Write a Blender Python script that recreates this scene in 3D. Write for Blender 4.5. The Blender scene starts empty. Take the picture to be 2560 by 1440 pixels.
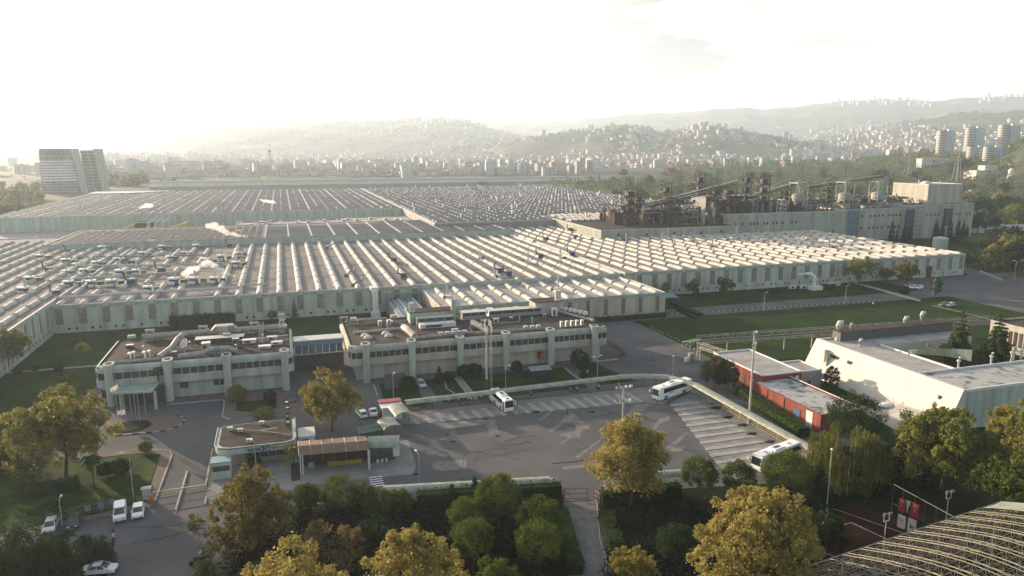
import bpy, bmesh, math, random
import numpy as np
from mathutils import Vector, Matrix
random.seed(7); np.random.seed(7)
scene = bpy.context.scene
C = scene.collection
PI = math.pi
R_ = math.radians
# ---------------------------------------------------------------- camera
FPX = 1800.0; HY = 374.0; VX = 697.0; EYE = 60.0
pit = math.atan((720-HY)/FPX); yaw = math.atan((1280-VX)/math.hypot(FPX, 720-HY))
cam_d = bpy.data.cameras.new('camera'); cam = bpy.data.objects.new('camera', cam_d); C.objects.link(cam)
cam.location = (0, 0, EYE); cam.rotation_euler = (PI/2-pit, 0, -yaw)
cam_d.sensor_width = 36; cam_d.lens = FPX/2560*36; cam_d.clip_end = 60000; cam_d.clip_start = 1
scene.camera = cam
# ---------------------------------------------------------------- sky, sun, exposure
SUN_AZ = R_(-31); SUN_EL = R_(11.0)      # azimuth from +Y towards +X
w = bpy.data.worlds.new('World'); scene.world = w; w.use_nodes = True
nt = w.node_tree; nt.nodes.clear()
wo = nt.nodes.new('ShaderNodeOutputWorld'); bg = nt.nodes.new('ShaderNodeBackground')
sk = nt.nodes.new('ShaderNodeTexSky'); sk.sky_type = 'NISHITA'; sk.sun_disc = False
sk.sun_elevation = SUN_EL; sk.sun_rotation = SUN_AZ
sk.air_density = 1.0; sk.dust_density = 4.0; sk.ozone_density = 1.0; sk.altitude = 60
bg.inputs['Strength'].default_value = 0.12
# thin grey clouds low in the right half of the sky
tc = nt.nodes.new('ShaderNodeTexCoord'); mp = nt.nodes.new('ShaderNodeMapping'); mp.inputs['Scale'].default_value = (5, 5, 20)
nz = nt.nodes.new('ShaderNodeTexNoise'); nz.inputs['Scale'].default_value = 1.5; nz.inputs['Detail'].default_value = 7
rp = nt.nodes.new('ShaderNodeValToRGB'); rp.color_ramp.elements[0].position = .46; rp.color_ramp.elements[0].color = (0, 0, 0, 1)
rp.color_ramp.elements[1].position = .60; rp.color_ramp.elements[1].color = (1, 1, 1, 1)
mx = nt.nodes.new('ShaderNodeMix'); mx.data_type = 'RGBA'; mx.inputs['B'].default_value = (1.0, 1.06, 1.12, 1)
mm = nt.nodes.new('ShaderNodeMath'); mm.operation = 'MULTIPLY'; mm.inputs[1].default_value = .8
L = nt.links.new
L(tc.outputs['Generated'], mp.inputs['Vector']); L(mp.outputs['Vector'], nz.inputs['Vector']); L(nz.outputs['Fac'], rp.inputs['Fac'])
L(rp.outputs['Color'], mm.inputs[0])
cd = nt.nodes.new('ShaderNodeVectorMath'); cd.operation = 'DISTANCE'; cd.inputs[1].default_value = (.52, .84, .135); L(tc.outputs['Generated'], cd.inputs[0])
cr = nt.nodes.new('ShaderNodeMapRange'); cr.inputs['From Min'].default_value = .34; cr.inputs['From Max'].default_value = .05; L(cd.outputs['Value'], cr.inputs['Value'])
cm = nt.nodes.new('ShaderNodeMath'); cm.operation = 'MULTIPLY'; L(cr.outputs['Result'], cm.inputs[0]); L(mm.outputs[0], cm.inputs[1]); L(cm.outputs[0], mx.inputs['Factor'])
ve = nt.nodes.new('ShaderNodeMix'); ve.data_type = 'RGBA'; ve.inputs['B'].default_value = (3.35, 3.38, 2.8, 1)   # thin white veil low in the sky, thinning out overhead
sz = nt.nodes.new('ShaderNodeSeparateXYZ'); L(tc.outputs['Generated'], sz.inputs[0]); mr = nt.nodes.new('ShaderNodeMapRange'); mr.inputs['From Min'].default_value = .26; mr.inputs['From Max'].default_value = .6; mr.inputs['To Min'].default_value = .65; mr.inputs['To Max'].default_value = .08
L(sz.outputs['Z'], mr.inputs['Value']); L(mr.outputs['Result'], ve.inputs['Factor'])
L(sk.outputs['Color'], ve.inputs['A']); L(ve.outputs['Result'], mx.inputs['A']); L(mx.outputs['Result'], bg.inputs['Color']); L(bg.outputs['Background'], wo.inputs['Surface'])
sd = bpy.data.lights.new('sun', 'SUN'); sd.energy = 5.0; sd.angle = R_(.6); sd.color = (1, .78, .58)
so = bpy.data.objects.new('sun', sd); C.objects.link(so)
sv = Vector((math.sin(SUN_AZ)*math.cos(SUN_EL), math.cos(SUN_AZ)*math.cos(SUN_EL), math.sin(SUN_EL)))
so.rotation_euler = sv.to_track_quat('Z', 'Y').to_euler(); so.location = (-100, 200, 120)
vs = scene.view_settings; vs.view_transform = 'Standard'; vs.look = 'None'; vs.gamma = 1; vs.exposure = 1.65
scene.render.engine = 'CYCLES'
cy = scene.cycles; cy.max_bounces = 5; cy.diffuse_bounces = 2; cy.glossy_bounces = 2; cy.transmission_bounces = 3
cy.volume_bounces = 1; cy.transparent_max_bounces = 6; cy.caustics_reflective = False; cy.caustics_refractive = False
# ---------------------------------------------------------------- unprojection of measured points onto a height
Fv = np.array([math.sin(yaw)*math.cos(pit), math.cos(yaw)*math.cos(pit), -math.sin(pit)])
Rv = np.array([math.cos(yaw), -math.sin(yaw), 0.]); Uv = np.cross(Rv, Fv)
def ray(x, y): return Fv*FPX+Rv*(x-1280)+Uv*(720-y)
def G(x, y, h=0):
    r = ray(x, y); t = (h-EYE)/r[2]; return (r[0]*t, r[1]*t)
def atd(x, y, d):        # point at horizontal distance d on the sight line
    r = ray(x, y); t = d/math.hypot(r[0], r[1]); return (r[0]*t, r[1]*t, EYE+r[2]*t)
# ---------------------------------------------------------------- materials
MATS = {}
def M(name, col, rough=.8, var=.12, scale=.4, stretch=(1, 1, 1), col2=None, metal=0, spec=.4, detail=5, lo=.35, hi=.65, trans=0):
    if name in MATS: return MATS[name]
    m = bpy.data.materials.new(name); m.use_nodes = True; t = m.node_tree; b = t.nodes['Principled BSDF']
    b.inputs['Roughness'].default_value = rough; b.inputs['Metallic'].default_value = metal
    b.inputs['Specular IOR Level'].default_value = spec if rough < .8 else min(spec, .04)
    c2 = col2 or tuple(c*(1-2*var) for c in col)
    g = t.nodes.new('ShaderNodeNewGeometry'); p = t.nodes.new('ShaderNodeMapping'); p.inputs['Scale'].default_value = stretch
    n = t.nodes.new('ShaderNodeTexNoise'); n.inputs['Scale'].default_value = scale; n.inputs['Detail'].default_value = detail
    n.inputs['Roughness'].default_value = .62
    r = t.nodes.new('ShaderNodeMapRange'); r.inputs['From Min'].default_value = lo; r.inputs['From Max'].default_value = hi
    x = t.nodes.new('ShaderNodeMix'); x.data_type = 'RGBA'; x.inputs['A'].default_value = (*col, 1); x.inputs['B'].default_value = (*c2, 1)
    k = t.links.new
    k(g.outputs['Position'], p.inputs['Vector']); k(p.outputs['Vector'], n.inputs['Vector']); k(n.outputs['Fac'], r.inputs['Value'])
    k(r.outputs['Result'], x.inputs['Factor']); k(x.outputs['Result'], b.inputs['Base Color'])
    if trans:
        tr = t.nodes.new('ShaderNodeBsdfTranslucent'); ms = t.nodes.new('ShaderNodeMixShader'); ms.inputs[0].default_value = trans
        k(x.outputs['Result'], tr.inputs['Color']); k(b.outputs[0], ms.inputs[1]); k(tr.outputs[0], ms.inputs[2])
        k(ms.outputs[0], t.nodes['Material Output'].inputs['Surface'])
    MATS[name] = m; return m
def LEAF(name, col, col2, tr=.45):
    if name in MATS: return MATS[name]
    m = bpy.data.materials.new(name); m.use_nodes = True; t = m.node_tree; t.nodes.clear(); k = t.links.new
    o = t.nodes.new('ShaderNodeOutputMaterial'); g = t.nodes.new('ShaderNodeNewGeometry')
    n = t.nodes.new('ShaderNodeTexNoise'); n.inputs['Scale'].default_value = .55; n.inputs['Detail'].default_value = 3
    r = t.nodes.new('ShaderNodeMapRange'); r.inputs['From Min'].default_value = .38; r.inputs['From Max'].default_value = .62
    a = t.nodes.new('ShaderNodeMath'); a.operation = 'MULTIPLY_ADD'; a.inputs[1].default_value = .55; 
    a2 = t.nodes.new('ShaderNodeMath'); a2.operation = 'MULTIPLY'; a2.inputs[1].default_value = .5; a2.use_clamp = True
    x = t.nodes.new('ShaderNodeMix'); x.data_type = 'RGBA'; x.inputs['A'].default_value = (*col, 1); x.inputs['B'].default_value = (*col2, 1)
    d = t.nodes.new('ShaderNodeBsdfDiffuse'); u = t.nodes.new('ShaderNodeBsdfTranslucent'); s = t.nodes.new('ShaderNodeMixShader'); s.inputs[0].default_value = tr
    k(g.outputs['Position'], n.inputs['Vector']); k(n.outputs['Fac'], r.inputs['Value'])
    k(r.outputs['Result'], a2.inputs[0]); k(g.outputs['Random Per Island'], a.inputs[0]); k(a2.outputs[0], a.inputs[2])
    k(a.outputs[0], x.inputs['Factor']); k(x.outputs['Result'], d.inputs['Color']); k(x.outputs['Result'], u.inputs['Color'])
    k(d.outputs[0], s.inputs[1]); k(u.outputs[0], s.inputs[2]); k(s.outputs[0], o.inputs['Surface'])
    MATS[name] = m; return m
def FACADE(name, wall, win, fw=3.4, fh=3.0, ww=.5, wh=.5):
    """walls with a regular grid of windows, in object coordinates"""
    m = bpy.data.materials.new(name); m.use_nodes = True; t = m.node_tree; b = t.nodes['Principled BSDF']; k = t.links.new
    b.inputs['Roughness'].default_value = .75
    tc = t.nodes.new('ShaderNodeTexCoord'); sp = t.nodes.new('ShaderNodeSeparateXYZ'); k(tc.outputs['Object'], sp.inputs[0])
    g = t.nodes.new('ShaderNodeNewGeometry'); sn = t.nodes.new('ShaderNodeSeparateXYZ'); k(g.outputs['True Normal'], sn.inputs[0])
    def mth(op, a, b_=None, c=None):
        q = t.nodes.new('ShaderNodeMath'); q.operation = op
        for i, v in enumerate((a, b_, c)):
            if v is None: continue
            if isinstance(v, (int, float)): q.inputs[i].default_value = v
            else: k(v, q.inputs[i])
        return q.outputs[0]
    u = mth('ADD', sp.outputs['X'], sp.outputs['Y'])
    fx = mth('LESS_THAN', mth('FRACT', mth('DIVIDE', u, fw)), ww)
    fz = mth('LESS_THAN', mth('ABSOLUTE', mth('SUBTRACT', mth('FRACT', mth('DIVIDE', sp.outputs['Z'], fh)), .5)), wh/2)
    up = mth('LESS_THAN', mth('ABSOLUTE', sn.outputs['Z']), .5)
    f = mth('MULTIPLY', mth('MULTIPLY', fx, fz), up)
    oi = t.nodes.new('ShaderNodeObjectInfo')
    n = t.nodes.new('ShaderNodeTexNoise'); n.inputs['Scale'].default_value = .02; k(g.outputs['Position'], n.inputs['Vector'])
    hs = t.nodes.new('ShaderNodeHueSaturation'); hs.inputs['Color'].default_value = (*wall, 1)
    k(mth('MULTIPLY_ADD', n.outputs['Fac'], .5, .72), hs.inputs['Value'])
    x = t.nodes.new('ShaderNodeMix'); x.data_type = 'RGBA'; k(f, x.inputs['Factor']); k(hs.outputs[0], x.inputs['A']); x.inputs['B'].default_value = (*win, 1)
    k(x.outputs['Result'], b.inputs['Base Color']); MATS[name] = m; return m
M('wall_green', (.41, .46, .405), .85, 0, .45, (1, 1, .1), (.27, .30, .262), spec=.15)
M('wall_cream', (.42, .40, .34), .85, 0, .3, (1, 1, .12), (.29, .27, .23), spec=.15)
M('wall_plant', (.37, .375, .325), .9, 0, .3, (1, 1, .12), (.24, .24, .205))
M('wall_white', (.52, .50, .46), .8, 0, .35, (1, 1, .3), (.46, .44, .39), lo=.45, hi=.75)
M('wall_grey', (.25, .245, .225), .85, 0, .5, (1, 1, .15), (.24, .23, .21))
M('band_green', (.30, .37, .33), .85, 0, .6, (1, 1, .3), (.21, .26, .23))
M('roof_grey', (.22, .205, .19), .9, 0, .12, (1, .35, 1), (.16, .145, .135), detail=8, spec=.15)
M('roof_dark', (.045, .042, .04), .95, 0, .35, (1, 1, 1), (.085, .072, .062), detail=8)
M('roof_brown', (.072, .058, .046), .95, 0, .3, (1, 1, 1), (.035, .03, .026), detail=8)
M('roof_pale', (.36, .345, .32), .85, 0, .25, (1, 1, 1), (.24, .225, .205), detail=8)
M('roof_tank', (.34, .345, .33), .8, 0, .35, (1, 1, 1), (.12, .11, .10), detail=6, lo=.52, hi=.62)
M('skylight_white', (.52, .50, .45), .7, 0, .3, (1, 1, 1), (.30, .28, .245), spec=.1, detail=8)
M('skylight_old', (.62, .54, .42), .6, 0, .8, (1, 1, 1), (.5, .43, .33))
M('dark', (.035, .035, .035), .6, .2)
M('glass_dark', (.03, .038, .042), .12, 0, .8, (1, 1, 1), (.06, .07, .075), spec=.6)
M('glass_strip', (.13, .12, .11), .3, 0, 1.2, (1, 1, .6), (.24, .225, .20), spec=.5)
M('glass_blue', (.10, .16, .20), .15, .1, .5, spec=.7)
M('frame_cream', (.27, .24, .165), .7, .1, 1)
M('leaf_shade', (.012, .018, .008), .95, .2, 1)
M('frame_white', (.52, .53, .50), .6, .06)
M('metal_grey', (.24, .24, .23), .5, .12, 1.0)
M('metal_pale', (.42, .42, .39), .45, .12, 1.0)
M('metal_dark', (.10, .10, .10), .55, .15)
M('rust', (.085, .062, .046), .9, 0, .5, (1, 1, 1), (.035, .028, .024))
M('plant_steel', (.13, .105, .08), .9, 0, .5, (1, 1, 1), (.05, .042, .035))
M('insulation', (.36, .335, .285), .7, 0, 1.3, (1, 1, 1), (.17, .155, .135))
M('unit_white', (.60, .60, .58), .5, .08, 1)
M('navy', (.03, .045, .12), .5, .15); M('green_paint', (.05, .16, .09), .6, .15)
M('green_shed', (.05, .10, .075), .6, .15); M('blue_paint', (.04, .09, .20), .55, .15); M('blue_pale', (.12, .22, .28), .6, .12)
M('yellow_paint', (.45, .34, .04), .6, .15, .3); M('red_paint', (.25, .075, .055), .9, 0, .5, (1, 1, .15), (.15, .05, .04)); M('orange_paint', (.6, .15, .04), .6, .1)
M('red_bright', (.28, .045, .055), .6, .1); M('white_paint', (.80, .80, .78), .35, .05); M('silver_paint', (.5, .52, .54), .3, .08, metal=.3)
M('car_dark', (.03, .03, .035), .3, .1); M('tyre', (.02, .02, .02), .9, .1); M('rim', (.45, .45, .45), .4, .1, metal=.5)
M('fibreglass', (.34, .37, .29), .6, 0, .6, (1, 1, 1), (.22, .25, .19), trans=.25)
M('brown_panel', (.15, .088, .055), .5, 0, .6, (1, 1, 1), (.17, .10, .06)); M('brown_dark', (.05, .035, .025), .6, .2)
M('concrete', (.235, .23, .212), .95, 0, .28, (1, 1, 1), (.16, .156, .144), detail=8)
M('concrete_light', (.34, .33, .30), .95, 0, .4, (1, 1, 1), (.24, .235, .21), detail=8)
M('asphalt', (.122, .118, .118), .95, 0, .07, (1, 1, 1), (.08, .079, .081), detail=10)
M('asphalt_patch', (.195, .185, .172), .95, 0, .5, (1, 1, 1), (.125, .12, .114), detail=8)
M('asphalt_dark', (.03, .03, .03), .9, .2)
M('brick_paving', (.16, .12, .105), .9, 0, .7, (1, 1, 1), (.11, .085, .075), detail=8)
M('kerb', (.36, .35, .32), .85, .12, 1.5); M('kerb_red', (.13, .045, .03), .85, .1)
M('grass', (.026, .050, .011), 1, 0, .12, (1, 1, 1), (.011, .024, .006), detail=9)
M('grass_light', (.045, .07, .012), 1, 0, .25, (1, 1, 1), (.012, .024, .005), detail=9)
M('ground', (.045, .05, .022), .95, 0, .012, (1, 1, 1), (.08, .075, .05), detail=10)
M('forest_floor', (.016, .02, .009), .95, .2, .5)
M('clay', (.035, .015, .011), .95, .12, .4); M('line_white', (.6, .6, .58), .8, .1, 2)  # clay base colour darkened to carry the tree shade over the court
M('soil', (.06, .045, .03), .95, .15, 1)
M('panel_solar', (.055, .06, .075), .6, 0, .05, (1, 1, 1), (.125, .115, .105), spec=.15)
M('panel_back', (.30, .28, .24), .7, .15, 1)
M('trunk', (.10, .08, .055), .95, .2, 2); M('trunk_pale', (.22, .19, .15), .95, .2, 2)
M('skin', (.45, .28, .2), .6, .05); M('cloth_dark', (.03, .035, .05), .9, .1); M('cloth_white', (.6, .6, .6), .9, .05); M('hair', (.02, .015, .01), .8, .1)
M('banner_white', (.45, .45, .42), .8, .03, trans=.3); M('flag_red', (.26, .03, .035), .8, .03, trans=.3)
LEAF('leaf_yellow', (0.366, 0.287, 0.067), (0.146, 0.134, 0.037)); LEAF('leaf_olive', (0.317, 0.287, 0.073), (0.104, 0.116, 0.034))
LEAF('leaf_orange', (0.232, 0.171, 0.046), (0.085, 0.091, 0.024)); LEAF('leaf_brown', (0.244, 0.183, 0.085), (0.091, 0.061, 0.030))
LEAF('leaf_gold', (0.42, 0.35, 0.11), (0.183, 0.152, 0.043)); LEAF('leaf_green', (0.110, 0.146, 0.030), (0.055, 0.085, 0.022))
LEAF('leaf_dark', (0.043, 0.067, 0.022), (0.022, 0.039, 0.015), .3); LEAF('leaf_pine', (0.122, 0.159, 0.030), (0.043, 0.067, 0.017), .45)
LEAF('leaf_lime', (0.256, 0.256, 0.061), (0.104, 0.122, 0.034)); LEAF('leaf_willow', (0.171, 0.183, 0.043), (0.061, 0.073, 0.022)); LEAF('leaf_cedar', (0.085, 0.110, 0.037), (0.043, 0.061, 0.024), .3)
# ---------------------------------------------------------------- mesh builder
def wloc(o):
    v = Vector((0, 0, 0))
    while o: v += o.location; o = o.parent
    return v
class MB:
    def __init__(s): s.v = []; s.f = []; s.m = []; s.cur = 0; s.mats = []
    def use(s, name):
        if name not in s.mats: s.mats.append(name)
        s.cur = s.mats.index(name); return s
    def add(s, vs, fs):
        n = len(s.v); s.v.extend([tuple(v) for v in vs])
        for f in fs: s.f.append([i+n for i in f]); s.m.append(s.cur)
        return s
    def box(s, x0, y0, z0, x1, y1, z1):
        if x0 > x1: x0, x1 = x1, x0
        if y0 > y1: y0, y1 = y1, y0
        return s.add([(x0,y0,z0),(x1,y0,z0),(x1,y1,z0),(x0,y1,z0),(x0,y0,z1),(x1,y0,z1),(x1,y1,z1),(x0,y1,z1)],
                     [(0,3,2,1),(4,5,6,7),(0,1,5,4),(1,2,6,5),(2,3,7,6),(3,0,4,7)])
    def obox(s, cx, cy, z0, lx, ly, lz, rz=0, tilt=0):
        c, q = math.cos(rz), math.sin(rz); vs = []
        for z in (0, lz):
            for (a, b) in ((-1,-1),(1,-1),(1,1),(-1,1)):
                x, y, zz = a*lx/2, b*ly/2, z
                if tilt: y, zz = y*math.cos(tilt)-zz*math.sin(tilt), y*math.sin(tilt)+zz*math.cos(tilt)
                vs.append((cx+x*c-y*q, cy+x*q+y*c, z0+zz))
        return s.add(vs, [(0,3,2,1),(4,5,6,7),(0,1,5,4),(1,2,6,5),(2,3,7,6),(3,0,4,7)])
    def tube(s, pts, r, n=6, cap=True, r1=None):
        pts = [Vector(p) for p in pts]; vs = []; N = len(pts)
        for i, p in enumerate(pts):
            d = (pts[min(i+1, N-1)]-pts[max(i-1, 0)]).normalized()
            a = d.cross(Vector((0, 0, 1)));
            if a.length < .01: a = d.cross(Vector((1, 0, 0)))
            a.normalize(); b = d.cross(a); rr = r if r1 is None else r+(r1-r)*i/(N-1)
            for k in range(n):
                t = 2*PI*k/n; vs.append(p+a*(rr*math.cos(t))+b*(rr*math.sin(t)))
        fs = [(i*n+k, i*n+(k+1) % n, (i+1)*n+(k+1) % n, (i+1)*n+k) for i in range(N-1) for k in range(n)]
        if cap: fs += [tuple(range(n-1, -1, -1)), tuple((N-1)*n+k for k in range(n))]
        return s.add(vs, fs)
    def prism(s, poly, z0, z1):
        n = len(poly); vs = [(x, y, z0) for x, y in poly]+[(x, y, z1) for x, y in poly]
        return s.add(vs, [tuple(range(n-1, -1, -1)), tuple(range(n, 2*n))]+[(i, (i+1) % n, n+(i+1) % n, n+i) for i in range(n)])
    def sheet(s, poly, z): return s.add([(x, y, z) for x, y in poly], [tuple(range(len(poly)))])
    def ball(s, c, rx, ry, rz, nu=10, nv=6, top=False):
        vs = []; v0 = 0 if top else -PI/2
        for j in range(nv+1):
            a = v0+(PI/2-v0)*j/nv
            for i in range(nu):
                b = 2*PI*i/nu; vs.append((c[0]+rx*math.cos(a)*math.cos(b), c[1]+ry*math.cos(a)*math.sin(b), c[2]+rz*math.sin(a)))
        return s.add(vs, [(j*nu+i, j*nu+(i+1) % nu, (j+1)*nu+(i+1) % nu, (j+1)*nu+i) for j in range(nv) for i in range(nu)])
    def arc(s, x, y0, y1, z, r, h, n=8):      # half barrel along Y with closed ends
        vs = []
        for y in (y0, y1):
            for k in range(n+1):
                t = PI*k/n; vs.append((x-r*math.cos(t), y, z+h*math.sin(t)))
        m = n+1
        return s.add(vs, [(k, k+1, m+k+1, m+k) for k in range(n)]+[tuple(range(n, -1, -1)), tuple(range(m, 2*m))])
    def build(s, name, mat=None, parent=None, smooth=False, local=False):
        me = bpy.data.meshes.new(name); vs = np.array(s.v, dtype=float).reshape(-1, 3)
        o = bpy.data.objects.new(name, me); C.objects.link(o)
        if parent is not None: o.parent = parent; off = np.array(wloc(parent))
        elif local: off = np.zeros(3)
        else:
            off = np.array([(vs[:, 0].min()+vs[:, 0].max())/2, (vs[:, 1].min()+vs[:, 1].max())/2, vs[:, 2].min()]); o.location = off
        vs = vs-off
        me.from_pydata(vs.tolist(), [], s.f)
        ms = s.mats or [mat]
        if mat and s.mats and len(s.mats) == 0: ms = [mat]
        if mat and not s.mats: ms = [mat]
        for q in ms: me.materials.append(MATS[q])
        if len(ms) > 1: me.polygons.foreach_set('material_index', s.m)
        if smooth: me.polygons.foreach_set('use_smooth', [True]*len(me.polygons))
        me.update(); return o
def tag(o, label, cat, group=None, kind=None):
    if label: o['label'] = label
    if cat: o['category'] = cat
    if group: o['group'] = group
    if kind: o['kind'] = kind
    return o
def thing(name, label, cat, loc=(0, 0, 0), group=None, rz=0):
    o = bpy.data.objects.new(name, None); C.objects.link(o); o.location = loc; o.rotation_euler = (0, 0, rz); o.empty_display_size = .5
    return tag(o, label, cat, group)
def struct(name, mb, mat=None): o = mb.build(name, mat); o['kind'] = 'structure'; return o
def kids(o): return [c for c in ALLCH.get(o.name, [])]
def copy_tree(o, loc, rz=0, sc=1, label=None, group=None, parent=None):
    c = o.copy(); C.objects.link(c)
    if parent is None:
        c.location = loc; c.rotation_euler = (0, 0, rz); c.scale = (sc, sc, sc) if not isinstance(sc, tuple) else sc
        if label: c['label'] = label
        if group: c['group'] = group
    else: c.parent = parent
    for ch in list(o.children): copy_tree(ch, None, parent=c)
    return c
def P(mb, name, mat, parent, **k): return mb.build(name, mat, parent, **k)
# ---------------------------------------------------------------- terrain
def interp(pr, x):
    if x <= pr[0][0]: return pr[0][1]
    for (a, b), (c, d) in zip(pr, pr[1:]):
        if x <= c: return b+(d-b)*(x-a)/(c-a)
    return pr[-1][1]
LAYERS = [  # crest distance, foot distance, crest line as seen (px)
 (1700, 900, [(1350, 425), (1650, 419), (1800, 414), (2000, 410), (2150, 401), (2250, 393), (2330, 390), (2430, 389), (2500, 380), (2560, 352), (2700, 335), (3100, 330)]),
 (3300, 2100, [(1200, 392), (1260, 362), (1330, 346), (1400, 336), (1480, 322), (1530, 316), (1590, 322), (1650, 334), (1700, 326), (1760, 320), (1830, 331), (1900, 344), (1980, 358), (2060, 368), (2150, 392)]),
 (5200, 2900, [(60, 400), (330, 376), (420, 360), (500, 338), (560, 327), (620, 322), (700, 318), (780, 313), (850, 309), (950, 303), (1060, 297), (1140, 299), (1200, 312), (1260, 330), (1330, 347), (1400, 364), (1460, 385)]),
 (4500, 2500, [(1850, 392), (1950, 372), (2050, 352), (2150, 338), (2250, 321), (2330, 309), (2400, 302), (2560, 298), (2800, 300), (3200, 310)]),
 (7600, 4600, [(700, 372), (900, 340), (1100, 318), (1200, 307), (1290, 310), (1420, 304), (1480, 296), (1560, 290), (1700, 288), (1780, 279), (1850, 276), (1900, 281), (2000, 278), (2080, 272), (2200, 268), (2320, 274), (2400, 269), (2560, 272), (2800, 276), (3200, 290)]),
]
def px_of(X, Y):
    d = Vector((X, Y, 0)); f = d.x*Fv[0]+d.y*Fv[1]; r = d.x*Rv[0]+d.y*Rv[1]
    hd = math.hypot(X, Y); fh = (d.x*math.sin(yaw)+d.y*math.cos(yaw))
    return 1280+math.hypot(FPX, 720-HY)*r/max(fh, 1)
def hnoise(x, y):
    return (math.sin(x*.0031+1.3)*math.cos(y*.0027)+.6*math.sin(x*.0083+y*.0061)+.4*math.cos(x*.017-y*.013)+.25*math.sin(x*.041)*math.cos(y*.037))
def terrain(X, Y):
    d = math.hypot(X, Y)
    if d < 850: return 0.
    x = px_of(X, Y); z = 0.
    for D, D0, pr in LAYERS:
        yy = interp(pr, x); zc = EYE+D*(HY-yy)/FPX*1.0
        if zc <= 0: continue
        if d < D: t = (d-D0)/(D-D0); t = max(0, min(1, t)); k = t*t*(3-2*t)*.55+t*.45
        else: t = (d-D)/(D*.5); k = max(0, 1-t*.7)
        z = max(z, zc*k)
    return z+hnoise(X, Y)*min(1, z/60)*9
mb = MB(); NA, ND = 330, 150
azs = [yaw+R_(-44+88*i/NA) for i in range(NA+1)]; ds = [880*(11000/880)**(j/ND) for j in range(ND+1)]
vs = []
for j, d in enumerate(ds):
    for a in azs:
        X, Y = d*math.sin(a), d*math.cos(a); z = terrain(X, Y)
        vs.append((X, Y, z if z > .5 else -3))
mb.add(vs, [(j*(NA+1)+i, j*(NA+1)+i+1, (j+1)*(NA+1)+i+1, (j+1)*(NA+1)+i) for j in range(ND) for i in range(NA)])
M('hillside', (.06, .07, .045), .95, 0, .0032, (1, 1, 1), (.13, .125, .095), detail=12, lo=.46, hi=.60)
hills = mb.build('hills', 'hillside', smooth=True); hills['kind'] = 'structure'
g = MB(); n = 48; g.add([(30000*math.cos(2*PI*i/n), 30000*math.sin(2*PI*i/n), -.02) for i in range(n)], [tuple(range(n))])
struct('ground', g, 'ground')
# far sea, low on the left beyond the plain
s = MB(); p = [atd(-900, 372, 9000), atd(330, 372, 9000), atd(420, 372, 26000), atd(-1500, 372, 26000)]
s.sheet([(a[0], a[1]) for a in p], .4); M('sea', (.10, .13, .15), .25, .1, .001); struct('water', s, 'sea')
# ---------------------------------------------------------------- site ground, laid as thin sheets
def sheet(name, pts, z, mat, px=True, kind='structure', lab=None):
    m = MB(); q = [G(*p) for p in pts] if px else pts
    a = sum(q[i][0]*q[(i+1) % len(q)][1]-q[(i+1) % len(q)][0]*q[i][1] for i in range(len(q)))
    if a < 0: q = q[::-1]
    m.sheet(q, z); o = m.build(name, mat); o['kind'] = kind; return o
def slab(name, pts, z, mat, px=True):
    m = MB(); q = [G(*p) for p in pts] if px else pts
    a = sum(q[i][0]*q[(i+1) % len(q)][1]-q[(i+1) % len(q)][0]*q[i][1] for i in range(len(q)))
    if a < 0: q = q[::-1]
    m.prism(q, -.01, z); o = m.build(name, mat); o['kind'] = 'structure'; return o
R4 = lambda x0, y0, x1, y1: [(x0, y0), (x1, y0), (x1, y1), (x0, y1)]
sheet('ground', R4(-300, 40, 420, 640), .0, 'grass', px=False)                        # factory grounds
sheet('yard', R4(-60, 60, 117, 238), .012, 'asphalt', px=False)
sheet('road', R4(117, 225, 262, 238), .012, 'asphalt', px=False)
sheet('yard', R4(262, 212, 345, 262), .012, 'asphalt', px=False)
sheet('yard', [(262, 160), (345, 150), (345, 211.8), (262, 211.8)], .012, 'asphalt', px=False)
sheet('road', [(318, 262.2), (330, 262.2), (420, 480), (404, 480)], .012, 'asphalt', px=False)
sheet('yard', [(60.8, 238.2), (100, 238.2), (100, 246), (60.8, 246)], .012, 'asphalt', px=False)
# lawns (raised behind kerbs)
slab('lawn', R4(-74, 197, -48.5, 221), .13, 'grass', px=False)
slab('lawn', R4(-74, 223.3, 60, 266), .13, 'grass', px=False)
sheet('path', R4(-120, 221.2, -47, 223.1), .03, 'concrete', px=False)
slab('lawn', [(-120, 150), (-62, 150), (-62, 172), (-48.5, 196.8), (-74, 221), (-120, 221)], .12, 'grass', px=False)
slab('lawn', [(77.5, 240), (250, 240), (262, 262), (134.5, 262), (134.5, 246), (101, 246)], .13, 'grass', px=False)
slab('lawn', [(117.5, 224), (117.5, 168), (262, 168), (258, 211), (250, 224)], .13, 'grass', px=False)
slab('lawn', [(300, 190), (345, 188), (345, 208), (288, 209)], .13, 'grass', px=False)
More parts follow.
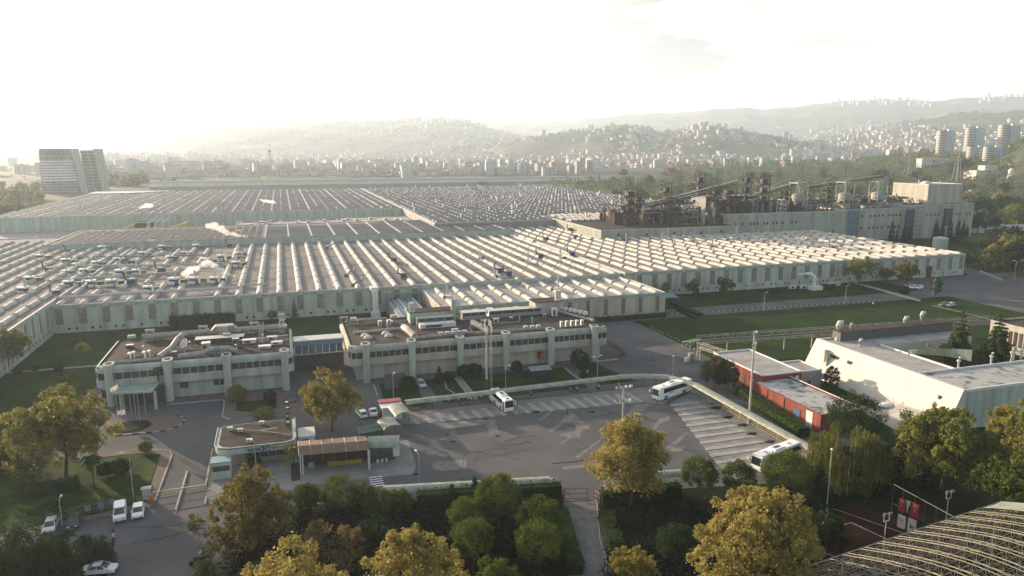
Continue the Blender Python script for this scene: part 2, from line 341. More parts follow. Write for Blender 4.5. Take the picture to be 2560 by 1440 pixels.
# front garden of the long office
slab('lawn', [(20.5, 163), (30, 162), (30.5, 180), (21.5, 181)], .14, 'grass', px=False)
slab('lawn', [(34.3, 162.5), (41.2, 162.5), (41.2, 181), (33.2, 181)], .14, 'grass', px=False)
slab('lawn', [(43.0, 162.5), (72, 162.5), (72, 180.5), (43.0, 180.5)], .14, 'grass', px=False)
slab('lawn', [(76, 163.5), (86, 163.5), (82.5, 182), (76, 180)], .14, 'grass', px=False)
sheet('path', R4(41.3, 162.5, 42.9, 181), .03, 'concrete', px=False)
for a, b in (((41.25, 162.5), (41.25, 181)), ((42.95, 162.5), (42.95, 181))):
    k = MB(); k.box(a[0]-.12, a[1], .01, b[0]+.12, b[1], .17); struct('kerb', k, 'kerb')
def kerb(pts, px=True, wd=.28, hgt=.17, mat='kerb', dash=False):
    q = [G(*p) for p in pts] if px else pts; m = MB(); c = 0
    for (ax, ay), (bx, by) in zip(q, q[1:]):
        l = math.hypot(bx-ax, by-ay); a = math.atan2(by-ay, bx-ax)
        if not dash: m.obox((ax+bx)/2, (ay+by)/2, .005, l+wd, wd, hgt, a)
        else:
            n = max(1, int(l/1.2))
            for i in range(n):
                t = (i+.5)/n; m.use('kerb' if (c+i) % 2 else 'asphalt_dark').obox(ax+(bx-ax)*t, ay+(by-ay)*t, .005, l/n-.02, wd, hgt, a)
            c += n
    o = m.build('kerb', mat); o['kind'] = 'structure'; return o
kerb([(1245, 812), (1330, 806), (1500, 797), (1600, 792), (1800, 778), (2000, 765), (2200, 752)], dash=True)
kerb([(1622, 818), (1690, 848), (1748, 880)], dash=True)
kerb([(2120, 707), (2180, 722), (2240, 737), (2300, 754)]); kerb([(2330, 764), (2420, 785), (2510, 808)])
kerb([(1110, 945), (1116, 972), (1135, 984)]); kerb([(934, 962), (944, 990)])
kerb([(1412, 920), (1442, 945), (1462, 947)])
# brick plazas, island, paths at the left
slab('pavement', [(225, 1030), (262, 1022), (419, 1008), (555, 998), (561, 1003), (556, 1042), (575, 1048), (640, 1036), (745, 1030), (760, 985), (716, 972), (560, 982), (275, 1013)], .10, 'brick_paving')
slab('lawn', [(592, 1008), (690, 998), (692, 1022), (640, 1031), (590, 1028)], .2, 'grass')
kerb([(419, 1012), (555, 1000), (561, 1005), (556, 1043), (575, 1049)])
slab('pavement', [(284, 1090), (330, 1086), (380, 1082), (417, 1077), (446, 1066), (461, 1054), (459, 1045), (440, 1040), (400, 1040), (330, 1046), (255, 1058)], .12, 'brick_paving')
kerb([(284, 1090), (330, 1086), (380, 1082), (417, 1077), (446, 1066), (461, 1054), (459, 1045), (440, 1040)], dash=True)
cx, cyy = G(327, 1068); m = MB(); m.prism([(cx+4.1*math.cos(2*PI*i/24), cyy+3.3*math.sin(2*PI*i/24)) for i in range(24)], 0, .32); struct('flower bed'.replace(' ', '_'), m, 'forest_floor')
slab('pavement', [(240, 1132), (347, 1123), (410, 1127), (424, 1129), (430, 1137), (426, 1150), (400, 1220), (388, 1252), (372, 1254), (376, 1217), (402, 1140), (350, 1134), (240, 1146)], .12, 'brick_paving')
kerb([(347, 1123), (410, 1127), (424, 1129), (430, 1137), (426, 1150), (400, 1220), (388, 1252)])
slab('lawn', [(-80, 1160), (238, 1148), (350, 1136), (400, 1137), (374, 1216), (366, 1252), (262, 1280), (100, 1310), (-80, 1345)], .14, 'grass_light')
slab('pavement', [(-80, 1352), (100, 1316), (262, 1285), (362, 1258), (390, 1254), (392, 1262), (365, 1272), (230, 1300), (120, 1322), (-80, 1375)], .10, 'brick_paving')
kerb([(468, 1181), (455, 1225), (440, 1275)], wd=.35, hgt=.25); kerb([(532, 1124), (524, 1165), (515, 1212)], wd=.3, hgt=.3)
kerb([(282, 1325), (284, 1345), (282, 1362)], dash=True, wd=.3); kerb([(515, 1245), (513, 1262)])
sheet('pavement', [(530, 1120), (745, 1108), (752, 1222), (515, 1250)], .02, 'concrete')
sheet('pavement', [(748, 1130), (1020, 1100), (1040, 1165), (1032, 1185), (930, 1195), (750, 1216)], .024, 'concrete')
slab('flower_bed', [(727, 1160), (747, 1158), (750, 1200), (729, 1203)], .2, 'soil')
# bus yard: pale concrete bays round dark asphalt
sheet('parking_bays', [(22.3, 151.6), (80.5, 148.6), (84.5, 146), (96, 153), (90, 158.5), (22, 158.5)], .03, 'concrete', px=False)
sheet('parking_bays', [(86.3, 145.6), (77.5, 112.0), (76.5, 106), (97, 106), (97, 152.8)], .034, 'concrete', px=False)
b = MB()
for i in range(20):
    x = 25.5+i*2.85
    if 24 < x < 83: b.sheet([(x, 150.9-(x-25)*.045), (x+1.15, 150.9-(x-25)*.045), (x+.55, 156), (x-.6, 156)], .05)
for i in range(11):
    y = 143.6-i*3.1; xe = 85.4-(143.6-y)*.255
    b.sheet([(xe, y), (93.2, y), (93.2, y+1.35), (xe+.4, y+1.35)], .052)
struct('bay_strips', b, 'concrete_light')
b = MB()
for i in range(11):
    y = 143.6-i*3.1; xe = 85.4-(143.6-y)*.255; b.sheet([(xe+.4, y-.22), (92.4, y-.22), (92.4, y-.03), (xe+.4, y-.03)], .056)
struct('bay_joints', b, 'asphalt_dark')
b = MB()
for poly in ([(1343, 1052), (1372, 1030), (1388, 1022), (1375, 1035), (1352, 1052)], [(1370, 1080), (1402, 1053), (1415, 1035), (1437, 1034), (1460, 1058), (1435, 1054), (1410, 1060), (1380, 1081)],
             [(1397, 1085), (1438, 1078), (1440, 1064), (1470, 1064), (1475, 1070), (1452, 1080), (1450, 1094), (1425, 1096), (1404, 1112), (1400, 1110), (1420, 1094), (1400, 1092)],
             [(1437, 1143), (1498, 1100), (1505, 1100), (1445, 1147)], [(1565, 1037), (1590, 1010), (1626, 1010), (1612, 1025), (1575, 1045)],
             [(1620, 1082), (1650, 1045), (1675, 1040), (1676, 1050), (1650, 1060), (1626, 1088)], [(1660, 1122), (1712, 1082), (1722, 1082), (1690, 1115), (1715, 1118), (1700, 1130), (1640, 1128)],
             [(1082, 1155), (1165, 1150), (1168, 1172), (1110, 1178), (1080, 1172)], [(1100, 1060), (1190, 1050), (1235, 1050), (1250, 1085), (1225, 1088), (1215, 1060), (1105, 1075)],
             [(1405, 1168), (1500, 1155), (1502, 1165), (1405, 1175)]):
    q = [G(*p) for p in poly]
    a = sum(q[i][0]*q[(i+1) % len(q)][1]-q[(i+1) % len(q)][0]*q[i][1] for i in range(len(q)))
    b.sheet(q if a > 0 else q[::-1], .03)
struct('asphalt_patches', b, 'asphalt_patch')
b = MB()
def crack(pts, wd=.1):
    q = [G(*p) for p in pts]
    for (ax, ay), (bx, by) in zip(q, q[1:]): b.obox((ax+bx)/2, (ay+by)/2, .02, math.hypot(bx-ax, by-ay), wd, .018, math.atan2(by-ay, bx-ax))
crack([(1378, 1159), (1440, 1154), (1500, 1145), (1520, 1143)], .3); crack([(1230, 1098), (1250, 1113), (1290, 1112), (1330, 1104)]); crack([(1262, 1105), (1300, 1093), (1345, 1090)])
crack([(330, 1360), (400, 1347), (470, 1328), (515, 1320)], .14); crack([(315, 1318), (400, 1318), (520, 1300)]); crack([(1500, 1040), (1560, 1030)]); crack([(1900, 1110), (1960, 1096)], .2)
for q in ((1133, 1104), (1245, 1090), (1040, 1186), (1213, 1048)): x, y = G(*q); b.box(x-.5, y-.4, .02, x+.5, y+.4, .04)
rc = random.Random(4)
for (xa, xb, ya, yb) in ((20, 86, 112, 149), (-30, -14, 108, 128), (-24, -14, 140, 176), (90, 116, 168, 222)):
    for i in range(int((xb-xa)*(yb-ya)/110)):
        x, y, a = rc.uniform(xa, xb), rc.uniform(ya, yb), rc.uniform(0, 6.28)
        for k in range(rc.randint(3, 9)): l = rc.uniform(.8, 2.2); x2, y2 = x+l*math.cos(a), y+l*math.sin(a); b.obox((x+x2)/2, (y+y2)/2, .021, l, rc.choice((.03, .05, .07)), .018, a); x, y = x2, y2; a += rc.uniform(-.6, .6)
struct('cracks_and_drains', b, 'asphalt_dark')
b = MB()
for i in range(16):
    x, y, a = rc.uniform(22, 84), rc.uniform(112, 148), rc.choice((.1, 1.4, 1.7, -.1))+rc.uniform(-.3, .3)
    for k in range(rc.randint(4, 9)): l = 2.2; x2, y2 = x+l*math.cos(a), y+l*math.sin(a); b.obox((x+x2)/2, (y+y2)/2, .0205, l, rc.choice((.25, .35)), .008, a); x, y = x2, y2; a += .03
M('tyre_mark', (.088, .086, .087), .95, .1, 1); struct('tyre_marks', b, 'tyre_mark')
b = MB()
for q in [(1480, 1030, .9), (1340, 1030, 1.1), (1655, 988, 1.2), (1790, 1020, 1.6), (1820, 1044, 1.3), (1858, 1063, 1.4), (1880, 1085, 1.3), (1925, 1105, 1.2), (1170, 1012, .7), (1060, 1020, .7), (1780, 1010, .6)]:
    x, y = G(q[0], q[1]); r = q[2]
    b.sheet([(x+r*math.cos(2*PI*i/11)*(1+.35*math.sin(i*2.3)), y+.6*r*math.sin(2*PI*i/11)*(1+.3*math.cos(i*3.1))) for i in range(11)], .058)
struct('oil_stains', b, 'asphalt_dark')
m = MB()
for i in range(5): x, y = G(922+i*1.5, 1195+i*5.5); m.box(x, y-.2, .027, x+2.4, y+.2, .031)
struct('road_markings', m, 'line_white')
# gate lane, wooded floor and clay court at the bottom
sheet('path', [(1408, 1256), (1488, 1252), (1560, 1600), (1440, 1600)], .024, 'asphalt_patch')
kerb([(1492, 1255), (1500, 1350), (1525, 1430), (1545, 1500)], wd=.2)
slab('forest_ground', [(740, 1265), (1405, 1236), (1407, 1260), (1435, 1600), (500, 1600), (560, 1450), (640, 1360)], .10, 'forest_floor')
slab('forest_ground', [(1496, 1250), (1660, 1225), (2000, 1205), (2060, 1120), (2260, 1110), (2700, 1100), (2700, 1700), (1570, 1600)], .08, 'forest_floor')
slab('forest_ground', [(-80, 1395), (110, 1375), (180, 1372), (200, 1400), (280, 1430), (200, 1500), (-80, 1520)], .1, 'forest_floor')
sheet('tennis_court', [(2075, 1275), (2135, 1255), (2340, 1330), (2560, 1430), (2500, 1600), (1900, 1600), (1990, 1440), (2030, 1290)], .1, 'clay')
b = MB()
def line(a, c, wd=.08):
    (ax, ay), (bx, by) = G(*a), G(*c); b.obox((ax+bx)/2, (ay+by)/2, .11, math.hypot(bx-ax, by-ay), wd, .012, math.atan2(by-ay, bx-ax))
line((2080, 1272), (2310, 1352)); line((2075, 1275), (1990, 1440)); line((2055, 1330), (2128, 1308)); line((2128, 1308), (2250, 1365)); line((1990, 1345), (2128, 1308)); line((2058, 1382), (2200, 1440))
struct('court_lines', b, 'line_white')
# ---------------------------------------------------------------- factory halls with barrel skylights
sky_me = {}
def skylight_mesh(L_, bend, bay):
    key = (round(L_, 1), bend)
    if key in sky_me: return sky_me[key]
    m = MB(); r, h = .92, .8
    if not bend:
        m.use('skylight_white').arc(0, .55, L_-.55, .22, r, h, 8)
        m.use('metal_pale').box(-r-.15, .2, 0, r+.15, L_-.1, .24)
    else:
        n = 8; vs = []; st = [(L_-.55, .22, 1), (1.4, .22, 1), (.55, .05, .97), (.05, -.35, .8), (-.25, -1.0, .5)]
        for (y, z, k) in st:
            for i in range(n+1): t = PI*i/n; vs.append((-r*math.cos(t), y, z+h*k*math.sin(t)))
        w_ = n+1
        m.use('skylight_white').add(vs, [(j*w_+i, (j+1)*w_+i, (j+1)*w_+i+1, j*w_+i+1) for j in range(len(st)-1) for i in range(n)]+[tuple(range(w_))])
        m.use('metal_pale').box(-r-.15, .5, 0, r+.15, L_-.1, .24)
    m.use('metal_grey').arc(0, L_-.54, L_+.54, .12, r*.86, h*.84, 6)
    o = m.build('skylight', local=True); sky_me[key] = o.data; bpy.data.objects.remove(o); return sky_me[key]
def hall_shell(name, label, x0, x1, y0, y1, h, wallm='wall_green', roofm='roof_grey', par=.35, cat='factory hall'):
    t = thing(name, label, cat, (x0, y0, 0))
    m = MB(); m.box(x0, y0, 0, x1, y0+.3, h); m.box(x0, y1-.3, 0, x1, y1, h); m.box(x0, y0+.3, 0, x0+.3, y1-.3, h); m.box(x1-.3, y0+.3, 0, x1, y1-.3, h)
    P(m, 'wall', wallm, t)
    m = MB(); m.box(x0+.3, y0+.3, h-.6, x1-.3, y1-.3, h-.05); P(m, 'roof', roofm, t)
    m = MB(); p = par
    m.box(x0-.06, y0-.06, h, x1+.06, y0+.4, h+p); m.box(x0-.06, y1-.4, h, x1+.06, y1+.06, h+p)
    m.box(x0-.06, y0+.4, h, x0+.4, y1-.4, h+p); m.box(x1-.4, y0+.4, h, x1+.06, y1-.4, h+p)
    P(m, 'roof_edge', 'metal_pale', t)
    return t
def add_skylights(t, xs, yf, h, front=True, irregular=0, old=.03, module=14.0, gap=0):
    segs = []
    for x in xs:
        y0, y1 = yf(x)
        if y1-y0 < 6: continue
        n = max(1, int((y1-y0)/module+.4)); Ls = (y1-y0)/n
        for i in range(n):
            if irregular and i > 0 and random.random() < irregular: continue
            ln = Ls
            if irregular and random.random() < .3: ln = Ls*.6
            segs.append((x, y0+i*Ls+(gap*random.uniform(.4, .6) if i else 0), round(ln-(gap if i else gap*.5), 1), front and i == 0))
    segs.sort(key=lambda s: s[0]**2+s[1]**2)
    rest = MB(); wl = wloc(t)
    for k, (x, y, ln, bd) in enumerate(segs):
        me = skylight_mesh(ln, bd, 0)
        if k < 100:
            o = bpy.data.objects.new('skylight', me); C.objects.link(o); o.parent = t; o.location = (x-wl.x, y-wl.y, h-wl.z)
        else:
            vs = [(v.co.x+x, v.co.y+y, v.co.z+h) for v in me.vertices]
            base = len(rest.v); rest.v.extend(vs)
            names = [q.name for q in me.materials]
            for q in names:
                if q not in rest.mats: rest.mats.append(q)
            mp_ = [rest.mats.index(q) for q in names]
            old_ = random.random() < old
            for p_ in me.polygons: rest.f.append([base+i for i in p_.vertices]); rest.m.append(mp_[p_.material_index])
    if rest.v: o = rest.build('skylight', None, t); o['kind'] = 'stuff'
def facade(t, xs, y, h, strips=True, holes=True, z0=3.3, skip=None):
    for i, x in enumerate(xs):
        m = MB(); m.use('glass_strip').box(x-1.05, y-.1, z0, x+1.05, y+.05, h-.55)
        m.use('metal_grey')
        for z in np.arange(z0, h-.6, 1.1): m.box(x-1.08, y-.15, z, x+1.08, y-.1, z+.07)
        for dx in (-1.1, 1.02): m.box(x+dx, y-.22, z0-.1, x+dx+.1, y-.02, h)
        P(m, 'window', None, t)
    if holes:
        for i, x in enumerate(xs[:-1]):
            if skip and skip(x): continue
            for dx in ((2.5, 4.8) if i % 4 != 3 else (3.4,)):
                m = MB(); c = (x+dx, y, 1.75); n = 12
                m.use('frame_white').add([(c[0]+.66*math.cos(2*PI*k/n), y-.06, c[2]+.66*math.sin(2*PI*k/n)) for k in range(n)], [tuple(range(n))])
                m.use('dark').add([(c[0]+.5*math.cos(2*PI*k/n), y-.08, c[2]+.5*math.sin(2*PI*k/n)) for k in range(n)], [tuple(range(n))])
                P(m, 'porthole', None, t)
PITCH = 6.93
lat = [-9.6+PITCH*i for i in range(-30, 50)]
def rows(a, b): return [x for x in lat if a+1.4 < x < b-1.2]
# main (central) hall
main = hall_shell('factory_hall', 'long pale green factory hall with white barrel skylights, its front wall behind the two offices', -74.2, 132, 265, 412, 9.6)
add_skylights(main, rows(-30, 132), lambda x: (265, 410), 9.6, gap=.5)
m = MB(); 
for x in rows(-74.2, 48): pass
facade(main, rows(-74, 50), 265, 9.6)
add_skylights(main, [], None, 9.6) if False else None
mb2 = MB(); mb2.use('band_green').box(-74.3, 264.86, 8.5, 48.2, 264.97, 9.6); P(mb2, 'eave_band', None, main)
mb2 = MB(); mb2.use('kerb_red').box(-74, 264.6, 0, 60, 264.97, .45); P(mb2, 'plinth', None, main)
for y in (295, 325, 352, 380): mb2 = MB(); mb2.box(-74, y, 9.55, 132, y+.25, 9.72); P(mb2, 'roof_joint', 'metal_grey', main)
left = thing('skylight_rows', 'broken rows of barrel skylights on the left part of the long factory roof, between the white vent units', 'skylights', (-74.2, 265, 9.6)) if False else main
# west part of the same roof: irregular skylights
def add_more(t, xs, yf, h, irregular):
    segs = []; rest = MB()
    for x in xs:
        y0, y1 = yf(x); y = y0; first = True
        while y < y1-5:
            ln = random.choice((8.0, 10.0, 12.0, 14.0)) if not first else 14.0
            if y+ln > y1: break
            if first or random.random() > irregular: segs.append((x, y, ln, first))
            y += ln+(0 if random.random() < .6 else random.uniform(1, 4)); first = False
    for (x, y, ln, bd) in segs:
        me = skylight_mesh(ln, bd, 0); base = len(rest.v); rest.v.extend([(v.co.x+x, v.co.y+y, v.co.z+h) for v in me.vertices])
        names = [q.name for q in me.materials]
        for q in names:
            if q not in rest.mats: rest.mats.append(q)
        mp_ = [rest.mats.index(q) for q in names]
        for p_ in me.polygons: rest.f.append([base+i for i in p_.vertices]); rest.m.append(mp_[p_.material_index])
    o = rest.build('skylight', None, t); o['kind'] = 'stuff'
add_more(main, rows(-74.2, -30), lambda x: (265, 408), 9.6, .18)
# left wing, reaching towards the camera
west = hall_shell('factory_hall', 'left factory wing coming forward at the left edge, with sloping rows of short barrel skylights', -300, -74.3, 120, 470, 10.4)
add_skylights(west, rows(-200, -75), lambda x: (124 if x < -76 else 124, 455), 10.4, front=False, module=12.0, gap=2.2)
for y in list(np.arange(150, 262, 6.93)): m = MB(); m.box(-74.35, y-.9, 3.4, -74.22, y+.9, 9.6); P(m, 'window', 'glass_strip', west)
for y in np.arange(158, 262, 3.46):
    m = MB(); n = 10; m.use('dark').add([(-74.2, y+.5*math.cos(2*PI*k/n), 1.75+.5*math.sin(2*PI*k/n)) for k in range(n)], [tuple(range(n))]); P(m, 'porthole', None, west)
# front annex between the offices and the right lawn
ann = hall_shell('factory_annex', 'factory annex projecting forward beside the road, grey shaded front wall and sunlit skylights', 48.3, 132.6, 230.5, 264.9, 8.2, 'wall_cream', 'roof_pale')
add_skylights(ann, [x+.4 for x in rows(50, 132)], lambda x: (230.6, 263), 8.2, module=11, gap=1.2)
for i, x in enumerate([x+.4 for x in rows(50, 132)]):
    m = MB(); m.use('metal_grey').box(x-.75, 230.3, 1.5, x+.75, 230.45, 7.7); m.use('dark')
    for z in np.arange(1.8, 7.4, .8): m.box(x-.6, 230.22, z, x+.6, 230.3, z+.35)
    P(m, 'window', None, ann)
m = MB(); m.box(48.2, 230.2, 7.5, 132.7, 230.36, 8.5); P(m, 'eave_band', 'band_green', ann)
# east hall along the right lawn
east = hall_shell('factory_hall', 'right-hand factory hall beside the lawns with short sunlit skylights and glazed front strips', 132.2, 314.5, 263, 372, 10.2)
add_skylights(east, [x+3.0 for x in rows(129, 312)], lambda x: (263, 370), 10.2, module=13.5, gap=1.7)
facade(east, [x+3.0 for x in rows(129, 312)][:26], 263, 10.2, z0=3.3)
m = MB(); m.box(291, 262.7, 0, 294.2, 262.95, 5.4); P(m, 'door', 'kerb_red', east)
m = MB(); m.box(132.2, 262.85, 9.2, 314.6, 262.97, 10.2); P(m, 'eave_band', 'band_green', east)
# link roofs going back to the far hall
mid = hall_shell('factory_hall', 'narrow hall behind the long factory roof left of the soot-blackened plant, white skylights leading back', 130.3, 171.5, 372.4, 500, 10.0)
add_skylights(mid, [x+3 for x in rows(126, 168)], lambda x: (374, 498), 10.0, front=False, module=13, gap=2)
m = MB(); 
# second hall with dark panels in rows
h2 = hall_shell('panel_roof_hall', 'hall with blocks of dark solar panel rows right behind the long skylight roof', -116, 130, 412.3, 492, 12.2, 'wall_green', 'roof_grey')
def panels(t, x0, x1, y0, y1, z, pitch, lane, depth=2.0, skip=.02, cut=100, tilt=.16, mats=('panel_solar', 'panel_back'), lw=1.6):
    wl = wloc(t); blk = []
    ys = np.arange(y0, y1, pitch); xs = np.arange(x0, x1, lane)
    for y in ys:
        for x in xs:
            if random.random() < skip: continue
            blk.append((x+lw/2, min(x+lane-lw/2, x1), y))
    blk.sort(key=lambda b: b[2]*b[2]+((b[0]+b[1])/2)**2)
    def one(m, a, b_, y):
        m.use(mats[0]).obox((a+b_)/2, y, z+.45, b_-a, depth, .10, 0, tilt)
        m.use(mats[1]).box(a, y-depth*.5, z, b_, y-depth*.5+.12, z+.33)
    for a, b_, y in blk[:cut]:
        m = MB(); one(m, a, b_, y); P(m, 'solar_panel', None, t)
    m = MB()
    for a, b_, y in blk[cut:]: one(m, a, b_, y)
    if m.v: o = P(m, 'solar_panel', None, t); o['kind'] = 'stuff'
panels(h2, -112, -12, 416, 478, 12.2, 5.6, 4.2, 2.2, .08, 60, lw=1.1)
panels(h2, -10, 60, 416, 476, 12.2, 4.0, 12.5, 2.1, .03, 40, lw=1.6)
m2 = MB()
panels(h2, 60, 129, 416, 488, 12.2, 4.2, 4.1, 1.9, .04, 0, lw=.8)
m = MB()
for x in np.arange(-10, 130, 12.5):
    for y in np.arange(416, 488, 6): m.box(x-.35, y, 12.2, x+.35, y+3.2, 12.9)
P(m, 'roof_vent', 'unit_white', h2)['kind'] = 'stuff'
m = MB(); m.use('metal_grey').box(-116, 412.3, 12.2, 130, 412.5, 13.0); P(m, 'railing', None, h2)
# low decks between
deck = hall_shell('low_factory_roof', 'low pale roof with small vents in the corner before the far panel-covered hall', -30, 90.2, 492.3, 543, 10.4, 'wall_green', 'roof_pale')
for i in range(22):
    x = random.uniform(-24, 80); y = random.uniform(496, 530); m = MB(); m.use('skylight_white').box(x, y, 10.4, x+2.2, y+5, 11.5); m.use('dark').box(x+.3, y-.05, 10.6, x+1.9, y, 11.2); P(m, 'roof_vent', None, deck)
panels(deck, -28, 40, 532, 541, 10.4, 3.2, 13, 1.8, .02, 20)
low = hall_shell('low_factory_roof', 'low roof strip with thin ribs at the foot of the far hall front wall', -186, -30.3, 492.3, 571, 4.2, 'wall_green', 'roof_pale')
m = MB()
for i in range(16): m.obox(-150+i*3.4, 520, 4.2, .5, 40, .9, .0)
P(m, 'roof_rib', 'wall_cream', low)['kind'] = 'stuff'
# far hall
far = hall_shell('panel_roof_hall', 'huge far hall covered in grey solar panel rows, its plain wall across the left middle', -190, 90.3, 571.3, 880, 14.2, 'wall_green', 'roof_pale')
farR = hall_shell('panel_roof_hall', 'right part of the far hall, dark panels dotted with white vents above a ribbed wall', 90.6, 330, 446, 880, 14.2, 'wall_cream', 'roof_pale')
panels(far, -188, 89, 574, 878, 14.2, 5.2, 13.86, 3.3, .04, 100, lw=1.5)
panels(farR, 93, 328, 452, 878, 14.2, 5.6, 6.93, 3.6, .02, 60, lw=1.1)
m = MB()
for x in np.arange(-188, 89, 13.86):
    if random.random() < .8:
        for y in np.arange(574, 878, 5.2):
            if random.random() < .8: m.box(x-.55, y, 14.2, x+.55, y+2.2, 15.3)
P(m, 'roof_vent', 'unit_white', far)['kind'] = 'stuff'
m = MB()
for x in np.arange(-181, 89, 13.86):
    for y in np.arange(574, 878, 5.2):
        if random.random() < .45: m.box(x-.45, y, 14.9, x+.45, y+1.8, 15.5)
P(m, 'roof_vent', 'unit_white', far)['kind'] = 'stuff'
m = MB()
for x in np.arange(93, 328, 6.93):
    for y in np.arange(452, 878, 8.8):
        if random.random() < .7: m.box(x-.5, y, 14.2, x+.5, y+1.2, 15.4)
        if random.random() < .05: m.box(x-.5, y, 14.2, x+.5, y+1, 18)
P(m, 'roof_vent', 'unit_white', farR)['kind'] = 'stuff'
m = MB()
for y in np.arange(449, 544, 7): m.box(90.25, y, .5, 90.55, y+2.6, 13.6)
P(m, 'wall_rib', 'wall_white', farR)
m = MB(); m.box(91, 445.6, 10.4, 180, 445.9, 14); P(m, 'fascia', 'metal_grey', farR)
m = MB(); m.sheet([(-190, 840), (-150, 840), (-110, 879), (-190, 879)], 15.6); P(m, 'white_roof_patch', 'skylight_white', far)
# long low building behind the far hall
t = thing('long_warehouse', 'very long low grey warehouse with a pale ridge running across behind the panel roofs', 'warehouse', (-180, 1150, 0))
m = MB(); m.use('wall_grey').box(-180, 1150, 0, 560, 1151, 7.5); m.box(-180, 1151, 0, -179, 1210, 7.5); m.box(559, 1151, 0, 560, 1210, 7.5); P(m, 'wall', None, t)
m = MB(); m.use('roof_pale').add([(-181, 1149, 7.5), (561, 1149, 7.5), (561, 1180, 12.5), (-181, 1180, 12.5), (561, 1211, 7.5), (-181, 1211, 7.5)], [(0, 1, 2, 3), (3, 2, 4, 5)]); P(m, 'roof', None, t)
m = MB(); m.box(-181, 1177, 12.4, 561, 1183, 14.2); P(m, 'ridge_light', 'skylight_white', t)
for px in (940, 1075, 1205, 1345):
    x, y = G(px, 449, 11); m = MB(); m.tube([(x-8, y-5, 11.8), (x-3, y-2, 14.8), (x+6, y-5, 12), (x+14, y-9, 10)], .9, 6); P(m, 'roof_duct', 'skylight_white', t)
# ---------------------------------------------------------------- roof units
def unit(kind):
    if kind == 'vent':
        t = thing('roof_unit', 'x', 'roof unit', (0, 0, 0))
        m = MB(); m.use('navy').box(-1.1, -1.1, 0, 1.1, 1.1, 2.0); m.use('unit_white').box(-1.6, -1.5, 2.0, 1.6, 1.5, 2.5); m.box(-.9, -2.2, .3, .9, -1.1, 1.3); P(m, 'housing', None, t)
        m = MB(); m.tube([(.3, .6, 2.4), (.3, .6, 4.7)], .38, 8); P(m, 'chimney', 'metal_pale', t)
        m = MB(); m.use('green_paint').obox(2.9, 1.2, .4, 2.0, 1.6, 1.3, .3); P(m, 'tank', None, t)
    elif kind == 'stack':
        t = thing('roof_stack', 'x', 'chimney', (0, 0, 0))
        m = MB(); m.tube([(0, 0, 0), (0, 0, 5.6)], .33, 8); P(m, 'pipe', 'metal_pale', t)
        m = MB(); m.use('unit_white').box(.4, -.9, .2, 2.6, .9, 1.3); m.use('dark').tube([(1.5, -1.2, 1.0), (2.2, -1.8, .5)], .5, 8); P(m, 'fan_box', None, t)
    else:
        t = thing('roof_unit', 'x', 'roof unit', (0, 0, 0))
        m = MB(); m.use('navy').box(-1.2, -1, .3, 1.2, 1, 2.1); m.use('metal_grey').box(-1.4, -1.2, 0, 1.4, 1.2, .3); P(m, 'housing', None, t)
        m = MB(); m.use('dark').tube([(-1.2, 0, 1.6), (-2.2, 0, 2.2), (-2.3, 0, 4.6)], .28, 7); P(m, 'pipe', None, t)
    return t
U = {k: unit(k) for k in ('vent', 'stack', 'blue')}
used = set()
def put(k, x, y, z, label, group, rz=0, sc=1):
    if k in used: o = copy_tree(U[k], (x, y, z), rz, sc)
    else: o = U[k]; used.add(k); o.location = (x, y, z); o.rotation_euler = (0, 0, rz); o.scale = (sc,)*3
    o['label'] = label; o['group'] = group; return o
vent_px = [(173, 632), (255, 628), (355, 642), (405, 625), (490, 622), (575, 618), (165, 662), (190, 670), (240, 667), (292, 657), (330, 662), (425, 652), (553, 652), (597, 642), (590, 668), (125, 682), (165, 688), (210, 687), (300, 690), (340, 687), (405, 683), (75, 708), (172, 718), (228, 718), (278, 716), (330, 712), (435, 712), (485, 710), (535, 708), (370, 730), (143, 738), (100, 650), (460, 640), (515, 660), (60, 735)]
for i, (a, b_) in enumerate(vent_px):
    x, y = G(a, b_, 9.6)
    put('vent' if i % 5 else 'blue', x, y, 9.6, ('white-capped vent unit with a short chimney among the left skylight rows' if i % 5 else 'dark blue fan unit with a pipe among the left skylight rows'),
        'vent units on the left part of the long roof' if i % 5 else 'dark blue fan units on the left part of the long roof', random.uniform(-.3, .3), random.uniform(.85, 1.15))
for i, (a, b_) in enumerate([(985, 655), (1010, 695), (1250, 682), (1270, 690), (1365, 602), (1438, 596), (1352, 645), (1430, 640), (1560, 605), (1425, 578), (1280, 560), (1265, 545)]):
    x, y = G(a, b_, 10); put('blue', x, y, 9.9, 'dark blue fan unit among the skylights of the middle roof', 'dark blue fan units on the middle roof', random.uniform(-.4, .4))
for i, (a, b_) in enumerate([(1118, 740), (1395, 722), (1235, 700), (1620, 628), (1685, 620), (1655, 612), (1565, 615), (1725, 612), (1710, 598), (1780, 622), (1895, 600), (1670, 600), (1920, 590), (1840, 598), (2072, 625), (1400, 655), (1320, 660), (1200, 655)]):
    x, y = G(a, b_, 9); put('stack', x, y, 8.3 if b_ > 700 else 10.2, ('thin pale chimney with a fan box on the front annex roof' if b_ > 700 else 'thin pale chimney among the skylights of the right-hand roofs'),
        'chimneys on the annex roof' if b_ > 700 else 'chimneys on the right-hand roofs', random.uniform(0, 6))
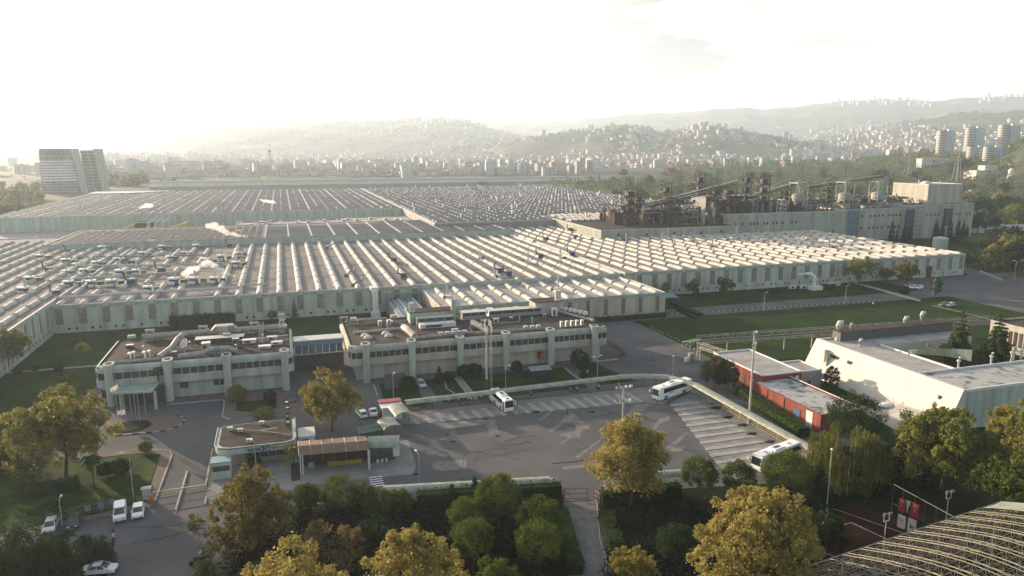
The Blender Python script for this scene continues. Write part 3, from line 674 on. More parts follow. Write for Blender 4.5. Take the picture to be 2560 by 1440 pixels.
# pipes lying across the left roof
def pipe(name, label, pts, r, mat, cat='pipe', n=8): m = MB(); m.tube(pts, r, n); o = m.build(name, mat, smooth=False); return tag(o, label, cat)
def Gz(px, py, z): x, y = G(px, py, z); return (x, y, z)
pipe('roof_pipe', 'thick grey pipe crossing the front end of the left skylight rows', [Gz(140, 745, 10.9), Gz(330, 733, 10.9), Gz(600, 718, 10.9)], .55, 'metal_pale')
pipe('roof_pipe', 'grey pipe crossing behind the first row of vent units on the left roof', [Gz(120, 700, 11), Gz(300, 690, 11), Gz(440, 680, 11)], .4, 'metal_pale')
pipe('roof_pipe', 'long grey pipe in the middle of the left skylight rows, near the steam', [Gz(180, 665, 11), Gz(420, 662, 11), Gz(620, 655, 11)], .4, 'metal_pale')
pipe('roof_pipe', 'grey pipe farthest back among the left vent units', [Gz(160, 643, 11), Gz(350, 640, 11), Gz(520, 637, 11)], .35, 'metal_grey')
pipe('roof_pipe', 'white pipe lying across the skylight rows just right of the steam', [Gz(600, 715, 10.6), Gz(675, 708, 10.6)], .3, 'skylight_white')
t = thing('roof_walkway', 'pale duct line running back along the roof between skylight rows in the centre', 'duct', (16, 266, 9.6))
m = MB(); m.box(16.6, 266, 9.65, 16.95, 395, 9.95); P(m, 'duct', 'skylight_white', t)
m = MB()
for y in range(270, 394, 9): m.box(16.3, y, 9.6, 17.25, y+.4, 10.0)
P(m, 'support', 'metal_grey', t)
# bent exhausts, curved like hooks
for (a, b_, lab) in ((878, 690, 'grey curved exhaust hood beside the central duct line, farther one'), (897, 714, 'grey curved exhaust hood near the front edge of the central skylight rows'), (828, 620, 'dark frame with a vent at the back end of the centre skylight rows')):
    x, y = G(a, b_, 9.6); t = thing('roof_exhaust', lab, 'exhaust', (x, y, 9.6))
    m = MB(); m.tube([(x-2, y, 10), (x-.5, y, 11.4), (x+1.2, y, 11.6), (x+1.7, y, 13.0), (x+1.5, y, 14.2)], .45, 8); P(m, 'duct', 'metal_grey', t)
    m = MB(); m.box(x-3, y-.8, 9.65, x-1.4, y+.8, 10.6); P(m, 'fan_box', 'metal_dark', t)
# far white twin chimney and yellow machine sheds in front of the far wall
x, y = G(548, 575, 4); t = thing('chimney', 'pale twin chimney rising in front of the far hall wall, above the steam', 'chimney', (x, 565, 0))
m = MB(); m.tube([(x-1, 565, 4), (x-1, 565, 24)], 1.0, 10); m.tube([(x+1.6, 565, 4), (x+1.6, 565, 22.5)], .9, 10); P(m, 'flue', 'metal_pale', t)
m = MB(); m.box(x-2.4, 564, 20.5, x+3, 566, 20.8); P(m, 'platform', 'metal_grey', t)
for (x0, x1, lab) in ((-106, -97, 'yellow machine shed at the foot of the far hall wall, left one'), (-76, -64, 'yellow machine shed at the foot of the far hall wall, right one')):
    t = thing('machine_shed', lab, 'shed', (x0, 548, 4.2)); m = MB()
    m.add([(x0, 548, 4.2), (x1, 548, 4.2), (x1, 560, 4.2), (x0, 560, 4.2), (x0, 548, 6.5), (x1, 548, 10), (x1, 560, 10), (x0, 560, 6.5)], [(0, 3, 2, 1), (4, 5, 6, 7), (0, 1, 5, 4), (1, 2, 6, 5), (2, 3, 7, 6), (3, 0, 4, 7)]); P(m, 'body', 'yellow_paint', t)
    m = MB(); m.box(x0+2, 547.8, 4.4, x0+5, 548, 6.3); P(m, 'door', 'wall_white', t)
t = thing('filter_house', 'group of grey ducts and a rusty box between the two yellow sheds', 'machine', (-96, 548, 4.2))
m = MB(); m.box(-96, 548, 4.2, -86, 560, 10.5); P(m, 'body', 'rust', t)
for i in range(3): m = MB(); m.tube([(-89+i*4.5, 546, 6), (-88+i*4.5, 546, 10.5), (-84+i*4.5, 550, 13)], 1.2, 8); P(m, 'duct', 'metal_pale', t)
# ---------------------------------------------------------------- soot-blackened process plant
pl = hall_shell('process_plant', 'low wing of the soot-stained plant with sunlit left end wall and dark roof', 171.8, 262.4, 373, 476, 14.6, 'wall_plant', 'roof_dark')
for i, x in enumerate([182, 200, 218, 236, 250]):
    m = MB(); m.box(x, 372.9, 11.2-i % 2*.4, x+1.3, 372.98, 12.6-i % 2*.4); P(m, 'window', 'dark', pl)
for i in range(14):
    for j in range(3):
        m = MB(); x = 176+i*2.6*1.6; y = 430+j*15; m.add([(x, y, 14.6), (x+2.4, y, 14.6), (x+2.4, y+9, 14.6), (x, y+9, 14.6), (x+2.0, y, 16.3), (x+2.0, y+9, 16.3)], [(0, 1, 4), (1, 2, 5, 4), (0, 4, 5, 3), (3, 5, 2)]); P(m, 'roof_light', 'roof_pale', pl)
ph = hall_shell('process_plant', 'higher middle wing of the stained plant with a row of small square windows', 262.6, 354, 385, 432, 20.2, 'wall_plant', 'roof_dark', .6)
for x in [268, 273, 279, 281.5, 284, 289, 291.5, 296, 298.5, 303, 310, 313]: m = MB(); m.box(x, 384.88, 13.4, x+1.3, 384.97, 15); P(m, 'window', 'dark', ph)
for x in [276, 292, 318, 324, 342]: m = MB(); m.box(x, 384.88, 17.4, x+.8, 384.97, 18.2); P(m, 'window', 'dark', ph)
for x in [325, 329, 339, 342.5]: m = MB(); m.box(x, 384.88, 6.0, x+1.3, 384.97, 7.5); P(m, 'window', 'dark', ph)
p2 = hall_shell('process_plant', 'right wing of the plant with two rows of square windows beside a blue scaffold', 354.2, 402, 388, 432, 20.6, 'wall_plant', 'roof_dark', .5)
for z in (15.5, 7.5):
    for x in (368, 375, 378.5, 382, 385.5, 391, 394, 397, 400): m = MB(); m.box(x, 387.88, z, x+1.5, 387.97, z+1.6); P(m, 'window', 'dark', p2)
t = thing('scaffold', 'blue sheeted scaffold in the corner of the stained plant', 'scaffold', (355, 386, 0))
m = MB(); m.box(355.5, 386.8, 0, 366, 387.6, 20.5); P(m, 'sheeting', 'blue_pale', t)
m = MB()
for z in range(0, 21, 3): m.box(355.3, 386.4, z, 366.3, 386.7, z+.2)
for x in range(355, 367, 3): m.tube([(x, 386.5, 0), (x, 386.5, 21)], .12, 5)
P(m, 'frame', 'metal_dark', t)
p3 = hall_shell('process_plant', 'rightmost wing of the plant, light wall with a few small windows and a dark stair', 402.2, 463, 385, 428, 22.6, 'wall_plant', 'roof_dark', .5)
for x in (420, 424, 427.5, 431, 447, 450, 456, 459): m = MB(); m.box(x, 384.88, 15.2, x+1.3, 384.97, 16.8); P(m, 'window', 'navy' if x < 440 else 'dark', p3)
m = MB(); m.use('dark').box(436, 383.2, 8, 442, 384.8, 20)
m.use('metal_grey')
for z in range(6, 21, 2): m.box(435.6, 383, z, 444, 383.2, z+.25)
P(m, 'stair', None, p3)
m = MB(); m.use('navy').box(402.4, 384.3, 0, 410, 384.9, 20); m.use('metal_dark')
for z in range(0, 22, 3): m.box(402, 383.8, z, 416, 384.1, z+.25)
P(m, 'pipe_frame', None, p3)
wb = hall_shell('plant_tower_block', 'big plain white block on top of the right end of the plant', 432, 464, 396, 427, 35.6, 'wall_cream', 'roof_pale', .5)
m = MB(); m.tube([(438, 410, 35.6), (438, 410, 38.5)], .5, 6); m.tube([(452, 405, 35.6), (452, 405, 38)], .4, 6); m.ball((447, 412, 35.4), 4, 4, 2.4, 10, 4, True); P(m, 'roof_vent', 'wall_white', wb)
# steel structures on the roof
def lattice(m, x, y, z0, z1, wd, n=3, r=.22):
    for dx in (-wd/2, wd/2):
        for dy in (-wd/2, wd/2): m.tube([(x+dx, y+dy, z0), (x+dx, y+dy, z1)], r, 5)
    for k in range(n+1):
        z = z0+(z1-z0)*k/n
        m.box(x-wd/2, y-wd/2-.1, z-.12, x+wd/2, y-wd/2+.1, z+.12); m.box(x-wd/2, y+wd/2-.1, z-.12, x+wd/2, y+wd/2+.1, z+.12)
        m.box(x-wd/2-.1, y-wd/2, z-.12, x-wd/2+.1, y+wd/2, z+.12); m.box(x+wd/2-.1, y-wd/2, z-.12, x+wd/2+.1, y+wd/2, z+.12)
        if k < n:
            z2 = z0+(z1-z0)*(k+1)/n
            m.tube([(x-wd/2, y-wd/2, z), (x+wd/2, y-wd/2, z2)], r*.6, 4); m.tube([(x-wd/2, y+wd/2, z), (x-wd/2, y-wd/2, z2)], r*.6, 4)
tw = [(205, 405, 15, 37, 7, 'steel tower at the left end of the plant roof, cluttered with cyclones'), (286, 400, 20, 45, 4.2, 'slim steel tower right of the long conveyor gallery'), (300, 402, 20, 43.5, 5.5, 'open white frame tower in the middle of the plant roof'),
      (262, 398, 15, 37, 5, 'steel trestle carrying the middle of the long conveyor gallery'), (318, 402, 20, 34, 4, 'small leaning trestle right of the middle plant roof'), (352, 402, 20, 35, 4, 'thin trestle between the two round silos'),
      (270, 430, 20, 44, 5, 'tall steel stack tower behind the conveyor head'), (242, 425, 15, 38, 5, 'steel platform tower behind the conveyor gallery'), (213, 408, 15, 33, 5, 'squat steel tower crowded against the leftmost plant tower'), (230, 400, 15, 31, 6, 'broad dark frame under the long conveyor gallery'), (274, 402, 20, 36, 7, 'broad dark frame at the head of the long conveyor gallery')]
for x, y, z0, z1, wd, lab in tw:
    t = thing('steel_tower', lab, 'steel tower', (x, y, z0)); m = MB(); lattice(m, x, y, z0, z1, wd, 4, .3); P(m, 'frame', 'plant_steel' if random.random() < .6 else 'insulation', t)
    m = MB(); m.box(x-wd*.75, y-wd*.75, z1, x+wd*.75, y+wd*.75, z1+.35); m.tube([(x-wd*.7, y-wd*.7, z1+1.3), (x+wd*.7, y-wd*.7, z1+1.3)], .12, 4)
    P(m, 'platform', 'plant_steel', t)
    m = MB()
    for k in (.3, .52, .76): zz = z0+(z1-z0)*k; m.box(x-wd*.8, y-wd*.6, zz, x+wd*.8, y+wd*.6, zz+.4); m.box(x-wd*.35, y-wd*.4, zz+.4, x+wd*.3, y+wd*.4, zz+(z1-z0)*.13)
    P(m, 'machinery', 'dark', t)
    m = MB(); m.tube([(x, y, z0), (x, y, z0+(z1-z0)*.8)], wd*.2, 8); m.ball((x, y, z0+(z1-z0)*.8), wd*.3, wd*.3, wd*.3, 8, 5); P(m, 'vessel', 'insulation', t)
def gallery(name, label, a, b_, wd=2.2, hh=2.2, mat='plant_steel', roofm='metal_grey'):
    t = thing(name, label, 'conveyor', a); m = MB(); a = Vector(a); b_ = Vector(b_); d = (b_-a); L_ = d.length; d.normalize(); s = d.cross(Vector((0, 0, 1))).normalized(); u = Vector((0, 0, 1))
    n = int(L_/3)
    for i in range(n):
        p, q = a+d*(L_*i/n), a+d*(L_*(i+1)/n)
        for sg in (-1, 1):
            o = s*(sg*wd/2); m.tube([p+o, q+o], .16, 4, False); m.tube([p+o+u*hh, q+o+u*hh], .16, 4, False)
            m.tube([p+o, q+o+u*hh] if i % 2 else [p+o+u*hh, q+o], .1, 4, False); m.tube([p+o, p+o+u*hh], .1, 4, False)
    P(m, 'truss', mat, t)
    m = MB(); v = [a-s*wd/2+u*hh, a+s*wd/2+u*hh, b_+s*wd/2+u*hh, b_-s*wd/2+u*hh]; m.add([tuple(x) for x in v]+[tuple(x+u*.2) for x in v], [(3, 2, 1, 0), (4, 5, 6, 7), (0, 1, 5, 4), (1, 2, 6, 5), (2, 3, 7, 6), (3, 0, 4, 7)]); P(m, 'roof', roofm, t)
    m = MB(); v = [a-s*wd/2, a+s*wd/2, b_+s*wd/2, b_-s*wd/2]; m.add([tuple(x) for x in v]+[tuple(x+u*.2) for x in v], [(3, 2, 1, 0), (4, 5, 6, 7), (0, 1, 5, 4), (1, 2, 6, 5), (2, 3, 7, 6), (3, 0, 4, 7)]); P(m, 'deck', 'rust', t)
    return t
gallery('conveyor_gallery', 'long sloping conveyor gallery rising rightwards over the blackened plant roof', (212, 398, 25), (278, 398, 38.5))
gallery('conveyor_gallery', 'second, lower conveyor sloping down to the left behind the long gallery', (222, 410, 24), (276, 410, 34), 1.6, 1.6)
gallery('conveyor_gallery', 'rusty conveyor rising from the middle tower towards the first round silo', (290, 408, 27), (335, 408, 38), 1.8, 1.6, 'rust')
gallery('conveyor_gallery', 'rusty conveyor between the silos at the right of the plant', (340, 410, 34), (405, 410, 41), 1.6, 1.4, 'rust')
for x, lab in ((328, 'round tank under a steel frame, left of the three on the plant roof'), (366, 'round tank under a steel frame, middle of the three on the plant roof'), (394, 'round tank under a steel frame, nearest the white block')):
    t = thing('silo', lab, 'silo', (x, 402, 20)); m = MB(); m.tube([(x, 402, 26.5), (x, 402, 30)], 4.3, 16); m.ball((x, 402, 30), 4.3, 4.3, 1.6, 16, 4, True); m.add([], []); P(m, 'tank', 'insulation', t)
    m = MB(); lattice(m, x, 402, 20, 38, 8, 2, .35); P(m, 'frame', 'metal_pale', t)
    m = MB(); m.box(x-5, 397, 26, x+5, 407, 26.3); m.box(x-4.4, 397.6, 38, x+4.4, 406.4, 38.5); P(m, 'platform', 'metal_grey', t)
    m = MB(); m.box(x-3, 399, 20.1, x+3, 405, 24.5); m.tube([(x, 402, 24), (x, 402, 27)], 2, 8, True, 4); P(m, 'hopper', 'insulation', t)
# dark clutter between the towers: vessels, ducts, cabins
rnd = random.Random(11); rnd_ = random.Random(12)
def clutter(n, x0, x1, y0, y1, z, hi, lab, group, mats):
    for i in range(n):
        x = rnd.uniform(x0, x1); y = rnd.uniform(y0, y1); k = rnd.random(); mt = rnd.choice(mats)
        kw = 'round vessel with a bent duct' if k < .35 else ('boxy cabin with flat roof' if k < .75 else 'open steel frame with a vessel'); t = thing('roof_plant', lab+' '+kw, 'machine', (x, y, z), group)
        t['label'] = lab.split('|')[0]+' '+kw+' on the '+lab.split('|')[1]
        if k < .35:
            r = rnd.uniform(.8, 2.2); h = rnd.uniform(3, hi); m = MB(); m.tube([(x, y, z), (x, y, z+h*.7)], r, 9); m.tube([(x, y, z+h*.7), (x, y, z+h)], r, 9, True, r*.25); P(m, 'vessel', mt, t)
            m = MB(); m.tube([(x, y, z+h*.9), (x+2, y, z+h*1.1), (x+3.4, y, z+h*.6), (x+3.4, y, z)], r*.3, 6); P(m, 'duct', rnd.choice(mats), t)
        elif k < .75:
            a, b_, h = rnd.uniform(1.5, 5), rnd.uniform(2, 5), rnd.uniform(2, hi*.7); m = MB(); m.box(x-a, y-b_, z, x+a, y+b_, z+h); P(m, 'cabin', mt, t)
            m = MB(); m.box(x-a-.3, y-b_-.3, z+h, x+a+.3, y+b_+.3, z+h+.3); m.tube([(x-a, y-b_-.2, z+h+1.2), (x+a, y-b_-.2, z+h+1.2)], .07, 4); P(m, 'roof', 'rust', t)
            m = MB(); m.box(x-a*.4, y-b_-.08, z+.3, x+a*.2, y-b_-.02, z+h*.6); P(m, 'door', 'dark', t)
            if rnd.random() < .6: m = MB(); m.tube([(x, y, z+h), (x, y, z+h+rnd.uniform(2, 6))], .5, 7); P(m, 'chimney', 'insulation', t)
        else:
            m = MB(); lattice(m, x, y, z, z+rnd.uniform(5, hi*1.5), rnd.uniform(2.5, 5), 3, .2); P(m, 'frame', mt, t)
            m = MB(); m.box(x-2, y-2, z+4, x+2, y+2, z+4.3); m.ball((x, y, z+2.2), 1.5, 1.5, 2, 8, 5); P(m, 'vessel', rnd.choice(mats), t)
clutter(50, 194, 262, 388, 432, 14.6, 12, 'soot-covered|lower plant roof', 'machines on the lower plant roof', ['plant_steel', 'rust', 'rust', 'insulation', 'metal_dark', 'plant_steel'])
clutter(38, 264, 352, 390, 425, 20.2, 7.5, 'stained|middle plant roof', 'machines on the middle plant roof', ['plant_steel', 'rust', 'insulation', 'metal_grey', 'unit_white'])
clutter(22, 356, 426, 392, 425, 20.6, 7, 'weathered|right-hand plant roof', 'machines on the right-hand plant roof', ['plant_steel', 'insulation', 'metal_grey', 'wall_cream'])
for (x0, x1, y, z, hh, lab) in ((198, 262, 404, 20.5, 3.2, 'dark pipe deck running the length of the lower plant roof'), (206, 258, 418, 25, 3.0, 'upper dark pipe deck behind the lower plant roof machines'), (264, 330, 406, 25.5, 2.6, 'dark pipe deck between the towers of the middle plant roof'), (340, 426, 410, 25.5, 2.0, 'pipe deck linking the three round tanks')):
    t = thing('pipe_deck', lab, 'pipe deck', (x0, y, z)); m = MB(); m.box(x0, y-3, z, x1, y+3, z+.4); P(m, 'deck', 'rust', t)
    for k in range(5): m = MB(); m.tube([(x0, y-2.4+k*1.1, z+.9), ((x0+x1)/2, y-2.4+k*1.1, z+.9+(k % 2)*.8), (x1, y-2.4+k*1.1, z+.9)], .35+.2*(k % 3), 6); P(m, 'pipe', ['insulation', 'rust', 'metal_dark', 'plant_steel', 'metal_grey'][k], t)
    m = MB()
    for q in np.arange(x0, x1, 4.5): m.box(q, y-3, z-5.8, q+.4, y-2.6, z); m.box(q+1, y-2.5, z+.4, q+1+rnd_.uniform(.6, 2.6), y+1.5, z+.4+rnd_.uniform(.5, hh))
    P(m, 'frame', 'dark', t)
t = thing('plant_hall', 'blackened two-storey machine hall behind the conveyor head, open fronted', 'hall', (264, 412, 20.2))
m = MB(); m.box(264, 412, 20.2, 300, 430, 29.5); P(m, 'body', 'metal_dark', t)
for i in range(6): m = MB(); m.box(266+i*5.5, 411.8, 21, 269.5+i*5.5, 411.97, 27); P(m, 'window', 'glass_blue' if i % 2 else 'dark', t)
m = MB(); m.box(263, 411, 29.5, 301, 431, 30); P(m, 'roof', 'metal_dark', t)
t = thing('green_crane', 'pale green machine arm lying on the flat roof of the lower plant wing', 'machine', (236, 384, 14.6))
m = MB(); m.tube([(228, 384, 15.3), (240, 382, 15.8)], .7, 7); P(m, 'arm', 'leaf_lime', t); m = MB(); m.box(239.5, 380.5, 14.7, 242.6, 383.5, 17.6); P(m, 'cab', 'leaf_lime', t)
# sheds and tank at the far right
t = thing('storage_tank', 'round white storage tank behind the far corner of the right-hand hall', 'tank', (340, 330, 0)); x, y = G(2350, 615, 2)
t.location = (x, y, 0); m = MB(); m.tube([(x, y, 0), (x, y, 7)], 4.2, 18); P(m, 'shell', 'wall_green', t); m = MB(); m.tube([(x, y, 7), (x, y, 7.9)], 4.3, 18, True, .4); P(m, 'roof', 'metal_pale', t)
def shed(name, label, px, py, lx, ly, h, rz, wm='wall_white', rm='roof_pale', z=0, cat='shed'):
    x, y = G(px, py, z); t = thing(name, label, cat, (x, y, z)); c, s = math.cos(rz), math.sin(rz)
    m = MB(); m.obox(x, y, z, lx, ly, h, rz); P(m, 'wall', wm, t)
    m = MB(); v = []
    for (a, b_, zz) in ((-1, -1, 0), (1, -1, 0), (1, 0, .12*ly), (-1, 0, .12*ly), (1, 1, 0), (-1, 1, 0)): X, Y = a*(lx/2+.4), b_*(ly/2+.4); v.append((x+X*c-Y*s, y+X*s+Y*c, z+h+.02+zz))
    m.add(v, [(0, 1, 2, 3), (3, 2, 4, 5), (0, 3, 5), (1, 4, 2)]); P(m, 'roof', rm, t)
    m = MB(); m.obox(x+(-ly/2-.05)*-s-lx*.2*c, y+(-ly/2-.05)*c-lx*.2*s, z, lx*.12, .08, h*.7, rz); P(m, 'door', 'metal_dark', t)
    return t
shed('long_shed', 'low pale shed with a white roof among trees right of the plant', 2500, 580, 60, 14, 4, -.35)
shed('long_shed', 'wide grey shed roof behind the trees, right of the big white block', 2540, 498, 120, 30, 8, -.25, 'wall_grey', 'roof_pale')
shed('long_shed', 'small grey shed beside the round tank behind the right-hand hall', 2290, 640, 16, 9, 3.2, 0, 'wall_grey', 'metal_pale')
x, y, z = atd(2523, 473, 1180); t = thing('white_tower', 'tapered white tower like a minaret standing alone at the far right', 'tower', (x, y, 0))
m = MB(); m.tube([(x, y, 0), (x, y, 10)], 8, 14, True, 6.5); m.tube([(x, y, 10), (x, y, z+24)], 5.4, 14, True, 3.6); m.ball((x, y, z+24), 3.6, 3.6, 4, 12, 5, True); P(m, 'shaft', 'wall_white', t)
m = MB(); m.box(x-22, y-6, 0, x+16, y+6, 7); P(m, 'base_building', 'wall_white', t)
# ---------------------------------------------------------------- offices
def office(name, label, x0, x1, yf, yb, cols, dark=False, wins=None):
    t = thing(name, label, 'office building', (x0, yf, 0)); wm = 'wall_green' if not dark else 'wall_cream'
    m = MB(); m.box(x0+2, yf+1.6, 0, x1-2, yb-1, 4.3); P(m, 'ground_floor', wm, t)
    def ring(z0, z1, e, mat, nm, ch=1.6):
        m = MB(); a, b_, c, d = x0-e, yf-e, x1+e, yb+e
        poly = [(a+ch, b_), (c-ch, b_), (c, b_+ch), (c, d-ch), (c-ch, d), (a+ch, d), (a, d-ch), (a, b_+ch)]; m.prism(poly, z0, z1); return P(m, nm, mat, t)
    ring(4.3, 6.1, 0, wm, 'lower_band'); ring(6.1, 7.9, -.45, 'dark', 'window_recess')
    # rounded upper band
    m = MB(); prof = [(0, 7.9), (0, 8.8), (-.25, 9.35), (-.8, 9.6)]; a, b_, c, d = x0, yf, x1, yb; ch = 1.6; rings = []
    for (e, z) in prof: a2, b2, c2, d2 = a-e, b_-e, c+e, d+e; rings.append([(a2+ch, b2, z), (c2-ch, b2, z), (c2, b2+ch, z), (c2, d2-ch, z), (c2-ch, d2, z), (a2+ch, d2, z), (a2, d2-ch, z), (a2, b2+ch, z)])
    vs = [p for r in rings for p in r]; m.add(vs, [(j*8+i, j*8+(i+1) % 8, (j+1)*8+(i+1) % 8, (j+1)*8+i) for j in range(3) for i in range(8)]+[tuple(range(7, -1, -1))]); P(m, 'upper_band', 'wall_green' if not dark else 'wall_cream', t)
    m = MB(); m.box(x0+.8, yf+.8, 9.0, x1-.8, yb-.8, 9.32); P(m, 'roof', 'roof_brown' if not dark else 'roof_dark', t)
    # flared columns
    for cx_ in cols:
        for (yy, sg) in ((yf-.9, 1),):
            m = MB(); vs = []; n = 8
            for (z, wx, wy, oy) in ((0, .85, .8, 0), (4, .85, .8, 0), (8.0, .85, .9, .1), (9.4, 1.0, 1.3, .5), (10.3, 1.15, 1.9, 1.1)):
                for k in range(n): q = 2*PI*k/n+PI/8; vs.append((cx_+wx*1.12*math.cos(q), yy+oy+wy*1.12*math.sin(q), z))
            m.add(vs, [(j*n+k, j*n+(k+1) % n, (j+1)*n+(k+1) % n, (j+1)*n+k) for j in range(4) for k in range(n)]+[tuple(range(4*n, 5*n))]); P(m, 'column', wm if not dark else 'wall_green', t)
            m = MB(); m.box(cx_-.6, yy+.1, 10.28, cx_+.6, yy+2.2, 10.34); P(m, 'column_cap', 'rust', t)
        m = MB(); m.box(cx_-.9, yb-.6, 0, cx_+.9, yb+1.2, 10.2); P(m, 'column', wm, t)
    # windows between columns
    cs = [x0-.3]+[c for c in cols]+[x1+.3]; cnt = 0
    for a, b_ in zip(cs, cs[1:]):
        u, v = a+1.0, b_-1.0
        if v-u < 1.2: continue
        n = max(1, round((v-u)/1.75))
        for i in range(n):
            l = u+(v-u)*i/n; m = MB(); m.use('glass_dark').box(l+.12, yf+.2, 6.25, l+(v-u)/n-.12, yf+.3, 7.75); m.use('frame_white' if random.random() < .35 else 'metal_pale')
            m.box(l-.04, yf+.12, 6.1, l+.1, yf+.3, 7.9); m.box(l+.1, yf+.14, 6.1, l+(v-u)/n-.04, yf+.28, 6.24); P(m, 'window', None, t)
    for yy in np.arange(yf+2.4, yb-2.5, 2.2):
        m = MB(); m.use('glass_dark').box(x0+.28, yy, 6.25, x0+.38, yy+1.8, 7.75); m.box(x1-.38, yy, 6.25, x1-.28, yy+1.8, 7.75); P(m, 'window', None, t)
    return t
c1 = [-41.3, -28.6, -15.3, -1.6]
o1 = office('office_building', 'smaller pale green office block with four flared columns, left of the glazed bridge', -44.6, .6, 184.9, 213, c1)
c2 = [18.6, 30.7, 43.9, 57.0, 70.2, 83.6]
o2 = office('office_building', 'longer office block with six flared columns and a dark cluttered roof, behind the bus yard', 14.2, 88.4, 184.9, 216, c2, True)
for (u, v) in ((-26.5, -24.6), (-18.8, -17.6), (-17.3, -16.4)): m = MB(); m.box(u, 186.4, 2.2, v, 186.48, 3.6); P(m, 'window', 'glass_dark', o1)
m = MB(); m.use('wall_green').prism([(-40, 179), (-31.5, 177.5), (-30.6, 184.4), (-40, 184.4)], 4.5, 4.9); m.box(-31.2, 178.2, 0, -30.6, 178.8, 4.5); m.box(-38.6, 179.6, 0, -38, 180.2, 4.5); m.use('band_green').prism([(-39.3, 179.6), (-32, 178.2), (-31.3, 184.2), (-39.3, 184.2)], 4.92, 4.96); P(m, 'entrance_canopy', None, o1)
m = MB(); m.box(-43.2, 184.0, .05, -29.5, 184.2, 4.2); P(m, 'entrance_glazing', 'glass_dark', o1)
m = MB(); m.box(67, 184.7, 1.6, 68.2, 186.4, 3.4); P(m, 'door', 'red_paint', o2)
# roof kit on both offices
def duct(lab, pts, r, mat='insulation', n=8): return pipe('roof_duct', lab, pts, r, mat, 'duct', n)
duct('big lagged duct along the back edge of the smaller office roof', [(-38, 209.5, 10.4), (-20, 210, 10.4), (-1.5, 210, 10.4)], .85)
duct('lagged duct along the front edge of the smaller office roof, left half', [(-41, 187.5, 9.8), (-30, 187.5, 9.8)], .4)
duct('lagged duct along the front edge of the smaller office roof, right half', [(-26.5, 188, 9.9), (-21, 188, 10.2), (-19, 188.5, 11), (-15, 188.5, 10.9), (-13, 188.5, 10)], .75)
duct('steep lagged duct running back across the smaller office roof beside the dish', [(-31, 189, 9.9), (-29, 196, 10.3), (-28.2, 201, 11.2), (-27, 203, 11.8)], .7)
duct('thin pipe crossing the right half of the smaller office roof', [(-14, 199, 10), (-.5, 200.5, 10.2)], .25, 'metal_pale')
duct('lagged duct along the front edge of the longer office roof', [(31, 187.6, 10), (38, 187.8, 10.1), (45, 187.8, 10.5), (50, 188, 10.0), (69, 188, 9.9)], .5)
duct('lagged duct at the left end of the longer office roof', [(17, 212, 10.2), (20, 212.5, 10.3), (28, 212.5, 10.1)], .5)
duct('second duct crossing the left part of the longer office roof', [(17, 200, 9.7), (30, 200.5, 9.8)], .3, 'metal_pale')
duct('pipe along the back right of the longer office roof', [(77, 214, 10.2), (82, 204, 10.0), (86.5, 192, 9.9)], .45, 'insulation')
duct('fat short duct standing beside the lattice mast on the longer office roof', [(50.5, 196, 9.4), (50.2, 195, 11.3), (52, 191, 10.7), (53, 188.8, 10.1)], .9, 'insulation')
duct('wide lagged duct sloping to the front in the left third of the longer office roof', [(31, 199, 10.4), (31.5, 194, 10.6), (32.5, 189.5, 9.9)], 1.0, 'insulation')
for (x, yb_, lab) in ((-37.5, 213.4, 'hooded duct cap at the back edge of the smaller office roof, left'), (-24, 213.6, 'hooded duct cap at the back edge of the smaller office roof, middle'), (-10.5, 213.8, 'hooded duct cap at the back edge of the smaller office roof, right'), (14.6, 213, 'hooded duct cap at the back left corner of the longer office roof')):
    m = MB(); m.tube([(x, yb_, 8.5), (x, yb_, 11.2), (x+1.8, yb_-.4, 11.2), (x+1.8, yb_-.4, 9.8)], .55, 7); tag(m.build('duct_cap', 'insulation'), lab, 'duct')
t = thing('roof_hood', 'raised pale bridge of ductwork at the back of the smaller office roof', 'duct', (-20, 209.5, 10)); m = MB()
m.add([(-21.5, 208.4, 10.2), (-19.5, 208.4, 12.2), (-15, 208.4, 12.2), (-13, 208.4, 10.2), (-21.5, 211, 10.2), (-19.5, 211, 12.2), (-15, 211, 12.2), (-13, 211, 10.2)], [(0, 3, 2, 1), (4, 5, 6, 7), (0, 1, 5, 4), (1, 2, 6, 5), (2, 3, 7, 6), (3, 0, 4, 7)]); P(m, 'duct', 'insulation', t); m = MB(); m.box(-18.6, 207.4, 10.1, -16.2, 208.3, 12.3); P(m, 'panel', 'wall_cream', t)
def dish(lab, x, y, z, r, az, el=.5, mat='unit_white'):
    t = thing('satellite_dish', lab, 'dish', (x, y, z)); d = Vector((math.cos(az)*math.cos(el), math.sin(az)*math.cos(el), math.sin(el))); c = Vector((x, y, z+r*1.1)); a = d.cross(Vector((0, 0, 1))).normalized(); b_ = d.cross(a); vs = [c-d*r*.3]; n = 16
    for rr, k in ((.5, -.22), (1, 0)):
        for i in range(n): q = 2*PI*i/n; vs.append(c+d*(r*k)+a*(r*rr*math.cos(q))+b_*(r*rr*math.sin(q)))
    m = MB(); m.add(vs, [(0, 1+(i+1) % n, 1+i) for i in range(n)]+[(1+i, 1+(i+1) % n, 1+n+(i+1) % n, 1+n+i) for i in range(n)]); P(m, 'reflector', mat, t)
    m = MB(); m.tube([(x, y, z), tuple(c-d*r*.3)], .09, 6); m.tube([tuple(c-d*r*.3), tuple(c+d*r*.6)], .04, 5); P(m, 'mount', 'metal_grey', t); return t
dish('large white satellite dish standing on the smaller office roof', -26.3, 197.5, 9.35, 1.35, -2.3)
dish('small cream satellite dish high beside the lattice mast on the longer office roof', 54.3, 194, 13.0, 1.0, -2.9, .1)
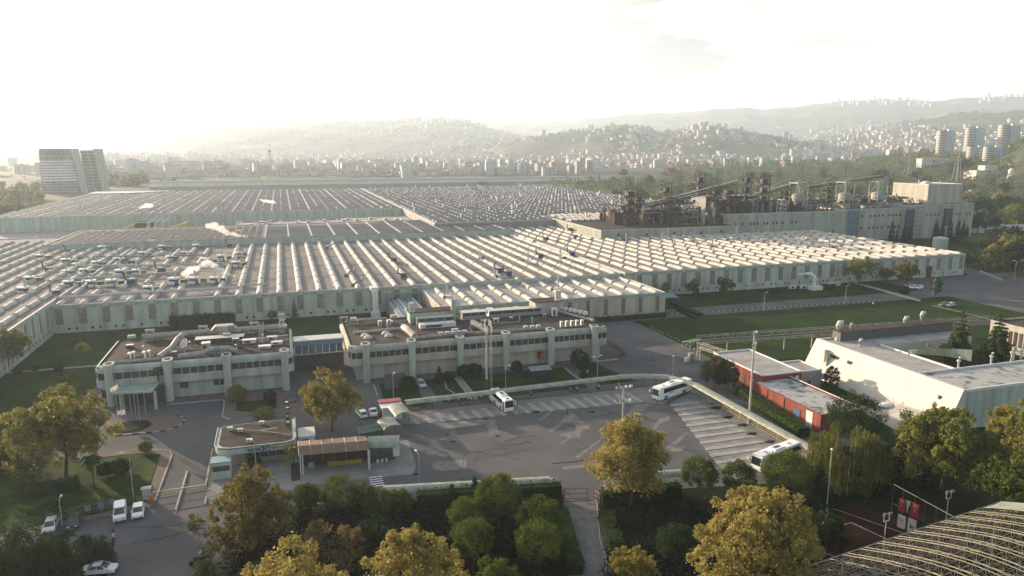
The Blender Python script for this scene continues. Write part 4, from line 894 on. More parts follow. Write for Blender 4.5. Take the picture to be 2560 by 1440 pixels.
def box_unit(lab, x, y, lx, ly, lz, z=9.35, mat='unit_white', top='unit_white', cat='roof unit', name='air_conditioner'):
    t = thing(name, lab, cat, (x, y, z)); m = MB(); m.box(x-lx/2, y-ly/2, z+.1, x+lx/2, y+ly/2, z+lz); P(m, 'casing', mat, t)
    m = MB(); m.box(x-lx/2-.08, y-ly/2-.08, z+lz, x+lx/2+.08, y+ly/2+.08, z+lz+.08); P(m, 'lid', top, t)
    m = MB(); m.box(x-lx*.35, y-ly/2-.05, z+.3, x+lx*.1, y-ly/2-.01, z+lz*.8); P(m, 'grille', 'dark', t)
    m = MB(); m.box(x-lx/2, y-ly/2, z, x-lx/2+.15, y+ly/2, z+.1); m.box(x+lx/2-.15, y-ly/2, z, x+lx/2, y+ly/2, z+.1); P(m, 'foot', 'metal_grey', t); return t
box_unit('flat white cabinet on the smaller office roof right of centre', -10.4, 198.2, 3.4, 1.6, 1.0)
box_unit('cream cabinet near the right end of the smaller office roof', -4.6, 200, 2.6, 1.5, .9, mat='wall_cream')
box_unit('pale green box in the middle of the smaller office roof', -20.6, 193.5, 2.0, 2.0, 2.2, mat='band_green')
box_unit('bright green box at the front edge of the smaller office roof', -18.6, 187.0, 1.5, 1.4, 1.1, mat='green_paint', top='green_paint')
box_unit('dark cabinet on stilts on the smaller office roof', -13.6, 195.6, 1.6, 1.2, 2.2, mat='metal_dark', top='metal_pale')
box_unit('low white tray unit near the front right of the smaller office roof', -6.4, 192, 3.0, 1.8, .6); box_unit('white double fan unit at the right end of the smaller office roof', -3.4, 194.6, 2.8, 1.4, .8)
for i, x in enumerate((-37.8, -37.0, -34.6, -33.6)): box_unit('narrow white condenser at the front left of the smaller office roof', x, 190.6+(i % 2)*.8, .5, 1.5, 1.7)['group'] = 'condensers on the smaller office roof'
t = thing('antenna_cluster', 'cluster of aerials and pipes at the back right corner of the smaller office roof', 'antennas', (-2, 208, 9.35)); m = MB(); lattice(m, -2, 208, 9.35, 14.5, 1.2, 3, .07); P(m, 'mast', 'metal_pale', t)
for q in range(6): m = MB(); m.box(-2.9+q*.35, 207.2, 11+q % 3, -2.7+q*.35, 207.5, 12.2+q % 3); P(m, 'antenna', 'unit_white', t)
t = thing('ladder_mast', 'leaning pale ladder frame on the right half of the smaller office roof', 'ladder', (-7.6, 197, 9.35)); m = MB()
for dx in (0, .9): m.tube([(-8.0+dx, 197, 9.35), (-7.4+dx, 197, 15.2)], .09, 5)
for z in np.arange(9.8, 15, .6): m.box(-8+.1*(z-9.3), 196.95, z, -7+.1*(z-9.3), 197.05, z+.07)
P(m, 'frame', 'metal_pale', t)
for (x0, x1, y, lab) in ((-24, -12, 201.6, 'long dark raised skylight strip on the smaller office roof'), (35.5, 46.5, 203, 'raised dark clerestory on the left half of the longer office roof'), (50, 75, 206, 'long raised clerestory on the right half of the longer office roof')):
    t = thing('roof_clerestory', lab, 'rooflight', (x0, y, 9.35)); big = x0 > 0; z1 = 10.4 if not big else 11.6
    m = MB(); m.box(x0, y, 9.35, x1, y+3, z1); P(m, 'body', 'roof_dark' if not big else 'wall_grey', t)
    n = int((x1-x0)/2.5)
    for i in range(n): m = MB(); l = x0+(x1-x0)*i/n; m.use('glass_dark').box(l+.12, y-.06, z1-.95, l+(x1-x0)/n-.12, y-.01, z1-.15); P(m, 'window', None, t)
    m = MB(); m.box(x0-.15, y-.2, z1, x1+.15, y+3.2, z1+.12); P(m, 'roof', 'metal_pale', t)
t = thing('plant_room', 'pale plant room with a brown roof on the left half of the longer office roof', 'plant room', (35, 205.5, 9.35)); m = MB(); m.box(34, 206.3, 9.35, 47, 211.5, 12.6); P(m, 'wall', 'wall_green', t)
m = MB(); m.box(33.8, 206.1, 12.6, 47.2, 211.7, 12.8); P(m, 'roof', 'roof_brown', t); m = MB(); m.tube([(34.8, 207, 12.4), (34.8, 207, 15.6)], .9, 10); P(m, 'chimney', 'skylight_white', t); m = MB(); m.box(46.6, 206, 9.4, 47.8, 207.2, 16); P(m, 'shaft', 'wall_green', t)
t = thing('plant_room', 'plant room with a cream end wall at the right of the longer office roof', 'plant room', (72, 206, 9.35)); m = MB(); m.box(73.5, 207, 9.35, 82, 213, 13); P(m, 'wall', 'wall_cream', t); m = MB(); m.box(73.3, 206.8, 13, 82.2, 213.2, 13.2); P(m, 'roof', 'roof_brown', t); m = MB(); m.tube([(81.4, 208, 12), (81.4, 208, 16.4)], 1.0, 10); P(m, 'chimney', 'wall_white', t)
box_unit('flat white slab unit lying before the clerestory on the longer office roof', 41, 200.6, 10.5, 2.6, 1.2); box_unit('white box unit behind the mast on the longer office roof', 53.5, 211, 4.2, 1.8, 1.7)
box_unit('tall white cabinet before the right plant room on the longer office roof', 78.5, 203.6, 1.6, 1.4, 2.4); box_unit('cream box unit at the back of the longer office roof', 60, 211.6, 1.8, 1.5, 1.9, mat='wall_cream'); box_unit('dark box unit at the back of the longer office roof', 65.5, 212, 2.4, 1.4, 1.5, mat='metal_dark')
for i, x in enumerate((40, 41.7, 43.4, 45.1, 46.8, 64.6, 66.6, 68.4)): box_unit('small white condenser in the front row of the longer office roof', x, 190.6 if x < 50 else 190.2, 1.1, .6, .9)['group'] = 'condensers on the longer office roof'
for i, x in enumerate((75.4, 77, 78.6, 80.2, 81.8)): box_unit('tall condenser at the right corner of the longer office roof', x, 189.6, .7, .9, 1.6)['group'] = 'tall condensers on the longer office roof'
for i, (x, y) in enumerate(((19.8, 196.5), (25.5, 197), (20.3, 193.8), (26, 194))): m = MB(); m.ball((x, y, 9.3), 1.2, .8, .9, 10, 4, True); m.box(x-1.1, y-.7, 9.3, x+1.1, y+.7, 9.5); tag(m.build('roof_vent', 'skylight_old'), 'small domed vent on the left end of the longer office roof', 'vent', 'domed vents on the longer office roof')
for i, (x, y, rz) in enumerate(((25.3, 207, 0), (28, 207.5, 0))): box_unit('pale box unit at the left end of the longer office roof', x, y, 1, 1, 1.5)['group'] = 'box units at the left end'
t = thing('pipe_rack', 'rusty pipe rack with white units along the right edge of the longer office roof', 'pipe rack', (84, 205, 9.35)); m = MB(); m.obox(83.5, 205, 9.9, 1.2, 18, .25, .25); P(m, 'rack', 'rust', t)
for i in range(8): m = MB(); m.obox(80.6+i*.9, 212-i*1.9, 10.2, 1, 1, 1.0, .3); P(m, 'fan', 'unit_white', t)
rr_ = random.Random(31)
for (rx0, rx1, ry0, ry1, nm, ex) in ((-41, -3, 188, 208, 'smaller', 16), (18, 85, 189, 213, 'longer', 30)):
    for i in range(ex):
        x, y = rr_.uniform(rx0, rx1), rr_.uniform(ry0, ry1); k = i % 3
        if k == 0: l = rr_.uniform(3, 10); a = rr_.choice((0, PI/2)); pipe('roof_pipe', 'thin pipe run lying on the %s office roof' % nm, [(x, y, 9.6), (min(rx1, x+l*math.cos(a)), min(ry1, y+l*math.sin(a)), 9.6), (min(rx1, x+l*math.cos(a)), min(ry1, y+l*math.sin(a)), 9.35)], rr_.uniform(.08, .2), rr_.choice(['insulation', 'metal_pale', 'metal_grey', 'rust']), n=5)['group'] = 'pipe runs on the %s office roof' % nm
        elif k == 1: box_unit('small machine box on the %s office roof' % nm, x, y, rr_.uniform(.7, 1.8), rr_.uniform(.6, 1.4), rr_.uniform(.6, 1.5), mat=rr_.choice(['unit_white', 'metal_grey', 'insulation', 'metal_dark', 'wall_cream']))['group'] = 'machine boxes on the %s office roof' % nm
        else:
            t = thing('roof_vent', 'capped vent pipe on the %s office roof' % nm, 'vent', (x, y, 9.35), 'capped vent pipes on the %s office roof' % nm); hh = rr_.uniform(.7, 1.8); m = MB(); m.tube([(x, y, 9.3), (x, y, 9.35+hh)], .18, 7); P(m, 'pipe', 'metal_pale', t); m = MB(); m.tube([(x, y, 9.35+hh), (x, y, 9.6+hh)], .36, 8, True, .1); P(m, 'cap', 'metal_grey', t)
# white elbow duct on the ground by the hall
t = thing('air_duct', 'tall white elbow duct standing on the grass against the long hall', 'duct', (30, 262, 0)); m = MB(); m.box(29.4, 259.5, 2.0, 31.4, 261.5, 9.5); m.box(28.6, 257.5, .1, 31.8, 260.5, 2.0); P(m, 'duct', 'unit_white', t); m = MB(); m.box(29, 260.6, 9.5, 31.8, 264.8, 10.6); P(m, 'elbow', 'unit_white', t)
t = thing('blue_ductwork', 'blue and grey walkway cover between the long hall and the office roof', 'walkway', (36, 236, 0)); m = MB(); m.box(35, 219, 5.2, 45, 262, 5.6); P(m, 'roof', 'blue_pale', t)
for i in range(4): m = MB(); m.box(36+i*2.6, 219, 5.62, 36.4+i*2.6, 262, 6.1); P(m, 'pipe', 'metal_pale' if i % 2 else 'metal_dark', t)
m = MB(); m.box(34.6, 262, 0, 35, 263, 7.6); m.box(34.6, 262, 7.3, 47.5, 263, 7.7); m.box(34.8, 219, 0, 35, 262, 5.2); P(m, 'frame', 'metal_grey', t)
# glazed bridge
t = thing('glazed_bridge', 'glazed first-floor bridge with a blue fascia joining the two office blocks', 'footbridge', (1, 199, 0))
m = MB(); m.box(.9, 198.6, 4.6, 13.9, 203, 4.9); P(m, 'floor', 'metal_grey', t); m = MB(); m.box(.8, 198.2, 8.6, 14.0, 203.4, 8.9); P(m, 'roof', 'metal_pale', t); m = MB(); m.box(.9, 198.35, 7.4, 13.9, 198.5, 8.6); P(m, 'fascia', 'blue_pale', t)
for i in range(7): m = MB(); l = 1+i*1.84; m.use('glass_blue').box(l+.1, 198.6, 5.0, l+1.74, 198.65, 7.3); m.use('frame_white').box(l-.05, 198.5, 4.9, l+.1, 198.7, 7.4); P(m, 'window', None, t)
m = MB(); m.box(.6, 202, 0, 14.2, 202.3, 4.6); P(m, 'back_wall', 'metal_dark', t)
# ---------------------------------------------------------------- lattice mast, floodlights, lamps
x, y = G(1222, 975); t = thing('lattice_mast', 'tall white lattice mast with aerials in front of the longer office block', 'mast', (x, y, 0))
m = MB(); m.use('green_shed').tube([(x-.55, y, 0), (x-.55, y, 3)], .42, 8); m.use('metal_pale').tube([(x-.55, y, 3), (x-.5, y, 16.8)], .34, 8, True, .22)
for z in np.arange(0, 16.4, .8): m.use('metal_grey').box(x+.5, y-.1, z, x+.9, y+.1, z+.08)
m.use('metal_pale').tube([(x+.5, y, 0), (x+.5, y, 16.6)], .06, 5); m.tube([(x+.9, y, 0), (x+.9, y, 16.6)], .06, 5); P(m, 'pole', None, t)
for i in range(6): m = MB(); a = i*PI/3; m.box(x+math.cos(a)*.9-.12, y+math.sin(a)*.9-.12, 15+i % 2*1.6, x+math.cos(a)*.9+.12, y+math.sin(a)*.9+.12, 16.6+i % 2*1.6); P(m, 'antenna', 'unit_white', t)
m = MB(); m.tube([(x+1.1*math.cos(q*PI/4), y+1.1*math.sin(q*PI/4), 15.4) for q in range(9)], .06, 5); P(m, 'ring', 'metal_grey', t)
def lamp(lab, px, py, h, kind='single', group=None, rz=0, h0=0):
    x, y = G(px, py); t = thing('street_lamp' if kind != 'flood' else 'floodlight_mast', lab, 'lamp post' if kind != 'flood' else 'floodlight mast', (x, y, 0), group); m = MB(); c, s = math.cos(rz), math.sin(rz)
    r = .09 if kind != 'flood' else .28
    m.tube([(x, y, 0), (x, y, h)], r, 7, True, r*.6)
    if kind == 'single': m.tube([(x, y, h), (x+1.1*c, y+1.1*s, h+.15)], .05, 5)
    if kind == 'double': m.tube([(x-1*c, y-1*s, h+.25), (x, y, h), (x+1*c, y+1*s, h+.25)], .05, 5)
    if kind == 'flood':
        for k in range(2): zz = h-.3-k*2.6; m.tube([(x-1.5*c, y-1.5*s, zz), (x+1.5*c, y+1.5*s, zz)], .07, 5); m.tube([(x-1*c, y-1*s, zz+.1), (x-1*c, y-1*s, zz+1.2)], .05, 5)
    if kind == 'frame': m.tube([(x-.5, y, h), (x-.5, y, h+1.1)], .06, 5); m.tube([(x+.5, y, h), (x+.5, y, h+1.1)], .06, 5); m.tube([(x-.5, y, h), (x+.5, y, h)], .06, 5)
    P(m, 'pole', 'metal_pale', t); heads = []
    if kind == 'single': heads = [(x+1.3*c, y+1.3*s, h+.1)]
    if kind == 'double': heads = [(x-1.2*c, y-1.2*s, h+.22), (x+1.2*c, y+1.2*s, h+.22)]
    if kind == 'globe': heads = [(x, y, h+.2)]
    for hd in heads:
        m = MB(); (m.ball(hd, .24, .24, .24, 8, 6) if kind == 'globe' else m.obox(hd[0], hd[1], hd[2], .75, .3, .16, rz)); P(m, 'lamp_head', 'unit_white', t)
    if kind == 'flood':
        for k in range(2):
            for q in (-1.4, -.5, .5, 1.4): zz = h-.15-k*2.6; m = MB(); m.obox(x+q*c, y+q*s-.25, zz, .5, .3, .45, rz, -.4); P(m, 'floodlight', 'metal_grey' if q < 0 else 'unit_white', t)
    if kind == 'frame':
        for q in (-.5, .5): m = MB(); m.box(x+q-.3, y-.35, h+1.0, x+q+.3, y, h+1.4); P(m, 'floodlight', 'metal_dark', t)
    return t
lamp('tall floodlight mast at the right edge of the bus yard beside the red building', 1872, 1062, 21, 'flood', rz=.7)
lamp('floodlight mast rising behind the tall golden tree in the bus yard', 1553, 1185, 17.2, 'flood', rz=0)
lamp('lamp post in the garden left of the lattice mast, before the long office', 984, 1000, 6.3, 'single', rz=1.2); lamp('lamp post just right of the lattice mast in the office garden', 1264, 975, 6.6, 'single', rz=-1)
lamp('double-armed lamp post at the right end of the long office', 1493, 945, 5.8, 'double', rz=.3); lamp('lamp post on the open asphalt behind the parked coach', 1681, 952, 6.6, 'globe')
lamp('lamp post with a bright head at the front left of the bus yard', 1049, 1215, 6.2, 'single', rz=1.8); lamp('short lamp post before the gatehouse sign', 641, 1180, 6, 'single', rz=2)
lamp('slim green lamp post in the lawn at the lower left', 334, 1245, 8.3, 'single', rz=2.8, group=None); lamp('short curved lamp by the red building', 1842, 975, 5.8, 'single', rz=2.9)
lamp('lamp post on the far lawn, left one', 1909, 778, 7, 'single', rz=.2); lamp('lamp post on the far lawn, right one', 2112, 762, 7.6, 'single', rz=.2); lamp('lamp post beside the dark tree at the far car park', 2331, 742, 7.2, 'single', rz=.2)
lamp('twin floodlight pole on the near side of the clay court', 1207+1000, 1385, 5.4, 'frame'); lamp('twin floodlight pole behind the clay court banners', 2361, 1330, 5.8, 'frame')
lamp('tall bare pole at the left corner of the clay court', 2066, 1280, 11, 'globe'); lamp('lamp post by the far road at the right edge', 2463, 668, 9, 'single', rz=3); lamp('second lamp post by the far road, nearer the right edge', 2535, 700, 9, 'single', rz=3)
lamp('white globe lamp at the gap in the canopy by the yard exit', 1380, 1222, 1.6, 'globe'); lamp('thin pole with a white head by the street, lower left', 156, 1315, 4.5, 'single', rz=1.6)
# flagpoles
for i in range(7):
    x, y = G(296+i*11, 1056-(i % 2)*2); y = 172.4-(i % 3)*.8; t = thing('flagpole', ['first flagpole from the left in front of the smaller office block', 'second flagpole from the left, flying a white flag', 'third flagpole from the left in the round flower bed row', 'middle flagpole of the row of seven', 'fifth flagpole from the left in the row of seven', 'second flagpole from the right in the row of seven', 'rightmost flagpole of the row of seven'][i], 'flagpole', (x, y, 0), 'seven flagpoles')
    m = MB(); m.tube([(x, y, .1), (x, y, 9.6)], .085, 6, True, .05); P(m, 'pole', 'metal_pale', t)
    if i in (1, 2):
        z = 9.2 if i == 1 else 3.4; m = MB(); vs = []
        for a in range(7):
            for b_ in range(5): u, v = a/6, b_/4; vs.append((x-.05-u*1.6, y+.18*math.sin(u*7+v*2), z-v*1.1*(1-u*.1)-u*(1.0 if i == 1 else .35)-.1*math.sin(u*5)))
        m.add(vs, [(a*5+b_, a*5+b_+1, (a+1)*5+b_+1, (a+1)*5+b_) for a in range(6) for b_ in range(4)]); P(m, 'flag', 'banner_white', t)
# ---------------------------------------------------------------- barrel canopies round the yard
def canopy(lab, pts, pw=2.6, h=2.75, step=3.3, rise=.75, close=False, posts=True, back=True, post_mat='metal_dark'):
    t = thing('yard_canopy', lab, 'canopy', (*pts[0], 0)); P0 = [Vector((*p, 0)) for p in pts]; segs = []
    L_ = 0; pl_ = []
    for a, b_ in zip(P0, P0[1:]):
        n = max(1, round((b_-a).length/step))
        for i in range(n): pl_.append((a+(b_-a)*(i/n), a+(b_-a)*((i+1)/n)))
    for k, (a, b_) in enumerate(pl_):
        d = (b_-a).normalized(); s = Vector((-d.y, d.x, 0)); N = 7; m = MB(); vs = []
        for q in (a+d*.04, b_-d*.04):
            for i in range(N+1): tt = PI*(.06+.88*i/N); vs.append(q+s*(-pw/2*math.cos(tt))+Vector((0, 0, h+rise*math.sin(tt))))
        m.use('fibreglass').add(vs, [(i, i+1, N+2+i, N+1+i) for i in range(N)]); 
        vs = []
        for q in (b_-d*.06, b_+d*.06):
            for i in range(N+1): tt = PI*(.04+.92*i/N); vs.append(q+s*(-(pw/2+.04)*math.cos(tt))+Vector((0, 0, h+(rise+.04)*math.sin(tt))))
        m.use('metal_pale').add(vs, [(i, i+1, N+2+i, N+1+i) for i in range(N)])
        P(m, 'roof_panel', None, t)
        if posts:
            m = MB(); p = a+s*(pw/2-.15); m.tube([tuple(p), tuple(p+Vector((0, 0, h)))], .08, 5); q = a-s*(pw/2-.15); m.tube([tuple(p+Vector((0, 0, h))), tuple(q+Vector((0, 0, h)))], .05, 4); P(m, 'post', post_mat, t)
    if back:
        m = MB()
        for a, b_ in zip(P0, P0[1:]):
            d = (b_-a).normalized(); s = Vector((-d.y, d.x, 0))
            for z in (.5, 1.0, 1.5): m.tube([tuple(a+s*(pw/2-.15)+Vector((0, 0, z))), tuple(b_+s*(pw/2-.15)+Vector((0, 0, z)))], .05, 4)
        P(m, 'railing', post_mat, t)
    return t
canopy('long translucent barrel canopy along the back of the bus yard, behind the parked motorcycles', [(24.3, 157.4), (74, 159.4), (80, 159.6), (86, 158.4), (91.5, 155.8)])
canopy('translucent barrel canopy running down the right side of the bus yard', [(91.8, 155.4), (94.8, 148), (95.2, 106)], post_mat='yellow_paint')
canopy('translucent barrel canopy along the hedge at the front left of the bus yard', [(13.6, 115.6), (42, 110.3)], back=False); canopy('short stretch of barrel canopy behind the round pines at the front right', [(60, 106.8), (72, 104.5)], back=False)
canopy('short wide barrel canopy near the guard kiosks, right one of a pair', [(22.0, 155.5), (22.7, 149.3)], 4.0, 2.8, 3.2, .95, back=False); canopy('short wide barrel canopy near the guard kiosks, left one of a pair', [(18.6, 148), (19.4, 142.8)], 4.0, 2.7, 3.0, .95, back=False)
t = canopy('large ribbed barrel canopy with a notice board and bins, right of the brown canopy', [(13.3, 136.2), (19.4, 134.9)], 5.4, 2.9, 2.1, 1.2, back=False)
m = MB(); m.box(13.4, 138.3, 0, 19.3, 138.5, 3); P(m, 'back_wall', 'wall_grey', t); m = MB(); m.box(17.9, 133.0, 1.0, 19.2, 133.1, 3.0); P(m, 'notice_board', 'unit_white', t); m = MB(); m.box(13.5, 133.8, 0, 18.4, 133.9, 1.9); P(m, 'screen', 'metal_dark', t)
for i in range(3):
    x = 14.9+i*.85; t = thing('litter_bin', ['white litter bin under the ribbed canopy, left of three', 'white litter bin under the ribbed canopy, middle of three', 'white litter bin under the ribbed canopy, right of three'][i], 'bin', (x, 133.2, 0)); m = MB(); m.tube([(x, 133.2, 0), (x, 133.2, .85)], .22, 8, True, .3); P(m, 'body', 'unit_white', t); m = MB(); m.tube([(x, 133.2, .85), (x, 133.2, .95)], .31, 8); P(m, 'lid', 'metal_dark', t)
# red roofed kiosk with white front, green shed
t = thing('guard_kiosk', 'white kiosk with a red roof edge beside the end of the back canopy', 'kiosk', (20.8, 158.5, 0)); m = MB(); m.box(18.8, 155.2, 0, 23.2, 160, 2.9); P(m, 'wall', 'unit_white', t); m = MB(); m.box(18.5, 158.0, 2.9, 23.6, 160.3, 3.3); P(m, 'roof', 'red_bright', t); m = MB(); m.box(18.5, 154.9, 2.92, 23.6, 157.98, 3.05); P(m, 'canopy', 'unit_white', t); m = MB(); m.box(18.7, 156, .3, 18.78, 159, 2.5); P(m, 'window', 'glass_dark', t)
t = thing('green_shed', 'dark green gable shed beside the twin barrel canopies', 'shed', (14.6, 146, 0)); m = MB(); m.box(12.6, 143.4, 0, 17.4, 147, 2.4); P(m, 'wall', 'green_shed', t); m = MB(); m.add([(12.3, 143.1, 2.35), (17.7, 143.1, 2.75), (17.7, 147.3, 2.75), (12.3, 147.3, 2.35)], [(0, 1, 2, 3), (3, 2, 1, 0)]); P(m, 'roof', 'band_green', t); bpy.data.objects[o1.name]
# ---------------------------------------------------------------- gatehouse with sign, brown canopy
t = gh = thing('gatehouse', 'flat gatehouse with a gravel roof and a curved white fascia carrying a dark sign', 'gatehouse', (-15, 139, 0))
m = MB(); m.box(-14.2, 140.6, 0, -.6, 151.5, 3.1); P(m, 'wall', 'wall_grey', t)
m = MB(); poly = [(-15, 141.5), (-14.3, 139.6), (-12.5, 138.8), (-2, 138.6), (-.4, 139.4), (0, 141), (0, 152), (-14, 152), (-15, 151)]; m.prism(poly, 2.9, 4.1); P(m, 'fascia', 'wall_green', t)
m = MB(); m.prism([(-14.3, 141.8), (-13.6, 140.4), (-12.2, 139.7), (-2.2, 139.5), (-1, 140.1), (-.7, 141.4), (-.7, 151.3), (-13.6, 151.3), (-14.3, 150.6)], 4.1, 4.16); P(m, 'roof', 'roof_brown', t)
m = MB(); 
for a, b_ in zip(poly, poly[1:]+poly[:1]): m.tube([(a[0], a[1], 4.15), (b_[0], b_[1], 4.15)], .13, 5)
P(m, 'roof_edge', 'metal_dark', t)
for i in range(6): m = MB(); l = -9.6+i*1.45; m.box(l, 140.45, 1.1, l+1.25, 140.55, 2.6); P(m, 'window', 'glass_dark', t)
m = MB(); m.box(-1.9, 140.4, .1, -.9, 140.5, 2.3); P(m, 'door', 'metal_grey', t)
m = MB(); m.box(-1.9, 138.2, 2.5, -1.0, 138.35, 2.9); P(m, 'small_sign', 'unit_white', t)
def text(s, size, loc, rot, mat, parent, name='lettering', ext=.02, bold=0):
    c = bpy.data.curves.new('txt', 'FONT'); c.body = s; c.size = size; c.extrude = ext; c.offset = bold; c.align_x = 'LEFT'
    o = bpy.data.objects.new('txt', c); C.objects.link(o); bpy.context.view_layer.update()
    me = bpy.data.meshes.new_from_object(o.evaluated_get(bpy.context.evaluated_depsgraph_get())); bpy.data.objects.remove(o)
    q = bpy.data.objects.new(name, me); C.objects.link(q); me.materials.clear(); me.materials.append(MATS[mat])
    q.parent = parent; q.location = Vector(loc)-wloc(parent); q.rotation_euler = rot; return q
text('KORD', .78, (-9.0, 138.60, 3.22), (PI/2, 0, -.02), 'navy', t, 'sign_lettering', .03, .03)
for i, ch in enumerate('SA'):
    cxx = -6.35+i*1.05; m = MB(); n = 20; m.add([(cxx+.5*math.cos(2*PI*k/n), 138.58, 3.5+.5*math.sin(2*PI*k/n)) for k in range(n)], [tuple(range(n))]); P(m, 'sign_disc', 'navy', t)
    text(ch, .72, (cxx-.25, 138.56, 3.25), (PI/2, 0, -.02), 'unit_white', t, 'sign_lettering', .01, .03)
m = MB(); m.box(-4.55, 138.52, 3.35, -4.25, 138.58, 3.62); m.box(-4.1, 138.52, 3.42, -2.5, 138.58, 3.5); P(m, 'sign_small_print', 'navy', t)
for (x, y) in ((-12.6, 148.5), (-10.6, 147), (-6.6, 150), (-8.7, 141)): box_unit('small white outdoor unit on the gatehouse gravel roof', x, y, .9, .45, .65, 4.16)['group'] = 'outdoor units on the gatehouse roof'
pipe('roof_pipe', 'grey pipe bracing running across the gatehouse roof', [(-13.5, 149.4, 4.5), (-5, 144.5, 4.5), (-1, 141.6, 4.5)], .08, 'metal_pale')
pipe('roof_pipe', 'short white pipe in the middle of the gatehouse roof', [(-6.6, 145.6, 4.6), (-3.6, 146, 4.6)], .12, 'unit_white')
x, y = -1.4, 147; t = thing('antenna_mast', 'rusty lattice aerial mast at the right of the gatehouse roof', 'mast', (x, y, 0)); m = MB(); lattice(m, x, y, 0, 9.4, .7, 8, .05); P(m, 'frame', 'rust', t)
for z in (5, 6.5, 8, 9.2): m = MB(); m.box(x-.3, y-.3, z, x+.3, y+.3, z+.35); P(m, 'panel', 'unit_white', t)
t = thing('brown_canopy', 'long gate canopy with brown tinted panels and a dark glazed front beside the gatehouse', 'canopy', (0, 132, 0))
for i in range(6):
    x0 = .3+i*2.15; y0 = 132.2-i*.22; m = MB(); z = 4.9
    m.use('brown_panel').add([(x0, y0, 3.9), (x0+2.05, y0-.2, 3.9), (x0+2.05, y0+1.9, 4.95), (x0, y0+2.1, 4.95), (x0+2.05, y0+5.2, 4.6), (x0, y0+5.4, 4.6)], [(0, 1, 2, 3), (3, 2, 4, 5)])
    m.use('insulation').tube([(x0, y0-.02, 3.95), (x0, y0+2.1, 5.0), (x0, y0+5.4, 4.65)], .07, 4); P(m, 'roof_panel', None, t)
    m = MB(); m.use('brown_dark').add([(x0, y0+.05, 2.2), (x0+2.05, y0-.15, 2.2), (x0+2.05, y0-.15, 3.85), (x0, y0+.05, 3.85)], [(0, 1, 2, 3), (3, 2, 1, 0)]); m.use('brown_panel').box(x0-.04, y0-.05, 2.2, x0+.04, y0, 3.85); P(m, 'front_panel', None, t)
m = MB()
for x in (.5, .9, 12.9, 13.1): m.tube([(x, 132.0 if x < 5 else 130.8, 0), (x, 132.0 if x < 5 else 130.8, 3.9)], .12, 6)
P(m, 'post', 'unit_white', t)
m = MB(); m.box(5.5, 134.2, 0, 12, 134.5, 1.9); P(m, 'barrier_panel', 'yellow_paint', t); m = MB(); m.box(1.2, 136, 0, 12.8, 136.3, 4.4); P(m, 'back_wall', 'brown_dark', t); m = MB(); m.box(1.9, 131.6, 1.5, 2.9, 131.7, 2.5); P(m, 'screen', 'metal_grey', t)
# small pale cabin and connector roof behind
box_unit('pale flat cabin roof between the gatehouse and the brown canopy', 2.1, 147, 3.2, 5, 2.6, 0, 'unit_white', 'unit_white', 'cabin', 'cabin')
# ---------------------------------------------------------------- red and white buildings at the right
def flat(name, label, x0, x1, y0, y1, h, wm, rm, par=.35, edge='unit_white', cat='building'):
    t = thing(name, label, cat, (x0, y0, 0)); m = MB(); m.box(x0, y0, 0, x1, y1, h); P(m, 'wall', wm, t)
    m = MB(); m.box(x0+.25, y0+.25, h, x1-.25, y1-.25, h+.06); P(m, 'roof', rm, t)
    m = MB(); m.box(x0-.05, y0-.05, h, x1+.05, y0+.25, h+par); m.box(x0-.05, y1-.25, h, x1+.05, y1+.05, h+par); m.box(x0-.05, y0+.25, h, x0+.25, y1-.25, h+par); m.box(x1-.25, y0+.25, h, x1+.05, y1-.25, h+par); P(m, 'parapet', edge, t); return t
t = flat('red_building', 'taller red block with a stained pale flat roof, behind the slanting floodlight mast', 110.2, 121.8, 143.2, 164.5, 5.2, 'red_paint', 'roof_pale')
for i, y in enumerate((146, 150, 154.5, 159)): m = MB(); m.box(110.1, y, .8 if i != 1 else .1, 110.18, y+1.1, 3.4); P(m, 'window' if i != 1 else 'door', 'metal_pale' if i == 0 else 'dark', t)
m = MB(); m.box(120, 143.1, 2.6, 121, 143.18, 4.4); P(m, 'window', 'unit_white', t)
t = flat('red_building', 'lower red block with black-stained roof, blue door and pale gate', 107.3, 118.4, 119.2, 143.1, 4.0, 'red_paint', 'roof_tank', .3, 'red_paint')
m = MB(); m.box(107.2, 125.6, 0, 107.28, 127.8, 3.1); P(m, 'door', 'blue_paint', t); m = MB(); m.box(107.2, 121.6, 0, 107.28, 123.6, 3.9); P(m, 'gate', 'unit_white', t)
for y in (131, 137): m = MB(); m.box(107.15, y, 0, 107.29, y+.3, 4.0); P(m, 'pilaster', 'red_paint', t)
pipe('roof_pipe', 'double rail pipe along the far side of the lower red block roof', [(118, 143, 4.6), (118.2, 121, 4.6)], .12, 'metal_pale')
t = flat('grey_block', 'small grey block with a white roof edge wedged behind the taller red block', 121.9, 128.2, 143.5, 152, 5.0, 'wall_grey', 'roof_pale')
m = MB(); m.box(124, 143.4, 1.2, 125, 143.48, 2.6); P(m, 'window', 'dark', t)
t = thing('blue_pool_cover', 'bright blue tarpaulin strip between the lower red block and the white hall', 'tarpaulin', (120, 128, 0)); m = MB(); m.box(120.5, 126, 0, 124.5, 138, .5); P(m, 'sheet', 'blue_pale', t); m = MB(); m.box(124.6, 143.6, 2.5, 132, 150, 2.7); P(m, 'awning', 'navy', t)
t = wh = thing('white_hall', 'large white hall with a long sunlit sloping wall facing left and stained flat roofs', 'building', (137.6, 111.6, 0))
m = MB(); A, B_ = 111.6, 157
